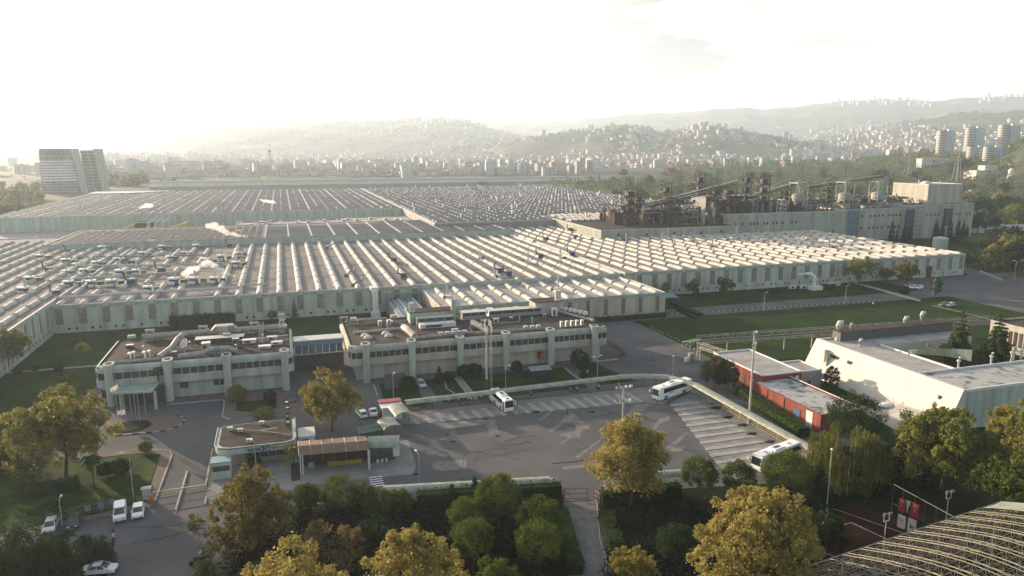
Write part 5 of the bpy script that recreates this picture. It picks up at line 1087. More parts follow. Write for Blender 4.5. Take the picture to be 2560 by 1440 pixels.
m.add([(133.6, A, 0), (133.6, B_+.6, 0), (137.6, B_, 9.2), (137.6, A, 9.2), (138.4, A, 9.2), (138.4, B_, 9.2), (138.4, A, 0), (138.4, B_, 0)], [(0, 3, 2, 1), (3, 4, 5, 2), (4, 6, 7, 5), (0, 6, 4, 3), (1, 2, 5, 7), (0, 1, 7, 6)]); P(m, 'sloping_wall', 'wall_white', t)
m = MB(); m.box(138.4, 147.2, 0, 182, 157, 8.6); P(m, 'north_wing', 'wall_white', t); m = MB(); m.box(138.4, 111.6, 0, 182, 124.6, 8.6); P(m, 'south_wing', 'wall_green', t); m = MB(); m.box(138.4, 124.7, 0, 150, 147.1, 8.6); P(m, 'link_wing', 'wall_cream', t)
m = MB(); m.box(138.4, 147.3, 8.62, 181.8, 156.8, 8.7); m.box(138.5, 124.8, 8.62, 149.8, 147.0, 8.7); P(m, 'roof', 'roof_pale', t); m = MB(); m.box(138.5, 111.9, 8.62, 181.8, 124.4, 8.7); P(m, 'roof', 'roof_tank', t)
m = MB(); m.box(138.4, 111.5, 8.6, 182, 111.9, 9.2); m.box(138.4, 124.4, 8.6, 182, 124.7, 9.1); m.box(149.8, 124.8, 8.6, 150.1, 147, 9.1); m.box(138.4, 156.8, 8.6, 182, 157.1, 9.1); P(m, 'parapet', 'unit_white', t)
m = MB(); m.box(142.5, 153.6, 8.7, 182, 156.6, 11.2); P(m, 'clerestory', 'metal_dark', t); m = MB(); m.box(142.3, 153.4, 11.2, 182, 156.8, 11.35); P(m, 'clerestory_roof', 'roof_dark', t)
for (y, z, w_) in ((148.6, 6.2, 3.2), (143.2, 6.2, 1.6), (116.5, 6.0, 1.4)):
    k = 133.6+4*z/9.2
    for q in range(max(1, int(w_/.8))): m = MB(); m.box(k-.12, y-w_/2+q*.8, z-.55, k+.4, y-w_/2+q*.8+.6, z+.55); P(m, 'window', 'dark', t)
m = MB(); m.box(135.4, 150.9, 3.5, 136.6, 151.3, 7.6); m.box(135.0, 149.7, 3.6, 136.2, 149.85, 7.2); P(m, 'downpipe', 'wall_cream', t)
m = MB(); vs = []
for i in range(11): a = PI*(.05+.5*i/10); vs += [(151+9*math.cos(a), 131+11*math.sin(a)-4, 8.6), (151+9*math.cos(a), 131+11*math.sin(a)-4, 10.0+1.6*(1-i/10)**2)]
m.add(vs, [(2*i, 2*i+2, 2*i+3, 2*i+1) for i in range(10)]+[(2*i+1, 2*i+3, 2*i+2, 2*i) for i in range(10)]); P(m, 'curved_wall', 'wall_green', t)
for (x, y, h, r, lab) in ((142.8, 155, 13.6, .75, 'white bent chimney at the left end of the dark clerestory'), (147.6, 155.6, 12.8, .35, 'thin bent flue second along the dark clerestory'), (168, 157, 12.8, .6, 'white stub chimney behind the dark clerestory, left of the cedar'), (174.6, 157.6, 13.6, .6, 'white stub chimney behind the dark clerestory, against the cedar'), (144.4, 148.6, 10.4, .4, 'short bent flue on the white hall roof in front of the clerestory')):
    t = thing('chimney', lab, 'chimney', (x, y, 8.7)); m = MB(); m.tube([(x, y, 8.7), (x, y, h-r), (x+r*.5, y, h), (x+r*1.5, y-r*.3, h)], r, 9); P(m, 'flue', 'skylight_white', t)
for (x, y) in ((152, 125.5), (163, 126), (171, 127), (173, 128), (175, 127.6), (176.4, 127)):
    t = thing('roof_cowl', 'pale jointed ventilation cowl behind the stained right-hand roof', 'cowl', (x, y, 8.7), 'cowls along the back of the stained roof'); m = MB(); m.tube([(x, y, 8), (x, y, 10.2)], .22, 7); m.ball((x, y, 10.4), .5, .5, .4, 8, 5); m.ball((x+.3, y, 11.2), .35, .35, .3, 8, 5); P(m, 'cowl', 'metal_pale', t)
t = thing('paved_ramp', 'smooth pale apron sloping at the foot of the white wall', 'ramp', (125, 112, 0)); m = MB(); m.use('wall_cream').add([(124, 112.5, .05), (133.6, 112.5, 3.2), (133.6, 133, 1.4), (127, 133, .05), (124, 112.5, .01), (133.6, 112.5, .01)], [(0, 1, 2, 3), (4, 5, 1, 0)]); P(m, 'apron', None, t); m = MB(); m.box(124, 112.1, 0, 137, 112.4, 2.9); P(m, 'edge_wall', 'navy', t)
t = thing('paddling_boat', 'small white boat hull with a bent rail lying on the pale apron', 'boat', (126.6, 117.5, 0)); t.name = 'white_boat'; x, y = G(2215, 1018, 1.0)
t.location = (x, y, 1.2); m = MB(); m.ball((x, y, 1.5), 2.1, 1.3, .6, 14, 6); P(m, 'hull', 'unit_white', t); m = MB(); m.tube([(x+1, y+.9, 2.0), (x+1.2, y+1, 2.9), (x+2.1, y+.2, 2.9), (x+2.1, y, 2.0)], .07, 5); P(m, 'rail', 'metal_pale', t)
t = flat('slatted_building', 'cream building at the right edge with tall vertical slats on its lit side', 206, 262, 138, 161, 8.0, 'wall_cream', 'roof_dark', .5, 'wall_cream')
for i in range(12): m = MB(); m.box(205.85, 141+i*1.6, 2.2, 205.98, 141.9+i*1.6, 6.6); P(m, 'window', 'rust' if i % 3 else 'dark', t)
t = flat('brick_kiosk', 'small red-brown building cut by the right edge beside the far road', 312, 330, 172, 186, 4.5, 'red_paint', 'roof_dark'); m = MB(); m.box(313, 171.9, 0, 314.5, 171.98, 2.4); P(m, 'door', 'dark', t)
# pipe bridge
def pipebridge(lab, a, b_, z, hh=2.4, wd=1.6):
    t = thing('pipe_bridge', lab, 'pipe bridge', (a[0], a[1], 0)); a = Vector((*a, z)); b_ = Vector((*b_, z)); d = (b_-a); L_ = d.length; d.normalize(); s = Vector((-d.y, d.x, 0)); u = Vector((0, 0, 1)); n = int(L_/2.4); m = MB()
    for sg in (-1, 1):
        o = s*(sg*wd/2)
        for zz in (0, hh): m.tube([a+o+u*zz, b_+o+u*zz], .13, 5)
        for i in range(n): p, q = a+d*(L_*i/n), a+d*(L_*(i+1)/n); m.tube([p+o+u*(0 if i % 2 else hh), q+o+u*(hh if i % 2 else 0)], .09, 4, False); m.tube([p+o, p+o+u*hh], .08, 4, False)
    P(m, 'truss', 'insulation', t)
    for k in range(4): m = MB(); m.tube([a+s*(-.6+k*.4)+u*(.45+.4*(k % 2)), b_+s*(-.6+k*.4)+u*(.45+.4*(k % 2))], .16, 6); P(m, 'pipe', ['insulation', 'rust', 'metal_pale', 'metal_grey'][k], t)
    for i in range(0, n, 4): p = a+d*(L_*i/n); m = MB(); m.tube([(p.x, p.y, 0), (p.x, p.y, z)], .16, 6); P(m, 'post', 'metal_pale', t)
pipebridge('long lattice pipe bridge crossing behind the red and white buildings over the lawn', G(1745, 845, 5.6), G(2480, 795, 5.6), 3.8)
pipebridge('short pipe bridge running forward from the corner by the goal to the red building', G(1752, 855, 5.2), (116, 163.5), 3.4, 1.4, 1.4)
x, y = G(1738, 872); t = thing('football_goal', 'white football goal with a net standing at the corner of the lawn', 'goal', (x, y, 0)); m = MB(); c_ = [(-2.6, 0), (2.6, 0)]
m.tube([(x-2.6, y-1, .1), (x-2.6, y-1, 2.6), (x+2.2, y+.6, 2.6), (x+2.2, y+.6, .1)], .09, 6); m.tube([(x-2.6, y-1, 2.6), (x-3.4, y+1.6, 2.2), (x-3.6, y+2, .1)], .06, 5); m.tube([(x+2.2, y+.6, 2.6), (x+1.4, y+3, 2.2), (x+1.2, y+3.4, .1)], .06, 5); m.tube([(x-3.4, y+1.6, 2.2), (x+1.4, y+3, 2.2)], .06, 5); P(m, 'frame', 'frame_white', t)
m = MB()
for i in range(9): q = i/8; m.tube([(x-2.6+4.8*q, y-1+1.6*q, 2.6), (x-3.4+4.8*q, y+1.6+1.5*q, 2.2), (x-3.6+4.8*q, y+2+1.4*q, .1)], .02, 3)
P(m, 'net', 'frame_white', t)
# gates, barriers, fences
def bars(name, label, pts, h, mat, post='metal_dark', cat='fence', diag=False, step=2.4, rails=3):
    t = thing(name, label, cat, (*pts[0], 0)); m = MB()
    for a, b_ in zip(pts, pts[1:]):
        L_ = math.hypot(b_[0]-a[0], b_[1]-a[1]); n = max(1, int(L_/step))
        for k in range(rails): z = .2+(h-.25)*k/(rails-1); m.tube([(*a, z), (*b_, z)], .05, 4)
        nb = int(L_/.45)
        for i in range(nb): u = (i+.5)/nb; m.box(a[0]+(b_[0]-a[0])*u-.02, a[1]+(b_[1]-a[1])*u-.02, .15, a[0]+(b_[0]-a[0])*u+.02, a[1]+(b_[1]-a[1])*u+.02, h)
    P(m, 'bars', mat, t)
    for a, b_ in zip(pts, pts[1:]):
        L_ = math.hypot(b_[0]-a[0], b_[1]-a[1]); n = max(1, int(L_/step/2))
        for i in range(n+1): m = MB(); x, y = a[0]+(b_[0]-a[0])*i/n, a[1]+(b_[1]-a[1])*i/n; m.tube([(x, y, 0), (x, y, h+.15)], .08, 5); P(m, 'post', post, t)
    return t
bars('sliding_gate', 'long low yellowish sliding gate across the entrance lanes', [G(378, 1245), G(520, 1222)], 1.5, 'yellow_paint', cat='gate')
a, b_ = G(382, 1248), G(518, 1228); t = thing('boom_barrier', 'white boom barrier beside the sliding gate with an orange base', 'barrier', (*a, 0)); m = MB(); m.tube([(*a, 1.3), (*b_, 1.3)], .07, 6); P(m, 'boom', 'unit_white', t); m = MB(); m.box(a[0]-.3, a[1]-1.2, 0, a[0]+.3, a[1]-.6, 1.3); P(m, 'base', 'orange_paint', t)
bars('hedge_gate', 'dark metal double gate between hedge and lane at the yard exit', [G(1410, 1250), G(1468, 1248)], 2.1, 'metal_dark', cat='gate', rails=3)
bars('side_gate', 'narrow dark gate beside the double gate, behind the golden tree', [G(1484, 1250), G(1500, 1262)], 2.0, 'metal_dark', cat='gate')
bars('street_fence', 'dark mesh fence along the lower left lawn behind the parked cars', [G(-60, 1352), G(110, 1308), G(262, 1276), G(366, 1250)], 1.5, 'green_shed', 'green_shed')
x0_, y0_ = G(340, 1248); t = thing('guard_booth', 'small grey booth at the left end of the sliding gate', 'booth', (x0_, y0_, 0)); x, y = G(368, 1248); m = MB(); m.box(x-.6, y-.5, 0, x+.6, y+.5, 2.0); P(m, 'body', 'metal_pale', t); m = MB(); m.box(x-.8, y-.7, 2.0, x+.8, y+.7, 2.15); P(m, 'roof', 'metal_grey', t)
for (px, py, lab) in ((255, 1285, 'blue notice sign on the lawn edge behind the parked cars, right one'), (282, 1275, 'small blue sign beside the white van, behind the fence'), (222, 1292, 'small pale sign on the lawn edge, leftmost of three')):
    x, y = G(px, py); t = thing('notice_sign', lab, 'sign', (x, y, 0)); m = MB(); m.tube([(x, y, 0), (x, y, 1.2)], .04, 5); P(m, 'post', 'metal_grey', t); m = MB(); m.box(x-.45, y-.05, 1.0, x+.45, y+.03, 2.0); P(m, 'board', 'blue_pale', t)
for (px, py, lab) in ((312, 1366, 'orange traffic pole standing in the lower left street'), (442, 1287, 'small orange bollard at the end of the middle kerb')):
    x, y = G(px, py); t = thing('bollard', lab, 'bollard', (x, y, 0)); m = MB(); m.tube([(x, y, 0), (x, y, 1.0)], .09, 7); P(m, 'post', 'orange_paint', t); m = MB(); m.tube([(x, y, .6), (x, y, .75)], .1, 7); P(m, 'band', 'unit_white', t)
t = thing('gate_cabin', 'rounded white cabin with a dark window at the left front of the gatehouse', 'cabin', (-15, 134, 0)); x, y = G(556, 1190); m = MB(); m.box(x-1.7, y-1.4, 0, x+1.7, y+1.6, 3.2); P(m, 'body', 'wall_green', t); m = MB(); m.box(x-1.5, y-1.46, 1.6, x+1.5, y-1.4, 2.6); P(m, 'window', 'glass_dark', t); m = MB(); m.box(x-1.75, y-1.45, 3.2, x+1.75, y+1.65, 3.35); P(m, 'roof', 'blue_pale', t)
t = thing('information_board', 'dark blank panel standing on the grass left of the long office', 'board', (21, 178, 0)); a = G(952, 965); m = MB(); m.box(22.2, 176, .3, 27.4, 176.2, 4.3); P(m, 'panel', 'metal_dark', t); m = MB(); m.tube([(22.6, 176.3, 0), (22.6, 176.3, 4)], .1, 5); m.tube([(27, 176.3, 0), (27, 176.3, 4)], .1, 5); P(m, 'post', 'metal_grey', t)
x, y = G(1350, 942); t = thing('smoking_shelter', 'small shelter with a corrugated pale roof in the garden of the long office', 'shelter', (x, y, 0)); m = MB(); m.add([(x-3, y-1.4, 2.2), (x+3, y-1.4, 2.2), (x+3, y+1.4, 2.7), (x-3, y+1.4, 2.7)], [(0, 1, 2, 3), (3, 2, 1, 0)]); P(m, 'roof', 'metal_pale', t)
m = MB()
for dx in (-2.8, 0, 2.8): m.tube([(x+dx, y-1.3, 0), (x+dx, y-1.3, 2.2)], .06, 5); m.tube([(x+dx, y+1.3, 0), (x+dx, y+1.3, 2.6)], .06, 5)
P(m, 'post', 'metal_dark', t); m = MB(); m.box(x-2.8, y+1.2, .2, x+2.8, y+1.3, 2.0); m.box(x-2, y, .2, x+2, y+.5, .5); P(m, 'bench', 'navy', t)
t = thing('yellow_barrier', 'long yellow barrier beam beside the right end of the long office', 'barrier', (88, 182, 0)); a, b_ = G(1495, 903, .8), G(1545, 898, .8); m = MB(); m.tube([(*a, .8), (*b_, .8)], .2, 6); P(m, 'beam', 'yellow_paint', t); m = MB(); m.box(a[0]-.2, a[1]-.2, 0, a[0]+.2, a[1]+.2, .8); P(m, 'post', 'metal_dark', t)
t = thing('outside_stair', 'rust-red outside stair at the right end of the long office', 'stair', (89, 186, 0)); m = MB()
for i in range(10): m.box(89.2+i*.55, 186, 4.0-i*.4, 89.8+i*.55, 188.6, 4.15-i*.4)
P(m, 'steps', 'kerb_red', t); m = MB(); m.tube([(89.2, 186, 5.1), (94.8, 186, 1.0)], .06, 5); m.tube([(89.2, 188.6, 5.1), (94.8, 188.6, 1.0)], .06, 5); P(m, 'handrail', 'red_paint', t)
x, y = G(1727, 900); t = thing('generator_box', 'grey cabinet and white box at the edge of the open asphalt', 'cabinet', (x, y, 0)); m = MB(); m.box(x-.7, y-.6, 0, x+.7, y+.6, 2.1); P(m, 'body', 'metal_grey', t); m = MB(); m.box(x-2.6, y-1.5, 0, x-1.5, y-.6, 1.2); P(m, 'box', 'unit_white', t)
x, y = G(1670, 755, 0); t = thing('blue_awning', 'light blue awning leaning at the right end of the front annex', 'awning', (x, y, 0)); m = MB(); m.add([(x-4, y-2, 2.4), (x+4, y-2, 2.0), (x+3, y+3, 3.0), (x-3, y+3, 3.4)], [(0, 1, 2, 3), (3, 2, 1, 0)]); P(m, 'sheet', 'blue_pale', t); m = MB(); m.tube([(x-3.6, y-1.8, 0), (x-3.6, y-1.8, 2.4)], .07, 5); m.tube([(x+3.6, y-1.8, 0), (x+3.6, y-1.8, 2.0)], .07, 5); P(m, 'post', 'metal_grey', t)
x, y = G(2038, 725); t = thing('dust_filter', 'white elbow duct and filter box against the right-hand hall front', 'filter', (x, y, 0)); m = MB(); m.box(x-2.6, y-1.6, 0, x+2.6, y+1.6, 1.9); m.box(x-6, y+3.4, 6.2, x+1, y+4.2, 7); P(m, 'box', 'unit_white', t); m = MB(); m.tube([(x-.6, y, 1.9), (x-.6, y, 5.8), (x-1.4, y+1.6, 6.8), (x-3, y+3, 6.8)], .65, 8); P(m, 'duct', 'unit_white', t)
for i, (px, py) in enumerate(((1981, 722), (2009, 722), (2085, 715))): x, y = G(px, py); box_unit(['low white box unit at the foot of the right-hand hall, left one', 'low white box unit at the foot of the right-hand hall, middle one', 'green-roofed box unit at the foot of the right-hand hall near the big tree'][i], x, y, 3.0 if i < 2 else 6, 1.4, 1.5, 0, 'unit_white' if i < 2 else 'wall_green')
for (pts, lab) in (([(2125, 706), (2300, 755)], 'low pale wall slanting across the lawn from the big tree to the road'), ([(2450, 680), (2505, 702)], 'low pale wall beside the far road at the right')):
    a, b_ = G(*pts[0]), G(*pts[1]); m = MB(); m.obox((a[0]+b_[0])/2, (a[1]+b_[1])/2, 0, math.hypot(b_[0]-a[0], b_[1]-a[1]), .4, .9, math.atan2(b_[1]-a[1], b_[0]-a[0])); tag(m.build('low_wall', 'kerb'), lab, 'wall')
# banners over the clay court
def banner(lab, a, b_, z1, z0, mat, parts):
    """a, b_: ground ends, hung between heights z0..z1; parts: list of (material, polygon in 0..1 coordinates)"""
    t = thing('banner', lab, 'banner', (*a, z0)); a = Vector((*a, 0)); b_ = Vector((*b_, 0)); d = b_-a; nrm = Vector((d.y, -d.x, 0)).normalized()
    W = lambda u, v, o=0: tuple(a+d*u+Vector((0, 0, z0+(z1-z0)*v))+nrm*(o+.06*math.sin(v*5+u*3)))
    m = MB(); N = 6; vs = [W(i/N, j/N) for i in range(N+1) for j in range(N+1)]; m.add(vs, [(i*(N+1)+j, (i+1)*(N+1)+j, (i+1)*(N+1)+j+1, i*(N+1)+j+1) for i in range(N) for j in range(N)]); P(m, 'cloth', mat, t)
    for k, (mt, poly) in enumerate(parts): m = MB(); m.add([W(u, v, .05+.01*k) for u, v in poly], [tuple(range(len(poly)))]); P(m, 'emblem', mt, t)
def crescent(cu, cv, r, asp):
    out = [(cu+r*math.cos(a)*asp, cv+r*math.sin(a)) for a in np.linspace(-PI*.35+PI, PI*.35-PI+2*PI+PI*0, 2)]
    o = [(cu+r*math.sin(a)*asp, cv+r*math.cos(a)) for a in np.linspace(-2.5, 2.5, 18)]; i_ = [(cu+r*.8*math.sin(a)*asp, cv-.18*r+r*.8*math.cos(a)) for a in np.linspace(2.35, -2.35, 18)]; return o+i_
def star(cu, cv, r, asp): return [(cu+(r if k % 2 == 0 else r*.4)*math.sin(k*PI/5)*asp, cv-(r if k % 2 == 0 else r*.4)*math.cos(k*PI/5)) for k in range(10)]
ba = Vector((*G(2244, 1276, 4.2), 0)); bb = Vector((*G(2294, 1294, 4.2), 0)); sp = bb-ba
seg = lambda u0, u1: ((ba+sp*u0)[:2], (ba+sp*u1)[:2])
a, b_ = seg(.02, .33); banner('red flag with white crescent and star over the clay court, smaller one on the left', a, b_, 6.4, 4.2, 'flag_red', [('banner_white', crescent(.5, .68, .2, 1.1)), ('banner_white', star(.5, .45, .09, 1.1))])
a, b_ = seg(.62, 1.02); banner('red flag with white crescent and star over the clay court, larger one on the right', a, b_, 6.4, 4.0, 'flag_red', [('banner_white', crescent(.5, .68, .2, 1.0)), ('banner_white', star(.5, .45, .09, 1.0))])
a, b_ = seg(.05, .45); banner('white banner with a reddish figure, lower left of the four banners', a, b_, 3.7, 1.5, 'banner_white', [('skin', [(.35, .35), (.65, .35), (.7, .6), (.55, .75), (.4, .7)]), ('metal_dark', [(.15, .66), (.85, .66), (.85, .71), (.15, .71)])])
a, b_ = seg(.56, .98); banner('white banner with a dark mark, lower right of the four banners', a, b_, 3.7, 1.4, 'banner_white', [('metal_dark', [(.25, .5), (.4, .6), (.5, .45), (.75, .5), (.7, .3), (.3, .32)])])
t = thing('pennant', 'small white pointed cloth hanging between the two red flags', 'pennant', (*(ba+sp*.47)[:2], 4.4)); m = MB(); p, q, r_ = ba+sp*.35, ba+sp*.6, ba+sp*.46; m.add([(p.x, p.y, 6.4), (q.x, q.y, 6.4), (r_.x, r_.y, 4.2)], [(0, 1, 2), (2, 1, 0)]); P(m, 'cloth', 'banner_white', t)
t = thing('court_fence', 'green mesh fence with a pale top rail behind the clay court', 'fence', (*G(2240, 1290), 0)); a, b_ = G(2225, 1302), G(2420, 1420); m = MB(); m.tube([(*a, 6.45), (*b_, 6.45)], .07, 5); m.tube([(*a, 3.2), (*b_, 3.2)], .03, 4)
for i in range(8): m.tube([(a[0]+(b_[0]-a[0])*i/7, a[1]+(b_[1]-a[1])*i/7, 0), (a[0]+(b_[0]-a[0])*i/7, a[1]+(b_[1]-a[1])*i/7, 6.45)], .04, 4)
P(m, 'frame', 'metal_dark', t)
# space frame roof at the lower right corner
t = thing('space_frame_roof', 'large arched open steel space frame roof filling the lower right corner', 'steel roof', (70, 55, 0))
p0 = Vector((*G(2040, 1431, 7), 7)); p1 = Vector((*G(2490, 1277, 7), 7)); ux = (p1-p0); LL = ux.length; ux.normalize(); vx = Vector((ux.y, -ux.x, 0))
span, rise_ = 34.0, 4.2
def arch(s, q, off=0):  # s along the building, q 0..1 across
    a = PI*(.12+.76*q); c = Vector((0, 0, 0)); y = span*q; z = 7+rise_*(math.sin(PI*q)) + off
    return p0+ux*s+vx*y+Vector((0, 0, z-7))
m = MB(); tr = []
nT = 14; Lall = LL+8.3
for i in range(nT+1):
    s = -8+(Lall)*i/nT; mm_ = MB(); NQ = 22
    for k in range(NQ):
        q0, q1 = k/NQ, (k+1)/NQ; a, b_ = arch(s, q0), arch(s, q1); c, d = arch(s, q0, 1.3), arch(s, q1, 1.3)
        for o in (-.45, .45): mm_.tube([c+ux*o, d+ux*o], .06, 4, False); mm_.tube([a, c+ux*o], .035, 3, False); mm_.tube([c+ux*o, b_], .035, 3, False)
        mm_.tube([a, b_], .06, 4, False); mm_.tube([c-ux*.45, c+ux*.45], .045, 3, False)
    P(mm_, 'arch_truss', 'frame_cream', t)
for k in range(0, 23):
    q = k/22; mm_ = MB(); mm_.tube([arch(-8, q, .1), arch(-8+Lall, q, .1)], .05 if k else .12, 4, False); mm_.tube([arch(-8, q, 1.3), arch(-8+Lall, q, 1.3)], .035 if k else .12, 4, False)
    if k < 22 and k % 2 == 0:
        for i in range(nT): mm_.tube([arch(-8+Lall*i/nT, q, 1.2), arch(-8+Lall*(i+1)/nT, q+1/22, 1.2)], .035, 3, False)
    P(mm_, 'purlin', 'frame_cream', t)
mm_ = MB(); N = 10
for i in range(N):
    for j in range(2):
        pass
vs = [arch(LL-4+4.2*i/8, .02+.85*j/10, 1.5) for i in range(9) for j in range(11)]; mm_.add(vs, [(i*11+j, i*11+j+1, (i+1)*11+j+1, (i+1)*11+j) for i in range(8) for j in range(10)]); P(mm_, 'translucent_cover', 'fibreglass', t)
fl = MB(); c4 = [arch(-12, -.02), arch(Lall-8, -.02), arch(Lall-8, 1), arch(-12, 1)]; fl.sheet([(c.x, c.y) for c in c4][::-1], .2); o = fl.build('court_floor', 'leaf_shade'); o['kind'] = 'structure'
for i in range(0, nT+1, 2):
    for q in (0, 1): mm_ = MB(); a = arch(-8+Lall*i/nT, q); mm_.tube([(a.x, a.y, 0), tuple(a)], .18, 6); P(mm_, 'column', 'metal_dark', t)
# ---------------------------------------------------------------- vehicles
def wheel(m_parent, x, y, r, w_=.28, side=1):
    m = MB(); m.tube([(x, y-w_/2, r), (x, y+w_/2, r)], r, 14); o = P(m, 'wheel', 'tyre', m_parent); m = MB(); m.tube([(x, y+side*(w_/2), r), (x, y+side*(w_/2+.02), r)], r*.55, 10); P(m, 'rim', 'rim', o)
def car(label, paint, kind='hatch', L_=4.3, W=1.76, H=1.48):
    t = thing('parked_car', label, 'car' if kind != 'van' else 'van', (0, 0, 0)); h = W/2
    if kind == 'van': low = [(0, .35), (0, .95), (.12, 1.05), (.9, 1.25), (L_-.1, 1.25), (L_, .9), (L_, .35)]; cab = [(.75, 1.2), (1.55, H-.12), (1.9, H), (L_-.25, H), (L_-.05, 1.2)]
    elif kind == 'sedan': low = [(0, .32), (.02, .62), (.25, .78), (1.15, .95), (L_-.75, 1.0), (L_-.08, .95), (L_, .6), (L_, .35)]; cab = [(1.05, .92), (1.75, H-.08), (2.2, H), (3.1, H-.03), (3.85, .98)]
    else: low = [(0, .32), (.02, .64), (.22, .8), (1.05, .97), (L_-.15, 1.02), (L_, .7), (L_, .35)]; cab = [(.95, .94), (1.7, H-.08), (2.1, H), (L_-.6, H-.04), (L_-.08, 1.0)]
    def loft(prof, w0, w1, zt, nm, mat, zb=None):
        m = MB(); zs = [p[1] for p in prof]; z0, z1 = min(zs), max(zs); vs = []
        for sg in (-1, 1):
            for (x, z) in prof: k = (z-z0)/(z1-z0); vs.append((x-L_/2, sg*(w0+(w1-w0)*k), z))
        n = len(prof); m.add(vs, [(i, (i+1) % n, n+(i+1) % n, n+i) for i in range(n)]+[tuple(range(n-1, -1, -1)), tuple(range(n, 2*n))]); return P(m, nm, mat, t)
    loft(low, h, h*.97, 0, 'body', paint)
    loft(cab, h*.95, h*.76, 0, 'window_glass', 'glass_dark')
    a, b_ = (cab[1][0]-L_/2+.08, cab[-2][0]-L_/2-.05); zr = max(c[1] for c in cab); m = MB(); m.box(a+.1, -h*.78, zr-.06, b_, h*.78, zr+.03); P(m, 'roof', paint, t)
    for sg in (-1, 1):
        for (p, q) in ((0, 1), (len(cab)-1, len(cab)-2)): m = MB(); m.tube([(cab[p][0]-L_/2, sg*h*.93, cab[p][1]), (cab[q][0]-L_/2, sg*h*.78, cab[q][1])], .05, 4); P(m, 'window_pillar', paint, t)
        xm = (cab[1][0]+cab[-2][0])/2-L_/2; m = MB(); m.tube([(xm, sg*h*.94, cab[0][1]), (xm, sg*h*.79, zr)], .05, 4); P(m, 'window_pillar', paint, t)
    if kind == 'van':
        for sg in (-1, 1): q = MB(); q.box(.2, sg*h*.86-.06, 1.2, L_/2-.2, sg*h*.86+.06, H-.15); P(q, 'side_panel', paint, t)
    for x in (-L_/2+.85, L_/2-.85):
        for sg in (-1, 1): wheel(t, x, sg*(h-.12), .31, .22, sg)
    for sg in (-1, 1):
        m = MB(); m.box(-L_/2-.02, sg*h*.62-.18, .6, -L_/2+.12, sg*h*.62+.18, .76); P(m, 'headlight', 'unit_white', t); m = MB(); m.box(L_/2-.05, sg*h*.8-.1, .7, L_/2+.02, sg*h*.8+.1, .95); P(m, 'tail_light', 'red_bright', t)
        m = MB(); m.box(-L_/2+1.25, sg*(h+.02)-.1, .95, -L_/2+1.4, sg*(h+.12)+.08*sg, 1.1); P(m, 'mirror', paint, t)
    m = MB(); m.box(-L_/2-.03, -h*.8, .3, -L_/2+.05, h*.8, .5); P(m, 'bumper', 'metal_dark', t); m = MB(); m.box(-L_/2-.05, -.26, .42, -L_/2-.03, .26, .53); P(m, 'number_plate', 'unit_white', t)
    return t
def place(o, px, py, deg, h=0): x, y = G(px, py); o.location = (x, y, h+.02); o.rotation_euler = (0, 0, R_(deg)); return o
place(car('white van parked nose out on the street at the lower left', 'white_paint', 'van', 4.9, 1.9, 2.0), 301, 1292, 99)
place(car('white hatchback with a dark sunroof parked right of the white van', 'white_paint', 'hatch'), 346, 1286, 97)
place(car('dark car parked under the trees left of the white van', 'car_dark', 'hatch'), 186, 1312, 96); place(car('pale car half hidden by the dark tree at the lower left', 'silver_paint', 'hatch'), 128, 1322, 94)
place(car('white saloon at the bottom edge in front of the two cone shrubs', 'white_paint', 'sedan', 4.6), 250, 1432, 172); place(car('white saloon parked beside the green shed, seen from behind', 'white_paint', 'sedan', 4.6), 933, 1036, -92)
place(car('white car mostly hidden behind the orange-yellow tree by the green shed', 'white_paint', 'hatch'), 905, 1040, -80); place(car('dark grey car parked left of the orange-yellow tree', 'car_dark', 'sedan'), 733, 1000, 85)
place(car('silver estate with its tailgate towards the long office, on the garden path', 'silver_paint', 'hatch', 4.5), 1053, 965, 93)
for i, (px, py, k) in enumerate(((2283, 721, 'white_paint'), (2298, 722, 'white_paint'), (2270, 716, 'silver_paint'), (2375, 766, 'silver_paint'), (2358, 765, 'car_dark'))):
    place(car(['white car on the far car park beside the orange tree, left one', 'white car on the far car park beside the orange tree, right one', 'silver car at the far car park partly behind the orange tree', 'silver car at the corner of the right lawn beyond the cedars', 'dark car at the corner of the right lawn beyond the cedars'][i], k, 'hatch'), px, py, 20 if i < 3 else 10)
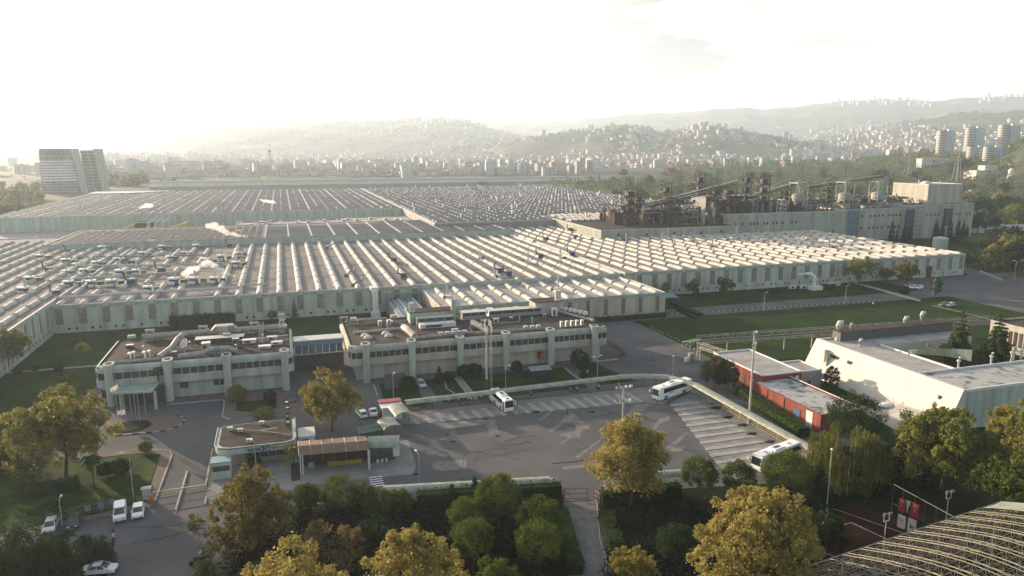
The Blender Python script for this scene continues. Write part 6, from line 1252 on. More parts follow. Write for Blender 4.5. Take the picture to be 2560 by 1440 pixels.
def bus(label, L_=12.6, W=2.55, H=3.35, small=False):
    t = thing('coach', label, 'bus', (0, 0, 0)); h = W/2; x0, x1 = -L_/2, L_/2
    m = MB(); prof = [(-h, .35), (-h, 2.75), (-h*.96, H-.18), (-h*.8, H), (h*.8, H), (h*.96, H-.18), (h, 2.75), (h, .35)]; vs = []
    for (x, k, dz) in ((x0, .93, -.12), (x0+.25, 1, 0), (x1-.2, 1, 0), (x1, .95, -.08)):
        for (y, z) in prof: vs.append((x+(.25 if (x == x0 and z > 2) else 0), y*k, z+(dz if z > 2.8 else 0)))
    n = 8; m.add(vs, [(j*n+i, (j+1)*n+i, (j+1)*n+(i+1) % n, j*n+(i+1) % n) for j in range(3) for i in range(n)]+[tuple(range(n-1, -1, -1)), tuple(range(3*n, 4*n))]); P(m, 'body', 'white_paint', t)
    for sg in (-1, 1): m = MB(); y = sg*(h+.012); m.add([(x0+1.55, y, 1.75), (x1-.15, y, 2.0), (x1-.15, y, 2.95), (x0+1.5, y, 2.95)], [(0, 1, 2, 3), (3, 2, 1, 0)]); P(m, 'side_window', 'glass_dark', t)
    m = MB(); m.add([(x0-.03, -h*.86, 1.35), (x0-.03, h*.86, 1.35), (x0+.16, h*.84, 2.85), (x0+.16, -h*.84, 2.85)], [(3, 2, 1, 0), (0, 1, 2, 3)]); P(m, 'windscreen', 'glass_dark', t)
    m = MB(); m.box(x0+.35, h+.01, .45, x0+1.25, h+.03, 2.8); P(m, 'door', 'glass_dark', t)
    for x in (x0+2.5, x1-3.2):
        for sg in (-1, 1): m = MB(); m.box(x-.62, sg*(h+.01)-.01, .3, x+.62, sg*(h+.01)+.01, 1.05); P(m, 'wheel_arch', 'metal_dark', t); wheel(t, x, sg*(h-.12), .5, .28, sg)
    m = MB(); m.box(-1.6, -.85, H, 1.3, .85, H+.22); P(m, 'air_conditioner', 'white_paint', t); m = MB(); m.box(-1.1, -.4, H+.22, .7, .4, H+.24); P(m, 'grille', 'metal_dark', t)
    for x in (-3.6, 3.6): m = MB(); m.box(x-.4, -.35, H, x+.4, .35, H+.07); P(m, 'roof_hatch', 'metal_dark' if small else 'metal_pale', t)
    for sg in (-1, 1):
        m = MB(); m.tube([(x0+.1, sg*h*.95, 2.9), (x0-.45, sg*(h+.15), 2.85), (x0-.45, sg*(h+.18), 2.3)], .05, 5); m.box(x0-.55, sg*(h+.18)-.12, 2.0, x0-.38, sg*(h+.18)+.12, 2.5); P(m, 'mirror', 'white_paint', t); m = MB(); m.box(x0-.03, sg*h*.72-.25, .7, x0+.05, sg*h*.72+.25, .9); P(m, 'headlight', 'metal_pale', t)
    for sg in (-1, 1): m = MB(); m.box(x0+3.4, sg*(h+.015)-.008, 1.45, x0+5.6, sg*(h+.015)+.008, 1.6); P(m, 'lettering_band', 'blue_pale', t)
    m = MB(); m.box(x0-.02, -h*.9, .3, x0+.1, h*.9, .45); m.box(x0-.06, -.3, .5, x0-.02, .3, .62); P(m, 'bumper', 'metal_grey', t); return t
o = bus('white coach parked at the far right corner of the bus yard'); o.location = (89.6, 150.6, .05); o.rotation_euler = (0, 0, R_(21))
o.scale = (1, -1, 1)
o.scale = (1, 1, 1)
o = bus('smaller white bus with dark windscreen parked nose forward beside the back canopy', 9.6, 2.4, 3.1, True); x, y = G(1272, 1033); o.location = (x-.3, y+4.7, .05); o.rotation_euler = (0, 0, R_(95))
o = bus('white coach parked behind the round pines at the lower right of the bus yard'); a, b_ = G(1885, 1165), G(2040, 1125); o.location = (88.6, 109.3, .05); o.rotation_euler = (0, 0, R_(17))
# motorcycles
def moto(label, mat='metal_dark'):
    t = thing('motorcycle', label, 'motorcycle', (0, 0, 0))
    for x in (-.65, .65): m = MB(); m.tube([(x, -.06, .3), (x, .06, .3)], .3, 12); P(m, 'wheel', 'tyre', t)
    m = MB(); m.tube([(-.6, 0, .35), (-.3, 0, .7), (.25, 0, .75), (.65, 0, .4)], .12, 6); m.box(-.25, -.17, .3, .2, .17, .6); P(m, 'body', mat, t); m = MB(); m.box(-.5, -.14, .76, .12, .14, .86); P(m, 'seat', 'dark', t)
    m = MB(); m.tube([(.65, 0, .3), (.42, 0, 1.0)], .05, 5); m.tube([(.42, -.35, 1.02), (.42, .35, 1.02)], .03, 5); P(m, 'handlebar', 'metal_grey', t); m = MB(); m.box(.44, -.12, .72, .6, .12, 1.2); P(m, 'windshield', 'unit_white', t); return t
mo = moto('motorcycle parked under the back canopy of the bus yard'); first = True
for i, (px, py, d) in enumerate(((1043, 1014, -80), (1056, 1012, -75), (1070, 1010, -85), (1121, 1008, -80), (1146, 1006, -95), (1168, 1003, -80), (1200, 999, -60), (1222, 1000, -85), (1234, 997, -80), (1325, 988, -80), (1424, 979, -90), (1440, 978, -80), (1494, 973, -85))):
    x, y = G(px, py)
    if first: o = mo; o['group'] = 'motorcycles under the back canopy'; o.location = (x, y, .05); o.rotation_euler = (0, 0, R_(d)); first = False
    else: o = copy_tree(mo, (x, y, .05), R_(d))
o = moto('dark motorcycle standing alone at the kerb of the lower left street', 'metal_dark'); x, y = G(492, 1408); o.location = (x, y, .02); o.rotation_euler = (0, 0, R_(35)); o.scale = (1.25, 1.25, 1.25)
# ---------------------------------------------------------------- people
def person(label, x, y, rz, top='cloth_dark', legs='cloth_dark', stride=.32, sc=1):
    S = {'pel': (0, 0, .94, .15), 'sp1': (0, 0, 1.12, .14), 'ch': (0, .01, 1.32, .165), 'nk': (0, .02, 1.50, .06), 'hd': (.0, .04, 1.62, .10), 'hd2': (0, .04, 1.73, .09),
         'lh': (.1, 0, .88, .095), 'lk': (.1, stride*.35, .50, .065), 'la': (.1, stride*.8, .10, .045), 'lt': (.1, stride*.8+.16, .04, .04),
         'rh': (-.1, 0, .88, .095), 'rk': (-.1, -stride*.1, .50, .065), 'ra': (-.1, -stride*.9, .12, .045), 'rt': (-.1, -stride*.9+.15, .04, .04),
         'ls': (.2, 0, 1.42, .06), 'le': (.26, -.08, 1.14, .042), 'lw': (.26, -.02, .90, .03), 'lp': (.26, .01, .82, .03),
         'rs': (-.2, 0, 1.42, .06), 're': (-.26, .04, 1.14, .042), 'rw': (-.26, .16, .92, .03), 'rp': (-.26, .2, .85, .03)}
    E = [('pel', 'sp1'), ('sp1', 'ch'), ('ch', 'nk'), ('nk', 'hd'), ('hd', 'hd2'), ('pel', 'lh'), ('lh', 'lk'), ('lk', 'la'), ('la', 'lt'), ('pel', 'rh'), ('rh', 'rk'), ('rk', 'ra'), ('ra', 'rt'), ('ch', 'ls'), ('ls', 'le'), ('le', 'lw'), ('lw', 'lp'), ('ch', 'rs'), ('rs', 're'), ('re', 'rw'), ('rw', 'rp')]
    for s_, b0 in (('l', S['lp']), ('r', S['rp'])):
        for k in range(5):
            n_ = s_+'f%d' % k; dx = (k-2)*.018 if k < 4 else (-.05 if s_ == 'l' else .05); S[n_] = (b0[0]+dx, b0[1]+.02+(.03 if k == 4 else 0), b0[2]-(.085+.008*(k % 3) if k < 4 else .03), .010); E.append((s_+'p', n_))
    ks = list(S); me = bpy.data.meshes.new('person'); me.from_pydata([S[k][:3] for k in ks], [(ks.index(a), ks.index(b)) for a, b in E], []); o = bpy.data.objects.new('person', me); C.objects.link(o)
    md = o.modifiers.new('skin', 'SKIN'); md.use_smooth_shade = True
    for i, k in enumerate(ks): v = me.skin_vertices[0].data[i]; v.radius = (S[k][3], S[k][3]*(.8 if k in ('ch', 'sp1', 'pel') else 1)); v.use_root = (k == 'pel')
    sb = o.modifiers.new('sub', 'SUBSURF'); sb.levels = 1; sb.render_levels = 1
    bpy.context.view_layer.update(); nm = bpy.data.meshes.new_from_object(o.evaluated_get(bpy.context.evaluated_depsgraph_get())); o.modifiers.clear(); o.data = nm; nm.materials.clear()
    for q in ('skin', top, legs): nm.materials.append(MATS[q])
    for p_ in nm.polygons:
        z = p_.center.z; ax = abs(p_.center.x); p_.material_index = 0 if (z > 1.5 or (ax > .2 and z < .93)) else (1 if z > .95 or (ax > .2) else 2)
    o.location = (x, y, .04); o.rotation_euler = (0, 0, rz); o.scale = (sc,)*3; tag(o, label, 'person')
    m = MB(); m.ball((0, .02, 1.72), .105, .115, .10, 10, 6); m.build('hair', 'hair', o, local=True) if False else None
    hm = m.build('hair', 'hair', None); hm.location = (0, 0, 0)
    for v in hm.data.vertices: pass
    hm.data.transform(Matrix.Translation((0, .02, 1.66))); hm.parent = o
    m = MB()
    for sg in (-1, 1): m.ball((sg*.035, .135, 1.68), .012, .01, .012, 6, 4)
    m.tube([(0, .13, 1.67), (0, .155, 1.645)], .012, 5); q = m.build('face', 'hair'); off = q.location.copy(); q.data.transform(Matrix.Translation(off)); q.location = (0, 0, 0); q.parent = o
    return o
for (px, py, rz, lab, tp, lg) in ((1418, 1040, 1.4, 'person in dark clothes walking across the middle of the bus yard', 'cloth_dark', 'cloth_dark'), (1185, 1003, .6, 'person in a white top standing by the motorcycles under the back canopy', 'cloth_white', 'cloth_dark'),
        (2176, 767, -1.4, 'person in black walking on the far road beside the lawn', 'cloth_dark', 'cloth_dark'), (2182, 766, -1.4, 'person in a pale top walking on the far road beside the lawn', 'cloth_white', 'cloth_dark'), (1468, 940, .3, 'person in light clothes on the garden corner near the double lamp', 'cloth_white', 'cloth_dark')):
    x, y = G(px, py); person(lab, x, y, rz, tp, lg)
# ---------------------------------------------------------------- trees
def leaves(cs, sig, n, size, seed, up=.3, droop=False, flat=1.0):
    """leaf rhombs scattered in clumps cs=[(x,y,z,r)]"""
    rs = np.random.RandomState(seed); cs = np.array(cs); w_ = cs[:, 3]**2; w_ /= w_.sum(); idx = rs.choice(len(cs), n, p=w_)
    d = rs.normal(size=(n, 3)); d /= np.linalg.norm(d, axis=1)[:, None]; rad = cs[idx, 3]*(rs.uniform(.25, 1, n)**.38)*(1+rs.normal(0, sig, n)*.25)
    p = cs[idx, :3]+d*rad[:, None]*np.array([1, 1, flat])
    nn = d+rs.normal(size=(n, 3))*.55+np.array([0, 0, up]); nn /= np.linalg.norm(nn, axis=1)[:, None]
    a = np.cross(nn, rs.normal(size=(n, 3))); a /= np.linalg.norm(a, axis=1)[:, None]; b = np.cross(nn, a); s = size*rs.uniform(.6, 1.35, n)[:, None]
    if droop: a = np.tile([0, 0, 1.], (n, 1))*2.2+rs.normal(size=(n, 3))*.25; b = np.cross(nn, a); b /= np.linalg.norm(b, axis=1)[:, None]; b *= .42
    v = np.stack([p-a*s*.6, p+b*s*.42, p+a*s*.6, p-b*s*.42], 1).reshape(-1, 3); return v
def leafmesh(name, v, mat):
    n = len(v)//4; me = bpy.data.meshes.new(name); me.vertices.add(n*4); me.vertices.foreach_set('co', v.astype(np.float32).ravel()); me.loops.add(n*4); me.loops.foreach_set('vertex_index', np.arange(n*4, dtype=np.int32)); me.polygons.add(n); me.polygons.foreach_set('loop_start', np.arange(0, n*4, 4, dtype=np.int32)); me.polygons.foreach_set('loop_total', np.full(n, 4, dtype=np.int32)); me.materials.append(MATS[mat]); me.update(); me.validate(); return me
def broad_clumps(R, Hc, z0, k, seed, shape='round', rr=(.18, .34)):
    rs = random.Random(seed); out = []
    if shape == 'dome':
        for i in range(k*2):
            z = rs.uniform(-.75, 1); a = rs.uniform(0, 2*PI); q = math.sqrt(max(0, 1-z*z)); e = rs.uniform(.78, .95); out.append((R*e*q*math.cos(a), R*e*q*math.sin(a), z0+Hc/2+z*e*Hc/2, R*rs.uniform(.12, .24)))
        return out+[(0, 0, z0+Hc/2, R*.7)]
    for i in range(k):
        for _ in range(50):
            x, y, z = (rs.uniform(-1, 1) for _ in range(3)); q = math.sqrt(x*x+y*y+z*z)
            if .35 < q < .92: break
        if shape == 'cone': f = 1-.72*(z+1)/2; x *= f; y *= f
        if shape == 'egg': f = 1-.35*(z+1)/2; x *= f; y *= f
        if shape == 'top': f = .75+.3*(z+1)/2; x *= f; y *= f
        r = R*rs.uniform(*rr)*(1-.35*max(0, z) if shape != 'round' else 1)
        out.append((x*R*.86, y*R*.86, z0+Hc/2+z*Hc/2*.86, r))
    return out
def sub(cl, k, seed, f=.3):
    rs = random.Random(seed); o = []
    for (x, y, z, r) in cl:
        for i in range(k):
            a, b_ = rs.uniform(0, 2*PI), rs.uniform(-.6, 1.4); rr = r*rs.uniform(.7, 1.22); o.append((x+rr*math.cos(a)*math.cos(b_), y+rr*math.sin(a)*math.cos(b_), z+rr*math.sin(b_)*.9, r*rs.uniform(.5*f, 1.3*f)))
    return o
def trunk_mesh(H, R, cl, r0=.28, mat='trunk', seed=0, nb=9):
    rs = random.Random(seed); m = MB(); top = H*.62; m.tube([(0, 0, -.2), (.05*R, 0, top*.4), (0, .04*R, top)], r0, 8, True, r0*.5)
    for c in rs.sample(cl, min(nb, len(cl))): z0 = rs.uniform(top*.35, top*.95); m.tube([(0, 0, z0), (c[0]*.45, c[1]*.45, (z0+c[2])/2+.4), (c[0]*.9, c[1]*.9, c[2])], r0*.42, 5, True, r0*.12)
    return m
def tree(lab, kind, px, py, H, R, mat, n=9000, seed=1, leaf=.34, z0=None, group=None, name=None, shape='round', xy=None, z=0, clumps=26, f=.27, tr='trunk'):
    x, y = xy if xy else G(px, py); t = thing(name or kind, lab, 'tree' if 'shrub' not in (name or kind) and 'hedge' not in (name or kind) else 'shrub', (x, y, z), group); zb = z0 if z0 is not None else H*.22
    cl = broad_clumps(R, H-zb, zb, clumps, seed, shape); cc = sub(cl, 13, seed+1, f) if shape != 'dome' else cl
    me = leafmesh('crown', np.concatenate([leaves(cc, .5, int(n*1.25), leaf*.84, seed), leaves(cl, .3, int(n*.15), leaf, seed+5)]), mat)
    o = bpy.data.objects.new('crown', me); C.objects.link(o); o.parent = t
    q = trunk_mesh(H, R, cl, max(.1, R*.035), tr, seed).build('trunk', tr, None, local=True); q.parent = t; return t
tree('broad olive-yellow tree over the lawn at the left, before the smaller office', 'plane_tree', 165, 1195, 18, 11.2, 'leaf_olive', 30000, 3, .36, 1.2, shape='egg', clumps=34)
tree('orange-yellow rounded tree between the gatehouse and the long office', 'plane_tree', 830, 1078, 15, 7.6, 'leaf_yellow', 20000, 4, .32, 1.0, shape='egg', clumps=30)
tree('brown-orange tree in front of the gatehouse sign at the lower left', 'plane_tree', 612, 1402, 14.6, 8.6, 'leaf_orange', 20000, 5, .30, .8, shape='egg', clumps=30)
tree('tall golden tree in the middle in front of the bus yard', 'plane_tree', 1575, 1268, 17.2, 8.6, 'leaf_gold', 26000, 6, .34, .6, shape='cone', clumps=44, f=.36)
tree('wide olive-yellow tree at the right behind the clay court', 'plane_tree', 2352, 1225, 16.5, 11.0, 'leaf_lime', 30000, 7, .36, .8, shape='egg', clumps=34)
tree('tree with greener leaves at the right edge behind the clay court', 'plane_tree', 2575, 1180, 15.5, 9.5, 'leaf_olive', 20000, 8, .38, 1, clumps=30)
tree('darker green tree at the right edge above the space frame', 'plane_tree', 2540, 1330, 14, 7.5, 'leaf_green', 18000, 9, .34, .5, clumps=26)
tree('big golden tree at the bottom right of centre, left of the clay court', 'plane_tree', 1868, 1560, 20.2, 9.8, 'leaf_gold', 38000, 10, .33, .8, shape='egg', clumps=40)
tree('bright yellow tree at the bottom centre-left, before the round pines', 'plane_tree', 1040, 1640, 16.8, 8.2, 'leaf_gold', 26000, 11, .3, 2, shape='egg', clumps=34)
tree('bright yellow tree cut by the bottom edge right of the motorcycle', 'plane_tree', 718, 1700, 15.6, 8.6, 'leaf_gold', 26000, 12, .3, 2, clumps=32)
tree('thin brownish tree with bare twigs between the two bottom yellow trees', 'plane_tree', 828, 1480, 12.4, 5.6, 'leaf_brown', 10000, 13, .28, .8, shape='egg', clumps=26, tr='trunk_pale')
tree('small orange tree at the bottom beside the gate lane', 'plane_tree', 1583, 1500, 10, 4.2, 'leaf_yellow', 11000, 14, .27, .5, shape='egg', clumps=24)
tree('bright yellow-green tree at the left edge against the factory wing', 'plane_tree', 22, 928, 12.5, 6.2, 'leaf_lime', 9000, 15, .36, 2.5, clumps=24)
tree('young thin tree on the lawn behind the smaller office', 'young_tree', 212, 908, 7.5, 2.6, 'leaf_olive', 1500, 16, .3, 2.8, clumps=12)
tree('second young tree near the path left of the smaller office', 'young_tree', 165, 985, 5, 3.0, 'leaf_green', 1200, 17, .3, 1.5, clumps=12)
for i, (px, py, H, R, mt, lab) in enumerate(((1733, 742, 8.6, 3.7, 'leaf_orange', 'orange-brown tree against the right-hand hall, left of the green one'), (1812, 742, 8.8, 3.9, 'leaf_green', 'green tree with a lit top against the right-hand hall'), (1662, 742, 6.2, 2.4, 'leaf_yellow', 'small yellow tree at the corner of the front annex'),
        (2148, 715, 14.5, 7.4, 'leaf_lime', 'big yellow-green tree hiding the middle of the right-hand hall front'), (2262, 714, 11.5, 5.6, 'leaf_orange', 'orange tree with a split crown before the right-hand hall'), (2215, 705, 8, 4.0, 'leaf_olive', 'pale small tree between the big green and the orange tree'),
        (2338, 742, 9.0, 2.8, 'leaf_green', 'dark slim tree behind the lamp on the far lawn'), (2312, 948, 11.6, 4.6, 'leaf_yellow', 'brownish bush tree in the courtyard of the white hall'), (680, 805, 4.6, 1.8, 'leaf_olive', 'thin olive sapling before the long hall wall, left of the spiky conifer'))):
    tree(lab, 'plane_tree' if i < 7 else 'small_tree', px, py, H, R, mt, 6500 if R > 5 else 3600, 20+i, .4, H*.12, clumps=22)
# round-headed pines
def dome(lab, px, py, H, R, seed, mat='leaf_pine', n=7000, group=None, z0=None, name='round_pine', xy=None, leaf=.24):
    return tree(lab, name, px, py, H, R, mat, n, seed, leaf, H-R*1.75 if z0 is None else z0, group, name, 'dome', xy, clumps=60, f=.3)
dl = [(1246, 1325, 9.2, 3.8, 'largest round pine, behind the others and left of the dark hedge gap'), (1167, 1355, 7.2, 2.9, 'round pine at the left of the group, upper one'), (1182, 1420, 7.5, 3.1, 'round pine at the left of the group, lower one'), (1345, 1372, 8.4, 3.4, 'round pine beside the gate lane, upper one'), (1346, 1440, 8.4, 3.4, 'round pine beside the gate lane, lower one at the bottom'),
      (1746, 1262, 8.6, 3.1, 'round pine just right of the tall golden tree'), (1842, 1262, 7.8, 2.9, 'small round pine between its larger neighbours before the lower coach'), (1962, 1262, 9.6, 4.2, 'wide round pine in front of the lower coach'), (768, 1292, 5.8, 2.2, 'small round pine behind the thin brown tree, left one'), (852, 1292, 7.2, 3.2, 'round pine behind the thin brown tree, right one'),
      (1690, 1420, 6.8, 3.0, 'dark round tree at the bottom between the small orange and the big golden tree'), (2128, 1150, 13.5, 5.2, 'tall dark pine above the weeping willow, before the red building')]
for i, (px, py, H, R, lab) in enumerate(dl): dome(lab, px, py, H, R, 40+i, 'leaf_pine' if i not in (10, 11) else 'leaf_dark', 8500 if R > 3.5 else 5000)
for i, (px, py, H, R, lab) in enumerate(((1785, 968, 8.6, 3.6, 'dark evergreen with brown patches behind the right canopy, left half'), (1815, 975, 8.0, 3.2, 'dark evergreen with brown patches behind the right canopy, right half'), (2078, 975, 6.4, 1.9, 'small dark tree standing before the sloping white wall'),
        (1448, 918, 5.2, 2.7, 'big dark round shrub at the right end of the long office'), (1187, 942, 3.8, 2.0, 'dark round shrub before the long office, right one of a pair'), (1160, 944, 3.6, 1.9, 'dark round shrub before the long office, left one of a pair'), (1291, 932, 3.4, 1.6, 'dark round shrub just right of the garden lamp'),
        (1122, 955, 2.8, 1.6, 'low green shrub beside the pointed one before the long office'), (1020, 972, 3.2, 2.2, 'loose shrub beside the dark panel in the office garden'), (1458, 948, 2.2, 1.1, 'small dark red shrub in the corner of the office garden'), (595, 1005, 4.2, 2.4, 'yellow-green shrub in front of the smaller office, left end of the lawn island'),
        (676, 1010, 3.6, 1.5, 'dark shrub at the right end of the lawn island'), (660, 1048, 2.6, 2.4, 'wide shrub with a golden top behind the gatehouse'), (636, 1170, 2.4, 1.3, 'clipped shrub under the gatehouse sign'), (365, 1130, 2.2, 1.3, 'small bright shrub on the brick path corner at the left'),
        (300, 1185, 2.8, 2.0, 'dark shrub on the lower left lawn beside the green lamp post'), (266, 1190, 2.6, 1.5, 'dark shrub on the lower left lawn, left of its larger neighbour'), (1945, 735, 2.6, 2.2, 'round bush at the foot of the right-hand hall, left of the white filter'), (2075, 725, 2.2, 2.0, 'low bush right of the white filter at the hall front'),
        (2260, 735, 2.2, 2.2, 'low dark bush near the white cars at the far car park'), (88, 928, 1.6, .9, 'small dark round bush on the path, left end'), (45, 938, 1.8, 1.0, 'small dark bush on the path beside the bright tree'), (147, 930, 1.7, 1.1, 'small dark bush on the path, nearest the office'), (1350, 965, 1.6, 2.2, 'low bushes in front of the small garden shelter'))):
    dome(lab, px, py, H, R, 60+i, 'leaf_dark' if i not in (10, 12, 14) else ('leaf_lime' if i != 12 else 'leaf_olive'), 2600 if R < 3 else 4500, name='round_shrub' if H < 6 else 'evergreen_tree', z0=.15, leaf=.26)
# conifers and column shrubs
def conifer(lab, px, py, H, R, seed, mat='leaf_cedar', n=6000, layers=13, name='cedar', xy=None, z=0, group=None, leaf=.34, thin=.0):
    x, y = xy if xy else G(px, py); t = thing(name, lab, 'tree', (x, y, z), group); rs = random.Random(seed); cl = []
    for i in range(layers):
        k = i/(layers-1); zz = H*(.1+.88*k); r = R*(1-k)**.85+.12; nb = max(3, int(9*(1-k)+3))
        for j in range(nb):
            a = 2*PI*j/nb+rs.random(); q = rs.uniform(.55, 1.05)
            for s_ in (.4, .7, 1.0): cl.append((r*q*s_*math.cos(a), r*q*s_*math.sin(a), zz-.12*r*s_+rs.uniform(-.1, .1), max(.25, r*.3*(1.15-s_*.5))))
    me = leafmesh('crown', leaves(cl, .3, n, leaf, seed, .6, flat=.5), mat); o = bpy.data.objects.new('crown', me); C.objects.link(o); o.parent = t
    m = MB(); m.tube([(0, 0, -.2), (0, 0, H*.97)], max(.08, H*.016), 7, True, .03); q = m.build('trunk', 'trunk', None, local=True); q.parent = t; return t
conifer('tall cedar in the courtyard of the white hall, left of the two', 2388, 950, 18.8, 6.6, 90, n=30000, layers=16, leaf=.46); conifer('tall cedar at the right of the courtyard with a thin tip', 2482, 940, 18.2, 6.0, 91, n=27000, layers=16, leaf=.46)
conifer('thin spiky conifer before the long hall wall', 738, 805, 8.5, 1.6, 92, n=1600, name='spruce'); conifer('pointed green shrub before the long office left of the round pair', 1098, 958, 4.4, 1.6, 93, 'leaf_dark', 1800, 9, 'spruce')
conifer('dark spruce under the left edge of the weeping willow', 2045, 1265, 9.5, 2.6, 94, 'leaf_dark', 3500, name='spruce'); conifer('bluish young spruce at the bottom beside the motorcycle', 520, 1500, 8, 3.4, 95, 'leaf_green', 5000, name='spruce'); conifer('small thin spruce before the hedge under the canopy', 1188, 1262, 5.0, 1.4, 96, 'leaf_dark', 1600, name='spruce'); conifer('second small spruce before the hedge, further left', 1130, 1270, 4.2, 1.6, 97, 'leaf_dark', 1600, name='spruce')
def column(lab, px, py, H, R, seed, mat='leaf_dark', n=2600, name='cone_shrub', group=None, xy=None, lf=.2):
    x, y = xy if xy else G(px, py); t = thing(name, lab, 'shrub', (x, y, 0), group); cl = []
    rs = random.Random(seed)
    for i in range(30): k = rs.random(); r = R*min(1, 1.6*math.sqrt(max(0.02, (1-k)*(k+.12)*1.3))); a = rs.uniform(0, 2*PI); cl.append((r*.5*math.cos(a), r*.5*math.sin(a), .1+H*k*.95, max(.15, r*.55)))
    me = leafmesh('foliage', leaves(cl, .2, n, lf, seed, .3), mat); o = bpy.data.objects.new('foliage', me); C.objects.link(o); o.parent = t; m = MB(); m.tube([(0, 0, -.1), (0, 0, H*.8)], .07, 5); q = m.build('stem', 'trunk', None, local=True); q.parent = t; return t
column('dense dark cone shrub on the lower left street corner, left of a pair', 217, 1412, 4.6, 1.9, 100, n=3600); column('dense dark cone shrub on the lower left street corner, right of a pair', 263, 1412, 4.8, 1.9, 101, n=3600)
for i, (px, py, H, R) in enumerate(((905, 1290, 6.8, 1.6), (928, 1300, 6.2, 1.7), (958, 1305, 6.0, 1.9), (985, 1300, 5.4, 1.8), (1010, 1290, 4.8, 1.7))): column(['feathery column conifer in the row behind the bottom yellow trees, leftmost and tallest', 'feathery column conifer, second from the left in the row', 'feathery column conifer in the middle of the row', 'feathery column conifer, second from the right in the row', 'feathery column conifer at the right end of the row by the canopy'][i], px, py, H, R, 103+i, 'leaf_willow' if i < 3 else 'leaf_green', 3200, 'column_conifer', 'column conifers', lf=.26)
# willow
def willow(lab, px, py, H, R, seed):
    x, y = G(px, py); t = thing('weeping_willow', lab, 'tree', (x, y, 0)); rs = random.Random(seed); vs = []; cl = []
    for i in range(34):
        a = rs.uniform(0, 2*PI); r = R*math.sqrt(rs.uniform(.02, 1))*.92; top = H*(1-.38*(r/R)**2)*rs.uniform(.86, 1.02); bot = rs.uniform(.5, 3.0) if r > R*.5 else top*.55
        cx, cy_ = r*math.cos(a), r*math.sin(a); cl.append((cx*.9, cy_*.9, top-.8, 1.0))
        for k in range(14):
            b_ = rs.uniform(0, 2*PI); q = rs.uniform(.1, 1.25); z = top-q*q*.5; sx, sy = cx+q*math.cos(b_), cy_+q*math.sin(b_); zb = max(.4, bot+rs.uniform(-.6, 1.2))
            while z > zb: vs.append((sx+rs.uniform(-.1, .1), sy+rs.uniform(-.1, .1), z, .14)); z -= .42
    me = leafmesh('crown', leaves(vs, .2, 26000, .24, seed, 0, True), 'leaf_willow'); o = bpy.data.objects.new('crown', me); C.objects.link(o); o.parent = t
    q = trunk_mesh(H, R, cl, .4, 'trunk', seed, 12).build('trunk', 'trunk', None, local=True); q.parent = t; return t
willow('weeping willow with hanging yellow-green strands at the right of the bus yard', 2112, 1222, 12.2, 7.2, 110)
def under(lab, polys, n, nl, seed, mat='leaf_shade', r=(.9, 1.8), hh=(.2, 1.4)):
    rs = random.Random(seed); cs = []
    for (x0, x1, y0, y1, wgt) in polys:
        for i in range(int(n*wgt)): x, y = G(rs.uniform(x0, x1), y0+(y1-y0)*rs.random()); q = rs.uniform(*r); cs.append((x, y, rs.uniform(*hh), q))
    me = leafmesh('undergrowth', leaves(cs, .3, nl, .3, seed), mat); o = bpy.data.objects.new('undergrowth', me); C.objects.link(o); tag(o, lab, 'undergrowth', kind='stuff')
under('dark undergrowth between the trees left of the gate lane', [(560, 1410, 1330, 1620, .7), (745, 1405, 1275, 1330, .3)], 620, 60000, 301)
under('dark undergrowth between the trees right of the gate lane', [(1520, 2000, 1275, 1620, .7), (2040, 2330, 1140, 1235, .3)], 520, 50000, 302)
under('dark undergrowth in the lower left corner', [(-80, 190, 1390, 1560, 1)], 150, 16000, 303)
# palms
def palm(lab, px, py, H, seed, mat='leaf_green', sc=1):
    x, y = G(px, py); t = thing('palm_tree', lab, 'palm', (x, y, 0)); m = MB(); m.tube([(0, 0, 0), (.05, 0, H*.5), (0, 0, H)], .2, 8, True, .16); q = m.build('trunk', 'trunk', None, local=True); q.parent = t; rs = random.Random(seed); m = MB()
    for i in range(30):
        a = rs.uniform(0, 2*PI); e = rs.uniform(-.5, 1.1); L_ = rs.uniform(1.3, 1.8)*sc; pts = []
        for k in range(5): u = k/4; pts.append((math.cos(a)*L_*u*math.cos(e*(1-u)), math.sin(a)*L_*u*math.cos(e*(1-u)), H+L_*(math.sin(e)*u-.75*u*u)))
        for p0_, p1_, w0, w1 in zip(pts, pts[1:], (.05, .3, .38, .25), (.3, .38, .25, .03)): s_ = (-math.sin(a), math.cos(a)); m.add([(p0_[0]-s_[0]*w0, p0_[1]-s_[1]*w0, p0_[2]-.08), (p0_[0], p0_[1], p0_[2]+.05), (p0_[0]+s_[0]*w0, p0_[1]+s_[1]*w0, p0_[2]-.08), (p1_[0]+s_[0]*w1, p1_[1]+s_[1]*w1, p1_[2]-.08), (p1_[0], p1_[1], p1_[2]+.05), (p1_[0]-s_[0]*w1, p1_[1]-s_[1]*w1, p1_[2]-.08)], [(0, 1, 4, 5), (1, 2, 3, 4)])
    q = m.build('crown', mat, None, local=True); q.parent = t
palm('tall palm before the smaller office, right of the entrance canopy', 401, 1003, 8.2, 120); palm('palm on the lower left lawn left of the green lamp post', 236, 1225, 6.2, 121, 'leaf_dark', 1.1); palm('short palm in the soil bed between gatehouse and brown canopy', 735, 1165, 3.8, 122, 'leaf_olive', 1.2); palm('small dark palm near the fence at the lower left', 150, 1300, 3.2, 123, 'leaf_dark', .8)
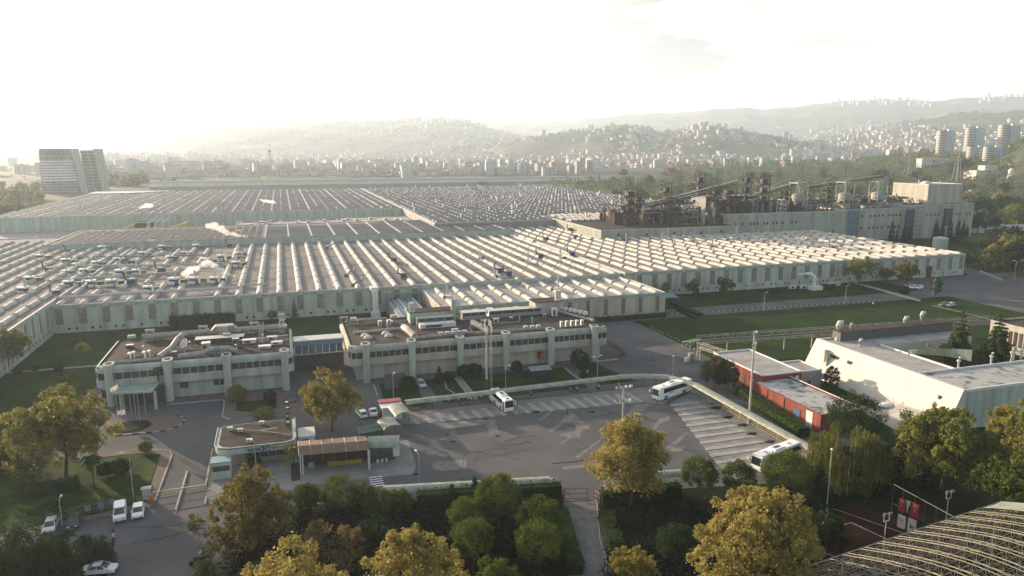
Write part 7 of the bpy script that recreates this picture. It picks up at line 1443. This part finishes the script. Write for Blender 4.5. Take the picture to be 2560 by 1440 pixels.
# hedges
def hedge(lab, a, b_, wd, h, mat='leaf_dark', dens=55, px=True, leaf=.24, seed=1, base='leaf_dark'):
    a = G(*a) if px else a; b_ = G(*b_) if px else b_; L_ = math.hypot(b_[0]-a[0], b_[1]-a[1]); an = math.atan2(b_[1]-a[1], b_[0]-a[0]); n = int(dens*L_*max(1, h*.8)); rs = np.random.RandomState(seed)
    u = rs.uniform(0, L_, n); v = rs.uniform(-wd/2, wd/2, n); z = h*rs.uniform(.02, 1.02, n)**.7; k = rs.rand(n) < .6; v[k] = np.sign(v[k])*wd/2*rs.uniform(.9, 1.08, k.sum()); p = np.stack([a[0]+u*math.cos(an)-v*math.sin(an), a[1]+u*math.sin(an)+v*math.cos(an), z*(1+.05*np.sin(u*1.7))], 1)
    cs = np.concatenate([p, np.full((n, 1), .1)], 1); vv = leaves(cs, .1, n, leaf, seed); c = np.array([a[0], a[1], 0]); me = leafmesh('hedge', vv-c, mat); o = bpy.data.objects.new('hedge', me); C.objects.link(o); o.location = a[0], a[1], 0
    m = MB(); m.obox((a[0]+b_[0])/2, (a[1]+b_[1])/2, .02, L_*.98, wd*.8, h*.9, an); q = m.build('hedge_core', base, o); return tag(o, lab, 'hedge')
hedge('tall clipped dark hedge behind the round pines, along the front canopy', (1040, 1275), (1405, 1250), 2.2, 3.4, seed=131); hedge('dark hedge right of the gate lane behind the golden tree', (1500, 1262), (1700, 1240), 2, 2.6, seed=132)
hedge('row of dark bushes along the foot of the annex wall', (1488, 806), (1665, 792), 1.8, 1.7, seed=133, leaf=.35, dens=30); hedge('dark hedge slanting beside the annex on the right lawn', (1678, 762), (1752, 792), 2.2, 1.3, seed=134, leaf=.35, dens=30); hedge('second low hedge slanting on the right lawn nearer the road', (1692, 775), (1738, 798), 1.5, 1.0, seed=135, leaf=.35, dens=30)
hedge('tall irregular bushes along the long hall wall above the smaller office', (425, 822), (590, 812), 3.0, 4.4, seed=136, leaf=.4, dens=30); hedge('green strip of bushes between the right canopy and the red building', (1850, 985), (2010, 1095), 3.4, 2.3, 'leaf_green', seed=137, leaf=.3, dens=50); hedge('low bushes right of the garden path before the long office', (1225, 962), (1262, 960), 1.6, 1.0, seed=138)
hedge('dark undergrowth along the left side of the gate lane', (1400, 1290), (1440, 1440), 2.4, 1.8, seed=139); hedge('undergrowth along the right side of the gate lane', (1512, 1290), (1560, 1440), 2.6, 1.2, 'leaf_green', seed=140)
hedge('hedge wall at the far end of the clay court', (1930, 1245), (2180, 1225), 1.4, 2.4, seed=141); hedge('dark bushes under the big left tree', (60, 1245), (200, 1215), 4, 1.6, seed=142)
# big dark trees at the lower left and the backdrop
for i, (px, py, H, R, mt, lab) in enumerate(((45, 1500, 11.5, 6.4, 'leaf_dark', 'big dark tree filling the lower left corner'), (150, 1480, 8.6, 4.2, 'leaf_dark', 'dark tree beside the lower left street, left of the cone shrubs'), (20, 1170, 7.5, 5.0, 'leaf_green', 'shaded green tree at the left edge, behind the broad olive tree'),
        (430, 1640, 8, 3.5, 'leaf_dark', 'dark shrub tree at the bottom edge left of the street'), (640, 1560, 7.5, 4.8, 'leaf_dark', 'dark low tree under the brown-orange tree'), (1480+580, 1390, 7, 3.4, 'leaf_dark', 'dark tree between the golden tree and the clay court'), (1250, 1560, 9, 4.2, 'leaf_pine', 'round pine cut by the bottom edge, left of the gate lane'), (940, 1390, 6, 3.8, 'leaf_dark', 'dark low tree between the thin brown tree and the round pines'))):
    tree(lab, 'evergreen_tree', px, py, H, R, mt, 9000 if R > 4 else 5000, 150+i, .3, .5, clumps=40, f=.3)
x, y = G(118, 1045); t = thing('white_tent', 'white rounded tent roof glimpsed behind the broad olive tree at the left', 'tent', (x, y, 0)); m = MB(); vs = []
for i in range(9):
    for j in range(7): u, v = i/8, j/6; vs.append((x-6+12*u, y-4+8*v, .3+3.4*math.sin(PI*u)**.7*math.sin(PI*(.15+.7*v))))
m.add(vs, [(i*7+j, (i+1)*7+j, (i+1)*7+j+1, i*7+j+1) for i in range(8) for j in range(6)]); P(m, 'canvas', 'skylight_white', t, smooth=True); m = MB(); m.tube([(x-5, y-4, 0), (x-5, y-4, 1.6)], .08, 5); m.tube([(x+5, y-4, 0), (x+5, y-4, 1.6)], .08, 5); P(m, 'pole', 'metal_pale', t)
# ------- archetypes for far trees: crown + trunk shared by copies
ARCH = {}
def arche(key, mat, H, R, n, leaf, shape='round', cl=16, con=False):
    t = thing('tree', 'x', 'tree', (0, 0, 0))
    if con:
        c = []; 
        for i in range(10): k = i/9; c.append((0, 0, H*(.12+.85*k), max(.3, R*(1-k)**.8)))
    else: c = sub(broad_clumps(R, H*.9, H*.1, cl, hash(key) % 97, shape, (.3, .45)), 5, 3, .5)
    me = leafmesh('crown', leaves(c, .3, n, leaf, 5, .3), mat); o = bpy.data.objects.new('crown', me); C.objects.link(o); o.parent = t
    m = MB(); m.tube([(0, 0, -.3), (0, 0, H*.6)], R*.06, 6, True, R*.03); q = m.build('trunk', 'trunk', None, local=True); q.parent = t; ARCH[key] = [t, False]
arche('gr', 'leaf_green', 10, 5.0, 900, .95); arche('ol', 'leaf_olive', 10, 5.2, 900, .95); arche('li', 'leaf_lime', 11, 6, 900, 1.1); arche('dk', 'leaf_dark', 10, 5, 900, .95); arche('or', 'leaf_orange', 9, 4.6, 900, .9); arche('cy', 'leaf_dark', 13, 1.8, 600, .7, con=True)
def far_tree(key, x, y, z, sc, lab, group, name='tree'):
    a = ARCH[key]; s = (sc*random.uniform(.85, 1.2), sc*random.uniform(.85, 1.2), sc*random.uniform(.85, 1.15))
    if not a[1]: o = a[0]; a[1] = True; o.location = (x, y, z); o.rotation_euler = (0, 0, random.uniform(0, 6)); o.scale = s
    else: o = copy_tree(a[0], (x, y, z), random.uniform(0, 6), s)
    o['label'] = lab; o['group'] = group; o.name = name; return o
KN = {'gr': ('green tree', 'deciduous_tree'), 'ol': ('olive-yellow tree', 'deciduous_tree'), 'li': ('pale yellow-green tree', 'poplar_tree'), 'dk': ('dark green tree', 'evergreen_tree'), 'or': ('rust-coloured tree', 'deciduous_tree'), 'cy': ('narrow dark cypress', 'cypress')}
def zone(n, x0, x1, yb0, yb1, keys, sc, where, d=None, seed=0, yb=None):
    random.seed(seed+500)
    for i in range(n):
        px = random.uniform(x0, x1); py = random.uniform(yb0, yb1)
        if yb: py = yb(px)+random.uniform(0, yb1-yb0)
        if d: dd = random.uniform(*d); x, y, _ = atd(px, 372, dd); z = terrain(x, y)
        else: x, y = G(px, py); z = 0
        k = random.choice(keys); far_tree(k, x, y, z, sc*random.uniform(.75, 1.25), KN[k][0]+' '+where, KN[k][0]+'s '+where, KN[k][1])
zone(34, 2418, 2640, 560, 700, ['dk', 'gr', 'dk', 'ol'], 1.15, 'beside the far road at right', seed=1)
zone(12, 2440, 2560, 520, 560, ['gr', 'ol', 'dk'], 1.5, 'right of the plant before the grey shed', seed=2)
for i, (px, py, s) in enumerate(((2226, 612, 1.15), (2240, 612, .8), (2258, 608, 1.2), (2270, 610, 1.1), (2335, 606, 1.25), (2352, 606, 1.0), (2372, 604, 1.15), (2392, 602, 1.3), (2405, 600, 1.1), (2340, 606, .9), (2415, 600, .9), (2445, 574, .8))): x, y = G(px, py+4); far_tree('cy', x, y, 0, s*1.15, 'narrow dark cypress before the right end of the plant', 'cypresses before the plant', 'cypress')
zone(16, 2420, 2570, 640, 720, ['dk', 'gr'], .7, 'beside the verge of the far road', seed=3) if False else None
zone(16, -60, 100, 478, 525, ['ol', 'gr', 'li'], 1.5, 'at the left edge before the office tower', seed=4)
zone(10, -40, 96, 505, 550, ['gr', 'dk', 'ol'], 1.3, 'at the left edge beside the panel roofs', seed=5)
zone(18, 265, 360, 455, 474, ['ol', 'gr', 'or'], 1.9, 'between the office tower and the apartment blocks', seed=6)
zone(20, 640, 1000, 466, 472, ['li', 'ol'], .95, 'in the row behind the far panel roof', seed=7)
zone(14, 1000, 1420, 461, 468, ['ol', 'or'], .8, 'in the row behind the far panel roof, right part', seed=8)
zone(8, 1400, 1600, 467, 478, ['cy'], 1.5, 'behind the right end of the far panel roof', seed=9); zone(22, 1440, 1620, 463, 482, ['dk', 'or', 'gr', 'ol'], 1.3, 'behind the right end of the far panel roof', seed=10)
zone(22, 780, 1470, 440, 445, ['li', 'li', 'ol'], 1.5, 'in the pale row before the apartment blocks', seed=11)
for (px, s) in ((1675, 2.5), (1700, 2.0), (1660, 1.9)): x, y = G(px, 455); far_tree('li', x, y, 0, s, 'very large pale yellow-green tree left of the plant towers', 'large pale trees left of the plant towers', 'poplar_tree')
zone(90, 1520, 2600, 405, 470, ['dk', 'gr', 'ol', 'dk', 'or'], 1.6, 'in the wooded belt behind the plant', d=(640, 1350), seed=12)
zone(10, 440, 470, 466, 472, ['dk'], 1.3, 'before the long warehouse', seed=13) if False else None
x, y = G(437, 474); far_tree('dk', x, y, 0, 1.6, 'single dark tree before the left end of the long warehouse', 'single dark tree', 'evergreen_tree')
# the wood beyond, one mass
random.seed(3); cs = []
for i in range(2600):
    px = random.uniform(1380, 2800); dd = random.uniform(700, 1900); x, y, _ = atd(px, 372, dd); z = terrain(x, y)
    if px < 1700 and dd > 1250: continue
    r = random.uniform(4, 7.5); cs.append((x, y, z+r*.9, r))
v = leaves(cs, .2, 60000, 2.4, 9, .5); me = leafmesh('wood', v, 'leaf_green'); o = bpy.data.objects.new('wood', me); C.objects.link(o); tag(o, 'wide wood stretching behind the plant up to the apartment towers', 'wood', kind='stuff')
cs = []
for i in range(1800):
    px = random.uniform(-300, 700); dd = random.uniform(1250, 4200); x, y, _ = atd(px, 372, dd); r = random.uniform(4, 9); cs.append((x, y, r*.6, r))
v = leaves(cs, .2, 22000, 3.4, 10, .5); me = leafmesh('wood', v, 'leaf_green'); o = bpy.data.objects.new('wood', me); C.objects.link(o); tag(o, 'hazy groves scattered over the plain at the left', 'wood', kind='stuff')
# forest on the hills
cs = []
for i in range(9000):
    px = random.uniform(300, 2800); dd = random.uniform(2300, 7400); x, y, _ = atd(px, 372, dd); z = terrain(x, y)
    if z < 60: continue
    if hnoise(x*1.7, y*1.7) < .1: continue
    r = random.uniform(6, 12); cs.append((x, y, z+r*.1, r))
v = leaves(cs, .2, 52000, 6.5, 11, .5); me = leafmesh('hill_forest', v, 'leaf_green'); o = bpy.data.objects.new('hill_forest', me); C.objects.link(o); tag(o, 'hazy forest patches covering the distant hillsides', 'forest', kind='stuff')
# ---------------------------------------------------------------- distant town
FACADE('fac_cream', (.37, .345, .30), (.16, .15, .15)); FACADE('fac_pink', (.34, .25, .215), (.15, .12, .12)); FACADE('fac_white', (.42, .415, .39), (.2, .2, .2)); FACADE('fac_grey', (.42, .43, .42), (.14, .14, .15)); FACADE('fac_blue', (.40, .47, .50), (.14, .16, .18))
M('roof_tile', (.26, .12, .07), .9, .15, .3)
def block_mesh(w_, d, h, mat, style):
    m = MB(); m.use(mat)
    if style == 0: m.box(-w_/2, -d/2, -8, w_/2, d/2, h)
    elif style == 1: m.box(-w_/2, -d/2, -8, -w_*.08, d/2, h); m.box(w_*.08, -d/2, -8, w_/2, d/2, h); m.use('fac_grey').box(-w_*.08, -d*.3, -8, w_*.08, d*.3, h-1)
    else:
        m.box(-w_/2, -d*.35, -8, w_/2, d*.35, h); m.use('fac_white')
        for x in (-w_*.36, 0, w_*.36): m.box(x-w_*.07, -d/2, -8, x+w_*.07, -d*.352, h-1.2); m.box(x-w_*.07, d*.352, -8, x+w_*.07, d/2, h-1.2)
    if style == 3 or h < 13: m.use('roof_tile').add([(-w_/2-.5, -d/2-.5, h+.03), (w_/2+.5, -d/2-.5, h+.03), (w_/2+.5, d/2+.5, h+.03), (-w_/2-.5, d/2+.5, h+.03), (-w_*.25, 0, h+3), (w_*.25, 0, h+3)], [(0, 1, 5, 4), (1, 2, 5), (2, 3, 4, 5), (3, 0, 4)])
    else: m.use('metal_grey').box(-w_/2+.4, -d/2*.6, h+.03, w_/2-.4, d/2*.6, h+.9); m.box(-2, -2, h+.9, 2.5, 2, h+3.2)
    o = m.build('block', None, None, local=True); me = o.data; bpy.data.objects.remove(o); return me
BM = {}
COL = {'fac_cream': 'cream', 'fac_pink': 'pinkish', 'fac_white': 'white', 'fac_grey': 'grey', 'fac_blue': 'bluish'}
for mt in COL:
    for k, (w_, d, h) in enumerate(((20, 14, 27), (30, 13, 22), (16, 16, 33), (14, 12, 11))): BM[(mt, k)] = block_mesh(w_, d, h, mt, (1, 2, 0, 3)[k])
def block(mt, k, x, y, z, rz, lab, group, sc=1):
    o = bpy.data.objects.new('apartment_block' if k < 3 else 'house', BM[(mt, k)]); C.objects.link(o); o.location = (x, y, z); o.rotation_euler = (0, 0, rz); o.scale = (sc,)*3
    return tag(o, lab, 'apartment block' if k < 3 else 'house', group)
random.seed(21)
near = [(1130+0, 0)]
# nearest blocks, seen one by one
rowpx = [(330, 452, 'grey'), (352, 450, 'cream'), (385, 449, 'grey'), (407, 448, 'white'), (430, 446, 'cream'), (450, 446, 'grey'), (540, 450, 'pink'), (566, 449, 'pink'), (590, 447, 'grey'), (705, 449, 'white'), (722, 448, 'grey'), (790, 446, 'grey'), (862, 447, 'blue')]
for i, (px, py, c) in enumerate(rowpx):
    x, y = G(px, py); mt = 'fac_'+c; block(mt, 0 if i % 3 else 1, x, y, 0, random.choice((.1, .25, -.1)), COL[mt]+' apartment block in the nearest row behind the long warehouse, '+['first','second','third','fourth','fifth','sixth','seventh','eighth','ninth','tenth','eleventh','twelfth','last'][i]+' from the left', 'nearest row of apartment blocks', .95)
n = 0; placed = []
def scatter(N, x0, x1, d0, d1, ks, where, cols, sc=1.0, minz=None, gap=24):
    global n
    for i in range(N):
        for _ in range(12):
            px = random.uniform(x0, x1); dd = d0*(d1/d0)**random.random(); x, y, _z = atd(px, 372, dd)
            if all((x-a)**2+(y-b_)**2 > gap*gap for a, b_ in placed[-220:]): break
        placed.append((x, y)); z = max(0, terrain(x, y)); mt = random.choice(cols); k = random.choice(ks); w_ = ('apartment block ' if k < 3 else 'house ')+where
        block(mt, k, x, y, z, random.choice((.1, .15, .2, -.2, 1.3)), COL[mt]+' '+w_, COL[mt]+' '+('apartment blocks ' if k < 3 else 'houses ')+where, sc*random.uniform(.8, 1.15))
scatter(60, 280, 860, 1500, 2500, (0, 1, 2), 'on the hazy plain left of centre', ['fac_cream', 'fac_white', 'fac_grey', 'fac_blue'], .8)
scatter(85, 840, 1500, 1420, 2300, (0, 2, 1), 'in the dense rows behind the pale trees', ['fac_white', 'fac_pink', 'fac_cream', 'fac_blue', 'fac_white'], .78)
scatter(60, 1250, 2050, 1500, 2600, (3, 3, 3, 1), 'on the plain right of centre', ['fac_cream', 'fac_white', 'fac_pink', 'fac_grey'], .9)
scatter(24, -80, 280, 1500, 3200, (3, 1), 'on the misty plain behind the office tower', ['fac_white', 'fac_grey', 'fac_cream'])
# clusters along ridges
def ridge(x0, x1, layer, n_, kset, where, cols, up=0, sc=1.2):
    D, D0, pr = LAYERS[layer]
    for i in range(n_):
        px = x0+(x1-x0)*(i+random.uniform(.1, .9))/n_; dd = D*random.uniform(.93-up, .995); x, y, _z = atd(px, 372, dd); z = terrain(x, y); mt = random.choice(cols)
        block(mt, random.choice(kset), x, y, z-1, random.uniform(-.3, .5), COL[mt]+' block '+where, COL[mt]+' blocks '+where, sc*random.uniform(.8, 1.3))
ridge(2060, 2320, 4, 26, (0, 2), 'lined up on the high ridge at the right', ['fac_white', 'fac_cream'], .02, .95); ridge(2430, 2560, 4, 14, (0, 2), 'on the high ridge at the far right edge', ['fac_white', 'fac_cream'], .02, .95); ridge(1055, 1180, 2, 14, (0, 2), 'crowning the hazy hill left of centre', ['fac_white', 'fac_grey'], .02, .8)
ridge(1730, 1765, 1, 3, (1,), 'on top of the small town hill', ['fac_white'], .01, .9)
# the rest of the town as one mass of houses
m = MB(); random.seed(5); names = ['fac_white', 'fac_cream', 'fac_pink', 'fac_grey', 'roof_tile']; cnt = 0
def addhouse(x, y, z, w_, d, h, mt, rz):
    m.use(mt).obox(x, y, z-6, w_, d, h+6, rz); m.use('roof_tile' if random.random() < .75 else 'metal_grey').obox(x, y, z+h+.02, w_*1.04, d*1.04, .8, rz)
for i in range(15000):
    px = random.uniform(250, 2600); r = random.random()
    dd = 1500+5200*r**1.3; x, y, _z = atd(px, 372, dd); z = terrain(x, y)
    dens = .5+.5*math.sin(x*.0021+y*.0013)+.45*math.sin(x*.0057-y*.0049)
    if z < 40: dens += .8
    if z > 190: dens -= .55
    if z > 260: dens -= .6
    if px < 1050 and z > 60: dens -= .55
    if px > 1400 and dd < 1900: continue
    if px < 700 and z < 30: dens -= .5
    if random.random() > dens: continue
    big = random.random() < .12; s = 1.0
    addhouse(x, y, z, random.uniform(9, 15)*s*(1.3 if big else 1), random.uniform(9, 13)*s, random.uniform(5, 9)*s if not big else random.uniform(12, 24)*s, random.choice(names[:4]+['fac_white', 'fac_cream']), random.uniform(-.6, .9)); cnt += 1
o = m.build('distant_town', None); tag(o, 'countless small houses spread over the plain and up the far hillsides', 'town', kind='stuff')
# round apartment towers at the right
def rtower(lab, px, ybase, ytop, wpx, dist, grp='round apartment towers on the wooded rise'):
    bx, by, bz = atd(px, ybase, dist); _, _, tz = atd(px, ytop, dist); k = dist/FPX*1.0; w_ = wpx*k*.9; t = thing('apartment_tower', lab, 'apartment tower', (bx, by, bz-12), grp); H = tz-bz+12; z0 = bz-12
    r = w_*.3; rx = Rv; c = Vector((bx, by, 0)); lft = c-Vector(Rv)*w_*.22
    m = MB(); m.tube([(lft.x, lft.y, z0), (lft.x, lft.y, z0+H*1.0)], r*.86, 16); P(m, 'core', 'metal_dark', t)
    nf = int(H/3.1); m = MB()
    for i in range(nf): z = z0+i*H/nf; m.tube([(lft.x, lft.y, z), (lft.x, lft.y, z+1.5)], r, 16)
    P(m, 'balcony_bands', 'wall_white', t); q = c+Vector(Rv)*w_*.2; m = MB(); m.obox(q.x, q.y, z0, w_*.52, w_*.55, H*.97, -yaw); P(m, 'slab', 'fac_blue', t); m = MB(); m.obox(q.x, q.y, z0+H*.97, w_*.15, w_*.15, H*.06, -yaw); P(m, 'roof_box', 'metal_pale', t); return t
rtower('round banded apartment tower standing alone, leftmost on the rise', 2358, 392, 326, 36, 1700); rtower('second tall round tower from the left, behind a lower one', 2429, 392, 319, 38, 1760); rtower('tallest round tower at the right with small roof masts', 2514, 385, 312, 42, 1700)
rtower('lower round tower in front of the second tall one', 2436, 408, 366, 38, 1450); rtower('lower round tower in the middle of the front group', 2478, 409, 366, 40, 1430); rtower('lower round tower at the right end of the front group', 2512, 405, 366, 36, 1520)
for (px, py, lx, lab) in ((2480, 432, 64, 'long white low building below the round towers, upper one'), (2335, 402, 56, 'grey low building in the trees left of the round towers'), (2470, 420, 22, 'small white building at the foot of the front towers'), (2452, 437, 46, 'white low building under the long one at the right')):
    x, y, z = atd(px, py, 1240 if py > 410 else 1380); z2 = max(terrain(x, y), z-3); t = thing('low_building', lab, 'building', (x, y, z2)); m = MB(); m.obox(x, y, z2-12, lx, 12, 18, -.1); P(m, 'wall', 'wall_white', t); m = MB(); m.obox(x, y, z2+6.02, lx+1, 13, .6, -.1); P(m, 'roof', 'metal_pale', t)
# office tower at the left
t = thing('office_tower', 'curved office tower with white bands and bare grey core at the left', 'office tower', (-285, 1130, 0)); dT = 1150
def TP(px, z, off=0): x, y, _ = atd(px, 400, dT-off); return Vector((x, y, z))
def zpx(py): _, _, z = atd(180, py, dT); return z
zt = zpx(372); N = 14
def curve(u, zz, off): # left glazed drum, flaring to the base
    k = 1-zz/zt; x0 = 103-5*k-2; x1 = 185+11*min(1, k*1.4); return TP(x0+(x1-x0)*u, zz, off+14*math.sin(PI*u))
m = MB(); vs = []; zs = [zt*i/16 for i in range(17)]
for z in zs:
    for i in range(N+1): vs.append(curve(i/N, z, 0))
    vs.append(TP(150, z, -26))
w_ = N+2; m.add(vs, [(j*w_+i, j*w_+(i+1) % w_, (j+1)*w_+(i+1) % w_, (j+1)*w_+i) for j in range(16) for i in range(w_)]+[tuple(range(16*w_, 17*w_))]); P(m, 'glazing', 'glass_dark', t)
for f_ in range(17):
    z = zt*(.02+f_*.058); m = MB(); vs = []
    if f_ > 14: continue
    for zz in (z, z+(2.0 if 4 < f_ < 13 else .8)):
        for i in range(N+1): vs.append(curve(i/N, zz, 1.2))
        for i in range(N, -1, -1): vs.append(curve(i/N, zz, -1))
    q = 2*(N+1); m.add(vs, [(i, (i+1) % q, q+(i+1) % q, q+i) for i in range(q)]+[tuple(range(q-1, -1, -1)), tuple(range(q, 2*q))]); P(m, 'floor_band', 'unit_white' if 4 < f_ < 13 else 'wall_grey', t)
m = MB()
for u in np.linspace(0, 1, 9):
    for z, z2 in zip(zs, zs[1:]): m.tube([curve(u, z, .5), curve(u, z2, .5)], .35, 4, False)
P(m, 'mullion', 'wall_grey', t)
def quadwall(px0b, px0t, px1b, px1t, ztp, nm, mat, off0, off1):
    m = MB(); a, b_, c, d = TP(px0b, 0, off0), TP(px1b, 0, off1), TP(px1t, ztp, off1), TP(px0t, ztp, off0); e = [TP(px0b, 0, off0-20), TP(px1b, 0, off1-20), TP(px1t, ztp, off1-20), TP(px0t, ztp, off0-20)]
    m.add([a, b_, c, d]+e, [(0, 1, 2, 3), (5, 4, 7, 6), (1, 5, 6, 2), (4, 0, 3, 7), (3, 2, 6, 7)]); return P(m, nm, mat, t)
quadwall(196, 178, 212, 200, zt, 'core_wall', 'wall_plant', 6, 2); quadwall(210, 202, 250, 236, zt*.97, 'frame_bay', 'wall_cream', 0, -2); quadwall(248, 234, 268, 260, zt, 'core_wall', 'wall_plant', 2, -4)
for f_ in range(13):
    z = zt*(.03+f_*.071); k = z/zt
    for c_ in range(2): m = MB(); x0 = 212-9*k+c_*19; P0_, P1_ = TP(x0, z+1, 1.2), TP(x0+17-2*k, z+1, .6); m.add([P0_, P1_, P1_+Vector((0, 0, 3.1)), P0_+Vector((0, 0, 3.1))], [(0, 1, 2, 3)]); P(m, 'window', 'metal_dark', t)
# mosque dome, lattice tower, pylons
x, y = G(1078, 442); t = thing('mosque', 'small domed mosque with a minaret among the pale trees', 'mosque', (x, y, 0)); m = MB(); m.box(x-9, y-9, 0, x+9, y+9, 9); P(m, 'body', 'wall_grey', t); m = MB(); m.ball((x, y, 9), 8.5, 8.5, 8, 16, 6, True); P(m, 'dome', 'wall_grey', t); m = MB(); m.tube([(x-2, y+12, 0), (x-2, y+12, 34)], 1.1, 8); m.tube([(x-2, y+12, 34), (x-2, y+12, 41)], 1.2, 8, True, .05); P(m, 'minaret', 'metal_dark', t)
def latt(lab, px, yb, yt, dist, wd, name='lattice_tower', arms=0):
    bx, by, bz = atd(px, yb, dist); _, _, tz = atd(px, yt, dist); bz = min(bz, 0) if bz < 8 else bz; bz = max(0, bz) if arms == 0 else bz-6; t = thing(name, lab, 'tower' if not arms else 'pylon', (bx, by, bz)); m = MB(); n_ = 9
    for i in range(n_):
        k0, k1 = i/n_, (i+1)/n_; w0, w1 = wd*(1-.8*k0)/2, wd*(1-.8*k1)/2; z0, z1 = bz+(tz-bz)*k0, bz+(tz-bz)*k1
        for (a, b_) in ((-1, -1), (1, -1), (1, 1), (-1, 1)): m.tube([(bx+a*w0, by+b_*w0, z0), (bx+a*w1, by+b_*w1, z1)], .2, 4, False)
        m.tube([(bx-w0, by-w0, z0), (bx+w1, by-w1, z1)], .14, 3, False); m.tube([(bx+w0, by-w0, z0), (bx-w1, by-w1, z1)], .22, 3, False)
    P(m, 'frame', 'metal_grey', t); m = MB()
    if arms:
        for k in (.72, .84, .95): z = bz+(tz-bz)*k; m.tube([(bx-wd*.9, by, z), (bx+wd*.9, by, z)], .4, 4)
    else: m.box(bx-2, by-2, tz-6, bx+2, by+2, tz-3); m.tube([(bx, by, tz), (bx, by, tz+6)], .3, 4)
    P(m, 'arms' if arms else 'platform', 'metal_dark', t)
latt('tall thin radio tower rising above the apartment blocks left of centre', 678, 448, 372, 1350, 7); latt('large electricity pylon before the round towers', 2392, 440, 385, 1000, 7, 'pylon', 3); latt('fainter pylon in the wood left of the large one', 2270, 425, 392, 1250, 8, 'pylon', 3)
# ---------------------------------------------------------------- steam and haze
sm = bpy.data.materials.new('steam'); sm.use_nodes = True; st = sm.node_tree; st.nodes.clear(); ov = st.nodes.new('ShaderNodeOutputMaterial'); pv = st.nodes.new('ShaderNodeVolumePrincipled'); pv.inputs['Color'].default_value = (1, 1, 1, 1); pv.inputs['Density'].default_value = .22; pv.inputs['Anisotropy'].default_value = .2
st.links.new(pv.outputs[0], ov.inputs['Volume']); MATS['steam'] = sm
def steam(lab, pts, z, seed, sc=1.0):
    rs = random.Random(seed); m = MB(); P_ = [Vector((*G(px, py, zz), zz)) for px, py, zz in pts]; L_ = len(P_)-1; N = 34
    for i in range(N):
        u = i/(N-1)*L_; k = min(int(u), L_-1); p = P_[k].lerp(P_[k+1], u-k); r = (.5+2.1*(i/(N-1))**.8)*sc*rs.uniform(.65, 1.1)
        m.ball((p.x+rs.uniform(-.5, .5)*r, p.y+rs.uniform(-.5, .5)*r, p.z+rs.uniform(-.45, .45)*r), r, r*.9, r*.75, 9, 6)
    o = m.build('steam_plume', 'steam'); md = o.modifiers.new('r', 'REMESH'); md.mode = 'VOXEL'; md.voxel_size = .35*sc
    tx = bpy.data.textures.new('puff', 'CLOUDS'); tx.noise_scale = 1.1*sc; dm = o.modifiers.new('d', 'DISPLACE'); dm.texture = tx; dm.strength = 1.5*sc; dm.texture_coords = 'GLOBAL'
    return tag(o, lab, 'steam', kind='stuff')
steam('white steam plume drifting left from a thin pipe at the back of the long roof', [(622, 592, 14), (595, 588, 15), (570, 583, 16), (545, 570, 19), (520, 562, 21)], 14, 1, .95)
steam('white steam plume over the left skylight rows, the nearest one', [(592, 690, 12), (560, 682, 13), (540, 668, 15), (522, 655, 16), (500, 665, 14), (465, 682, 13)], 12, 2, .75)
steam('small steam puff on the far panel roof, left of the white lane', [(345, 520, 16), (360, 516, 17), (375, 513, 17)], 16, 3, .9); steam('small steam trail on the far panel roof in the centre', [(647, 497, 16), (662, 503, 17), (685, 505, 18)], 16, 4, .8)
for (px, py, z, lab) in ((622, 594, 10, 'thin steam pipe at the back of the long roof under the farther plume'), (593, 700, 9.6, 'thin steam pipe among the skylights under the nearest plume')):
    x, y = G(px, py, z); pipe('steam_pipe', lab, [(x, y, z), (x, y, z+3.4)], .2, 'metal_pale')
hz = MB(); hz.box(-31000, -31000, -9, 31000, 31000, 620); ho = hz.build('haze', None) if False else None
me = bpy.data.meshes.new('haze'); me.from_pydata(hz.v, [], hz.f); ho = bpy.data.objects.new('haze', me); C.objects.link(ho); hm = bpy.data.materials.new('haze'); hm.use_nodes = True; t_ = hm.node_tree; t_.nodes.clear(); oo = t_.nodes.new('ShaderNodeOutputMaterial'); pv = t_.nodes.new('ShaderNodeVolumePrincipled')
pv.inputs['Color'].default_value = (.74, .87, 1.0, 1); pv.inputs['Density'].default_value = 1.15e-4; pv.inputs['Anisotropy'].default_value = .35; t_.links.new(pv.outputs[0], oo.inputs['Volume']); me.materials.append(hm); ho['kind'] = 'stuff'; ho['label'] = 'pale sunlit haze thickening towards the hills'; ho['category'] = 'haze'

# ---------------------------------------------------------------- labels of look-alikes told apart by their order
NUM = ['leftmost', 'second', 'third', 'fourth', 'fifth', 'sixth', 'seventh', 'eighth', 'ninth', 'tenth', 'eleventh', 'twelfth', 'thirteenth', 'fourteenth', 'fifteenth', 'sixteenth', 'seventeenth', 'eighteenth', 'nineteenth', 'twentieth']
by = {}
for o in scene.objects:
    if o.parent is None and 'label' in o and 'group' in o: by.setdefault(o['label'], []).append(o)
for lab, L_ in by.items():
    if not 2 <= len(L_) <= 45 or len(lab.split()) > 12: continue
    L_.sort(key=lambda o: px_of(o.location.x, o.location.y)); N = len(L_)
    for i, o in enumerate(L_):
        if i < 20 and i <= N//2: o['label'] = lab+(', leftmost of them' if i == 0 else ', %s from the left' % NUM[i])
        elif N-1-i < 20: k = N-1-i; o['label'] = lab+(', rightmost of them' if k == 0 else ', %s from the right' % NUM[k])
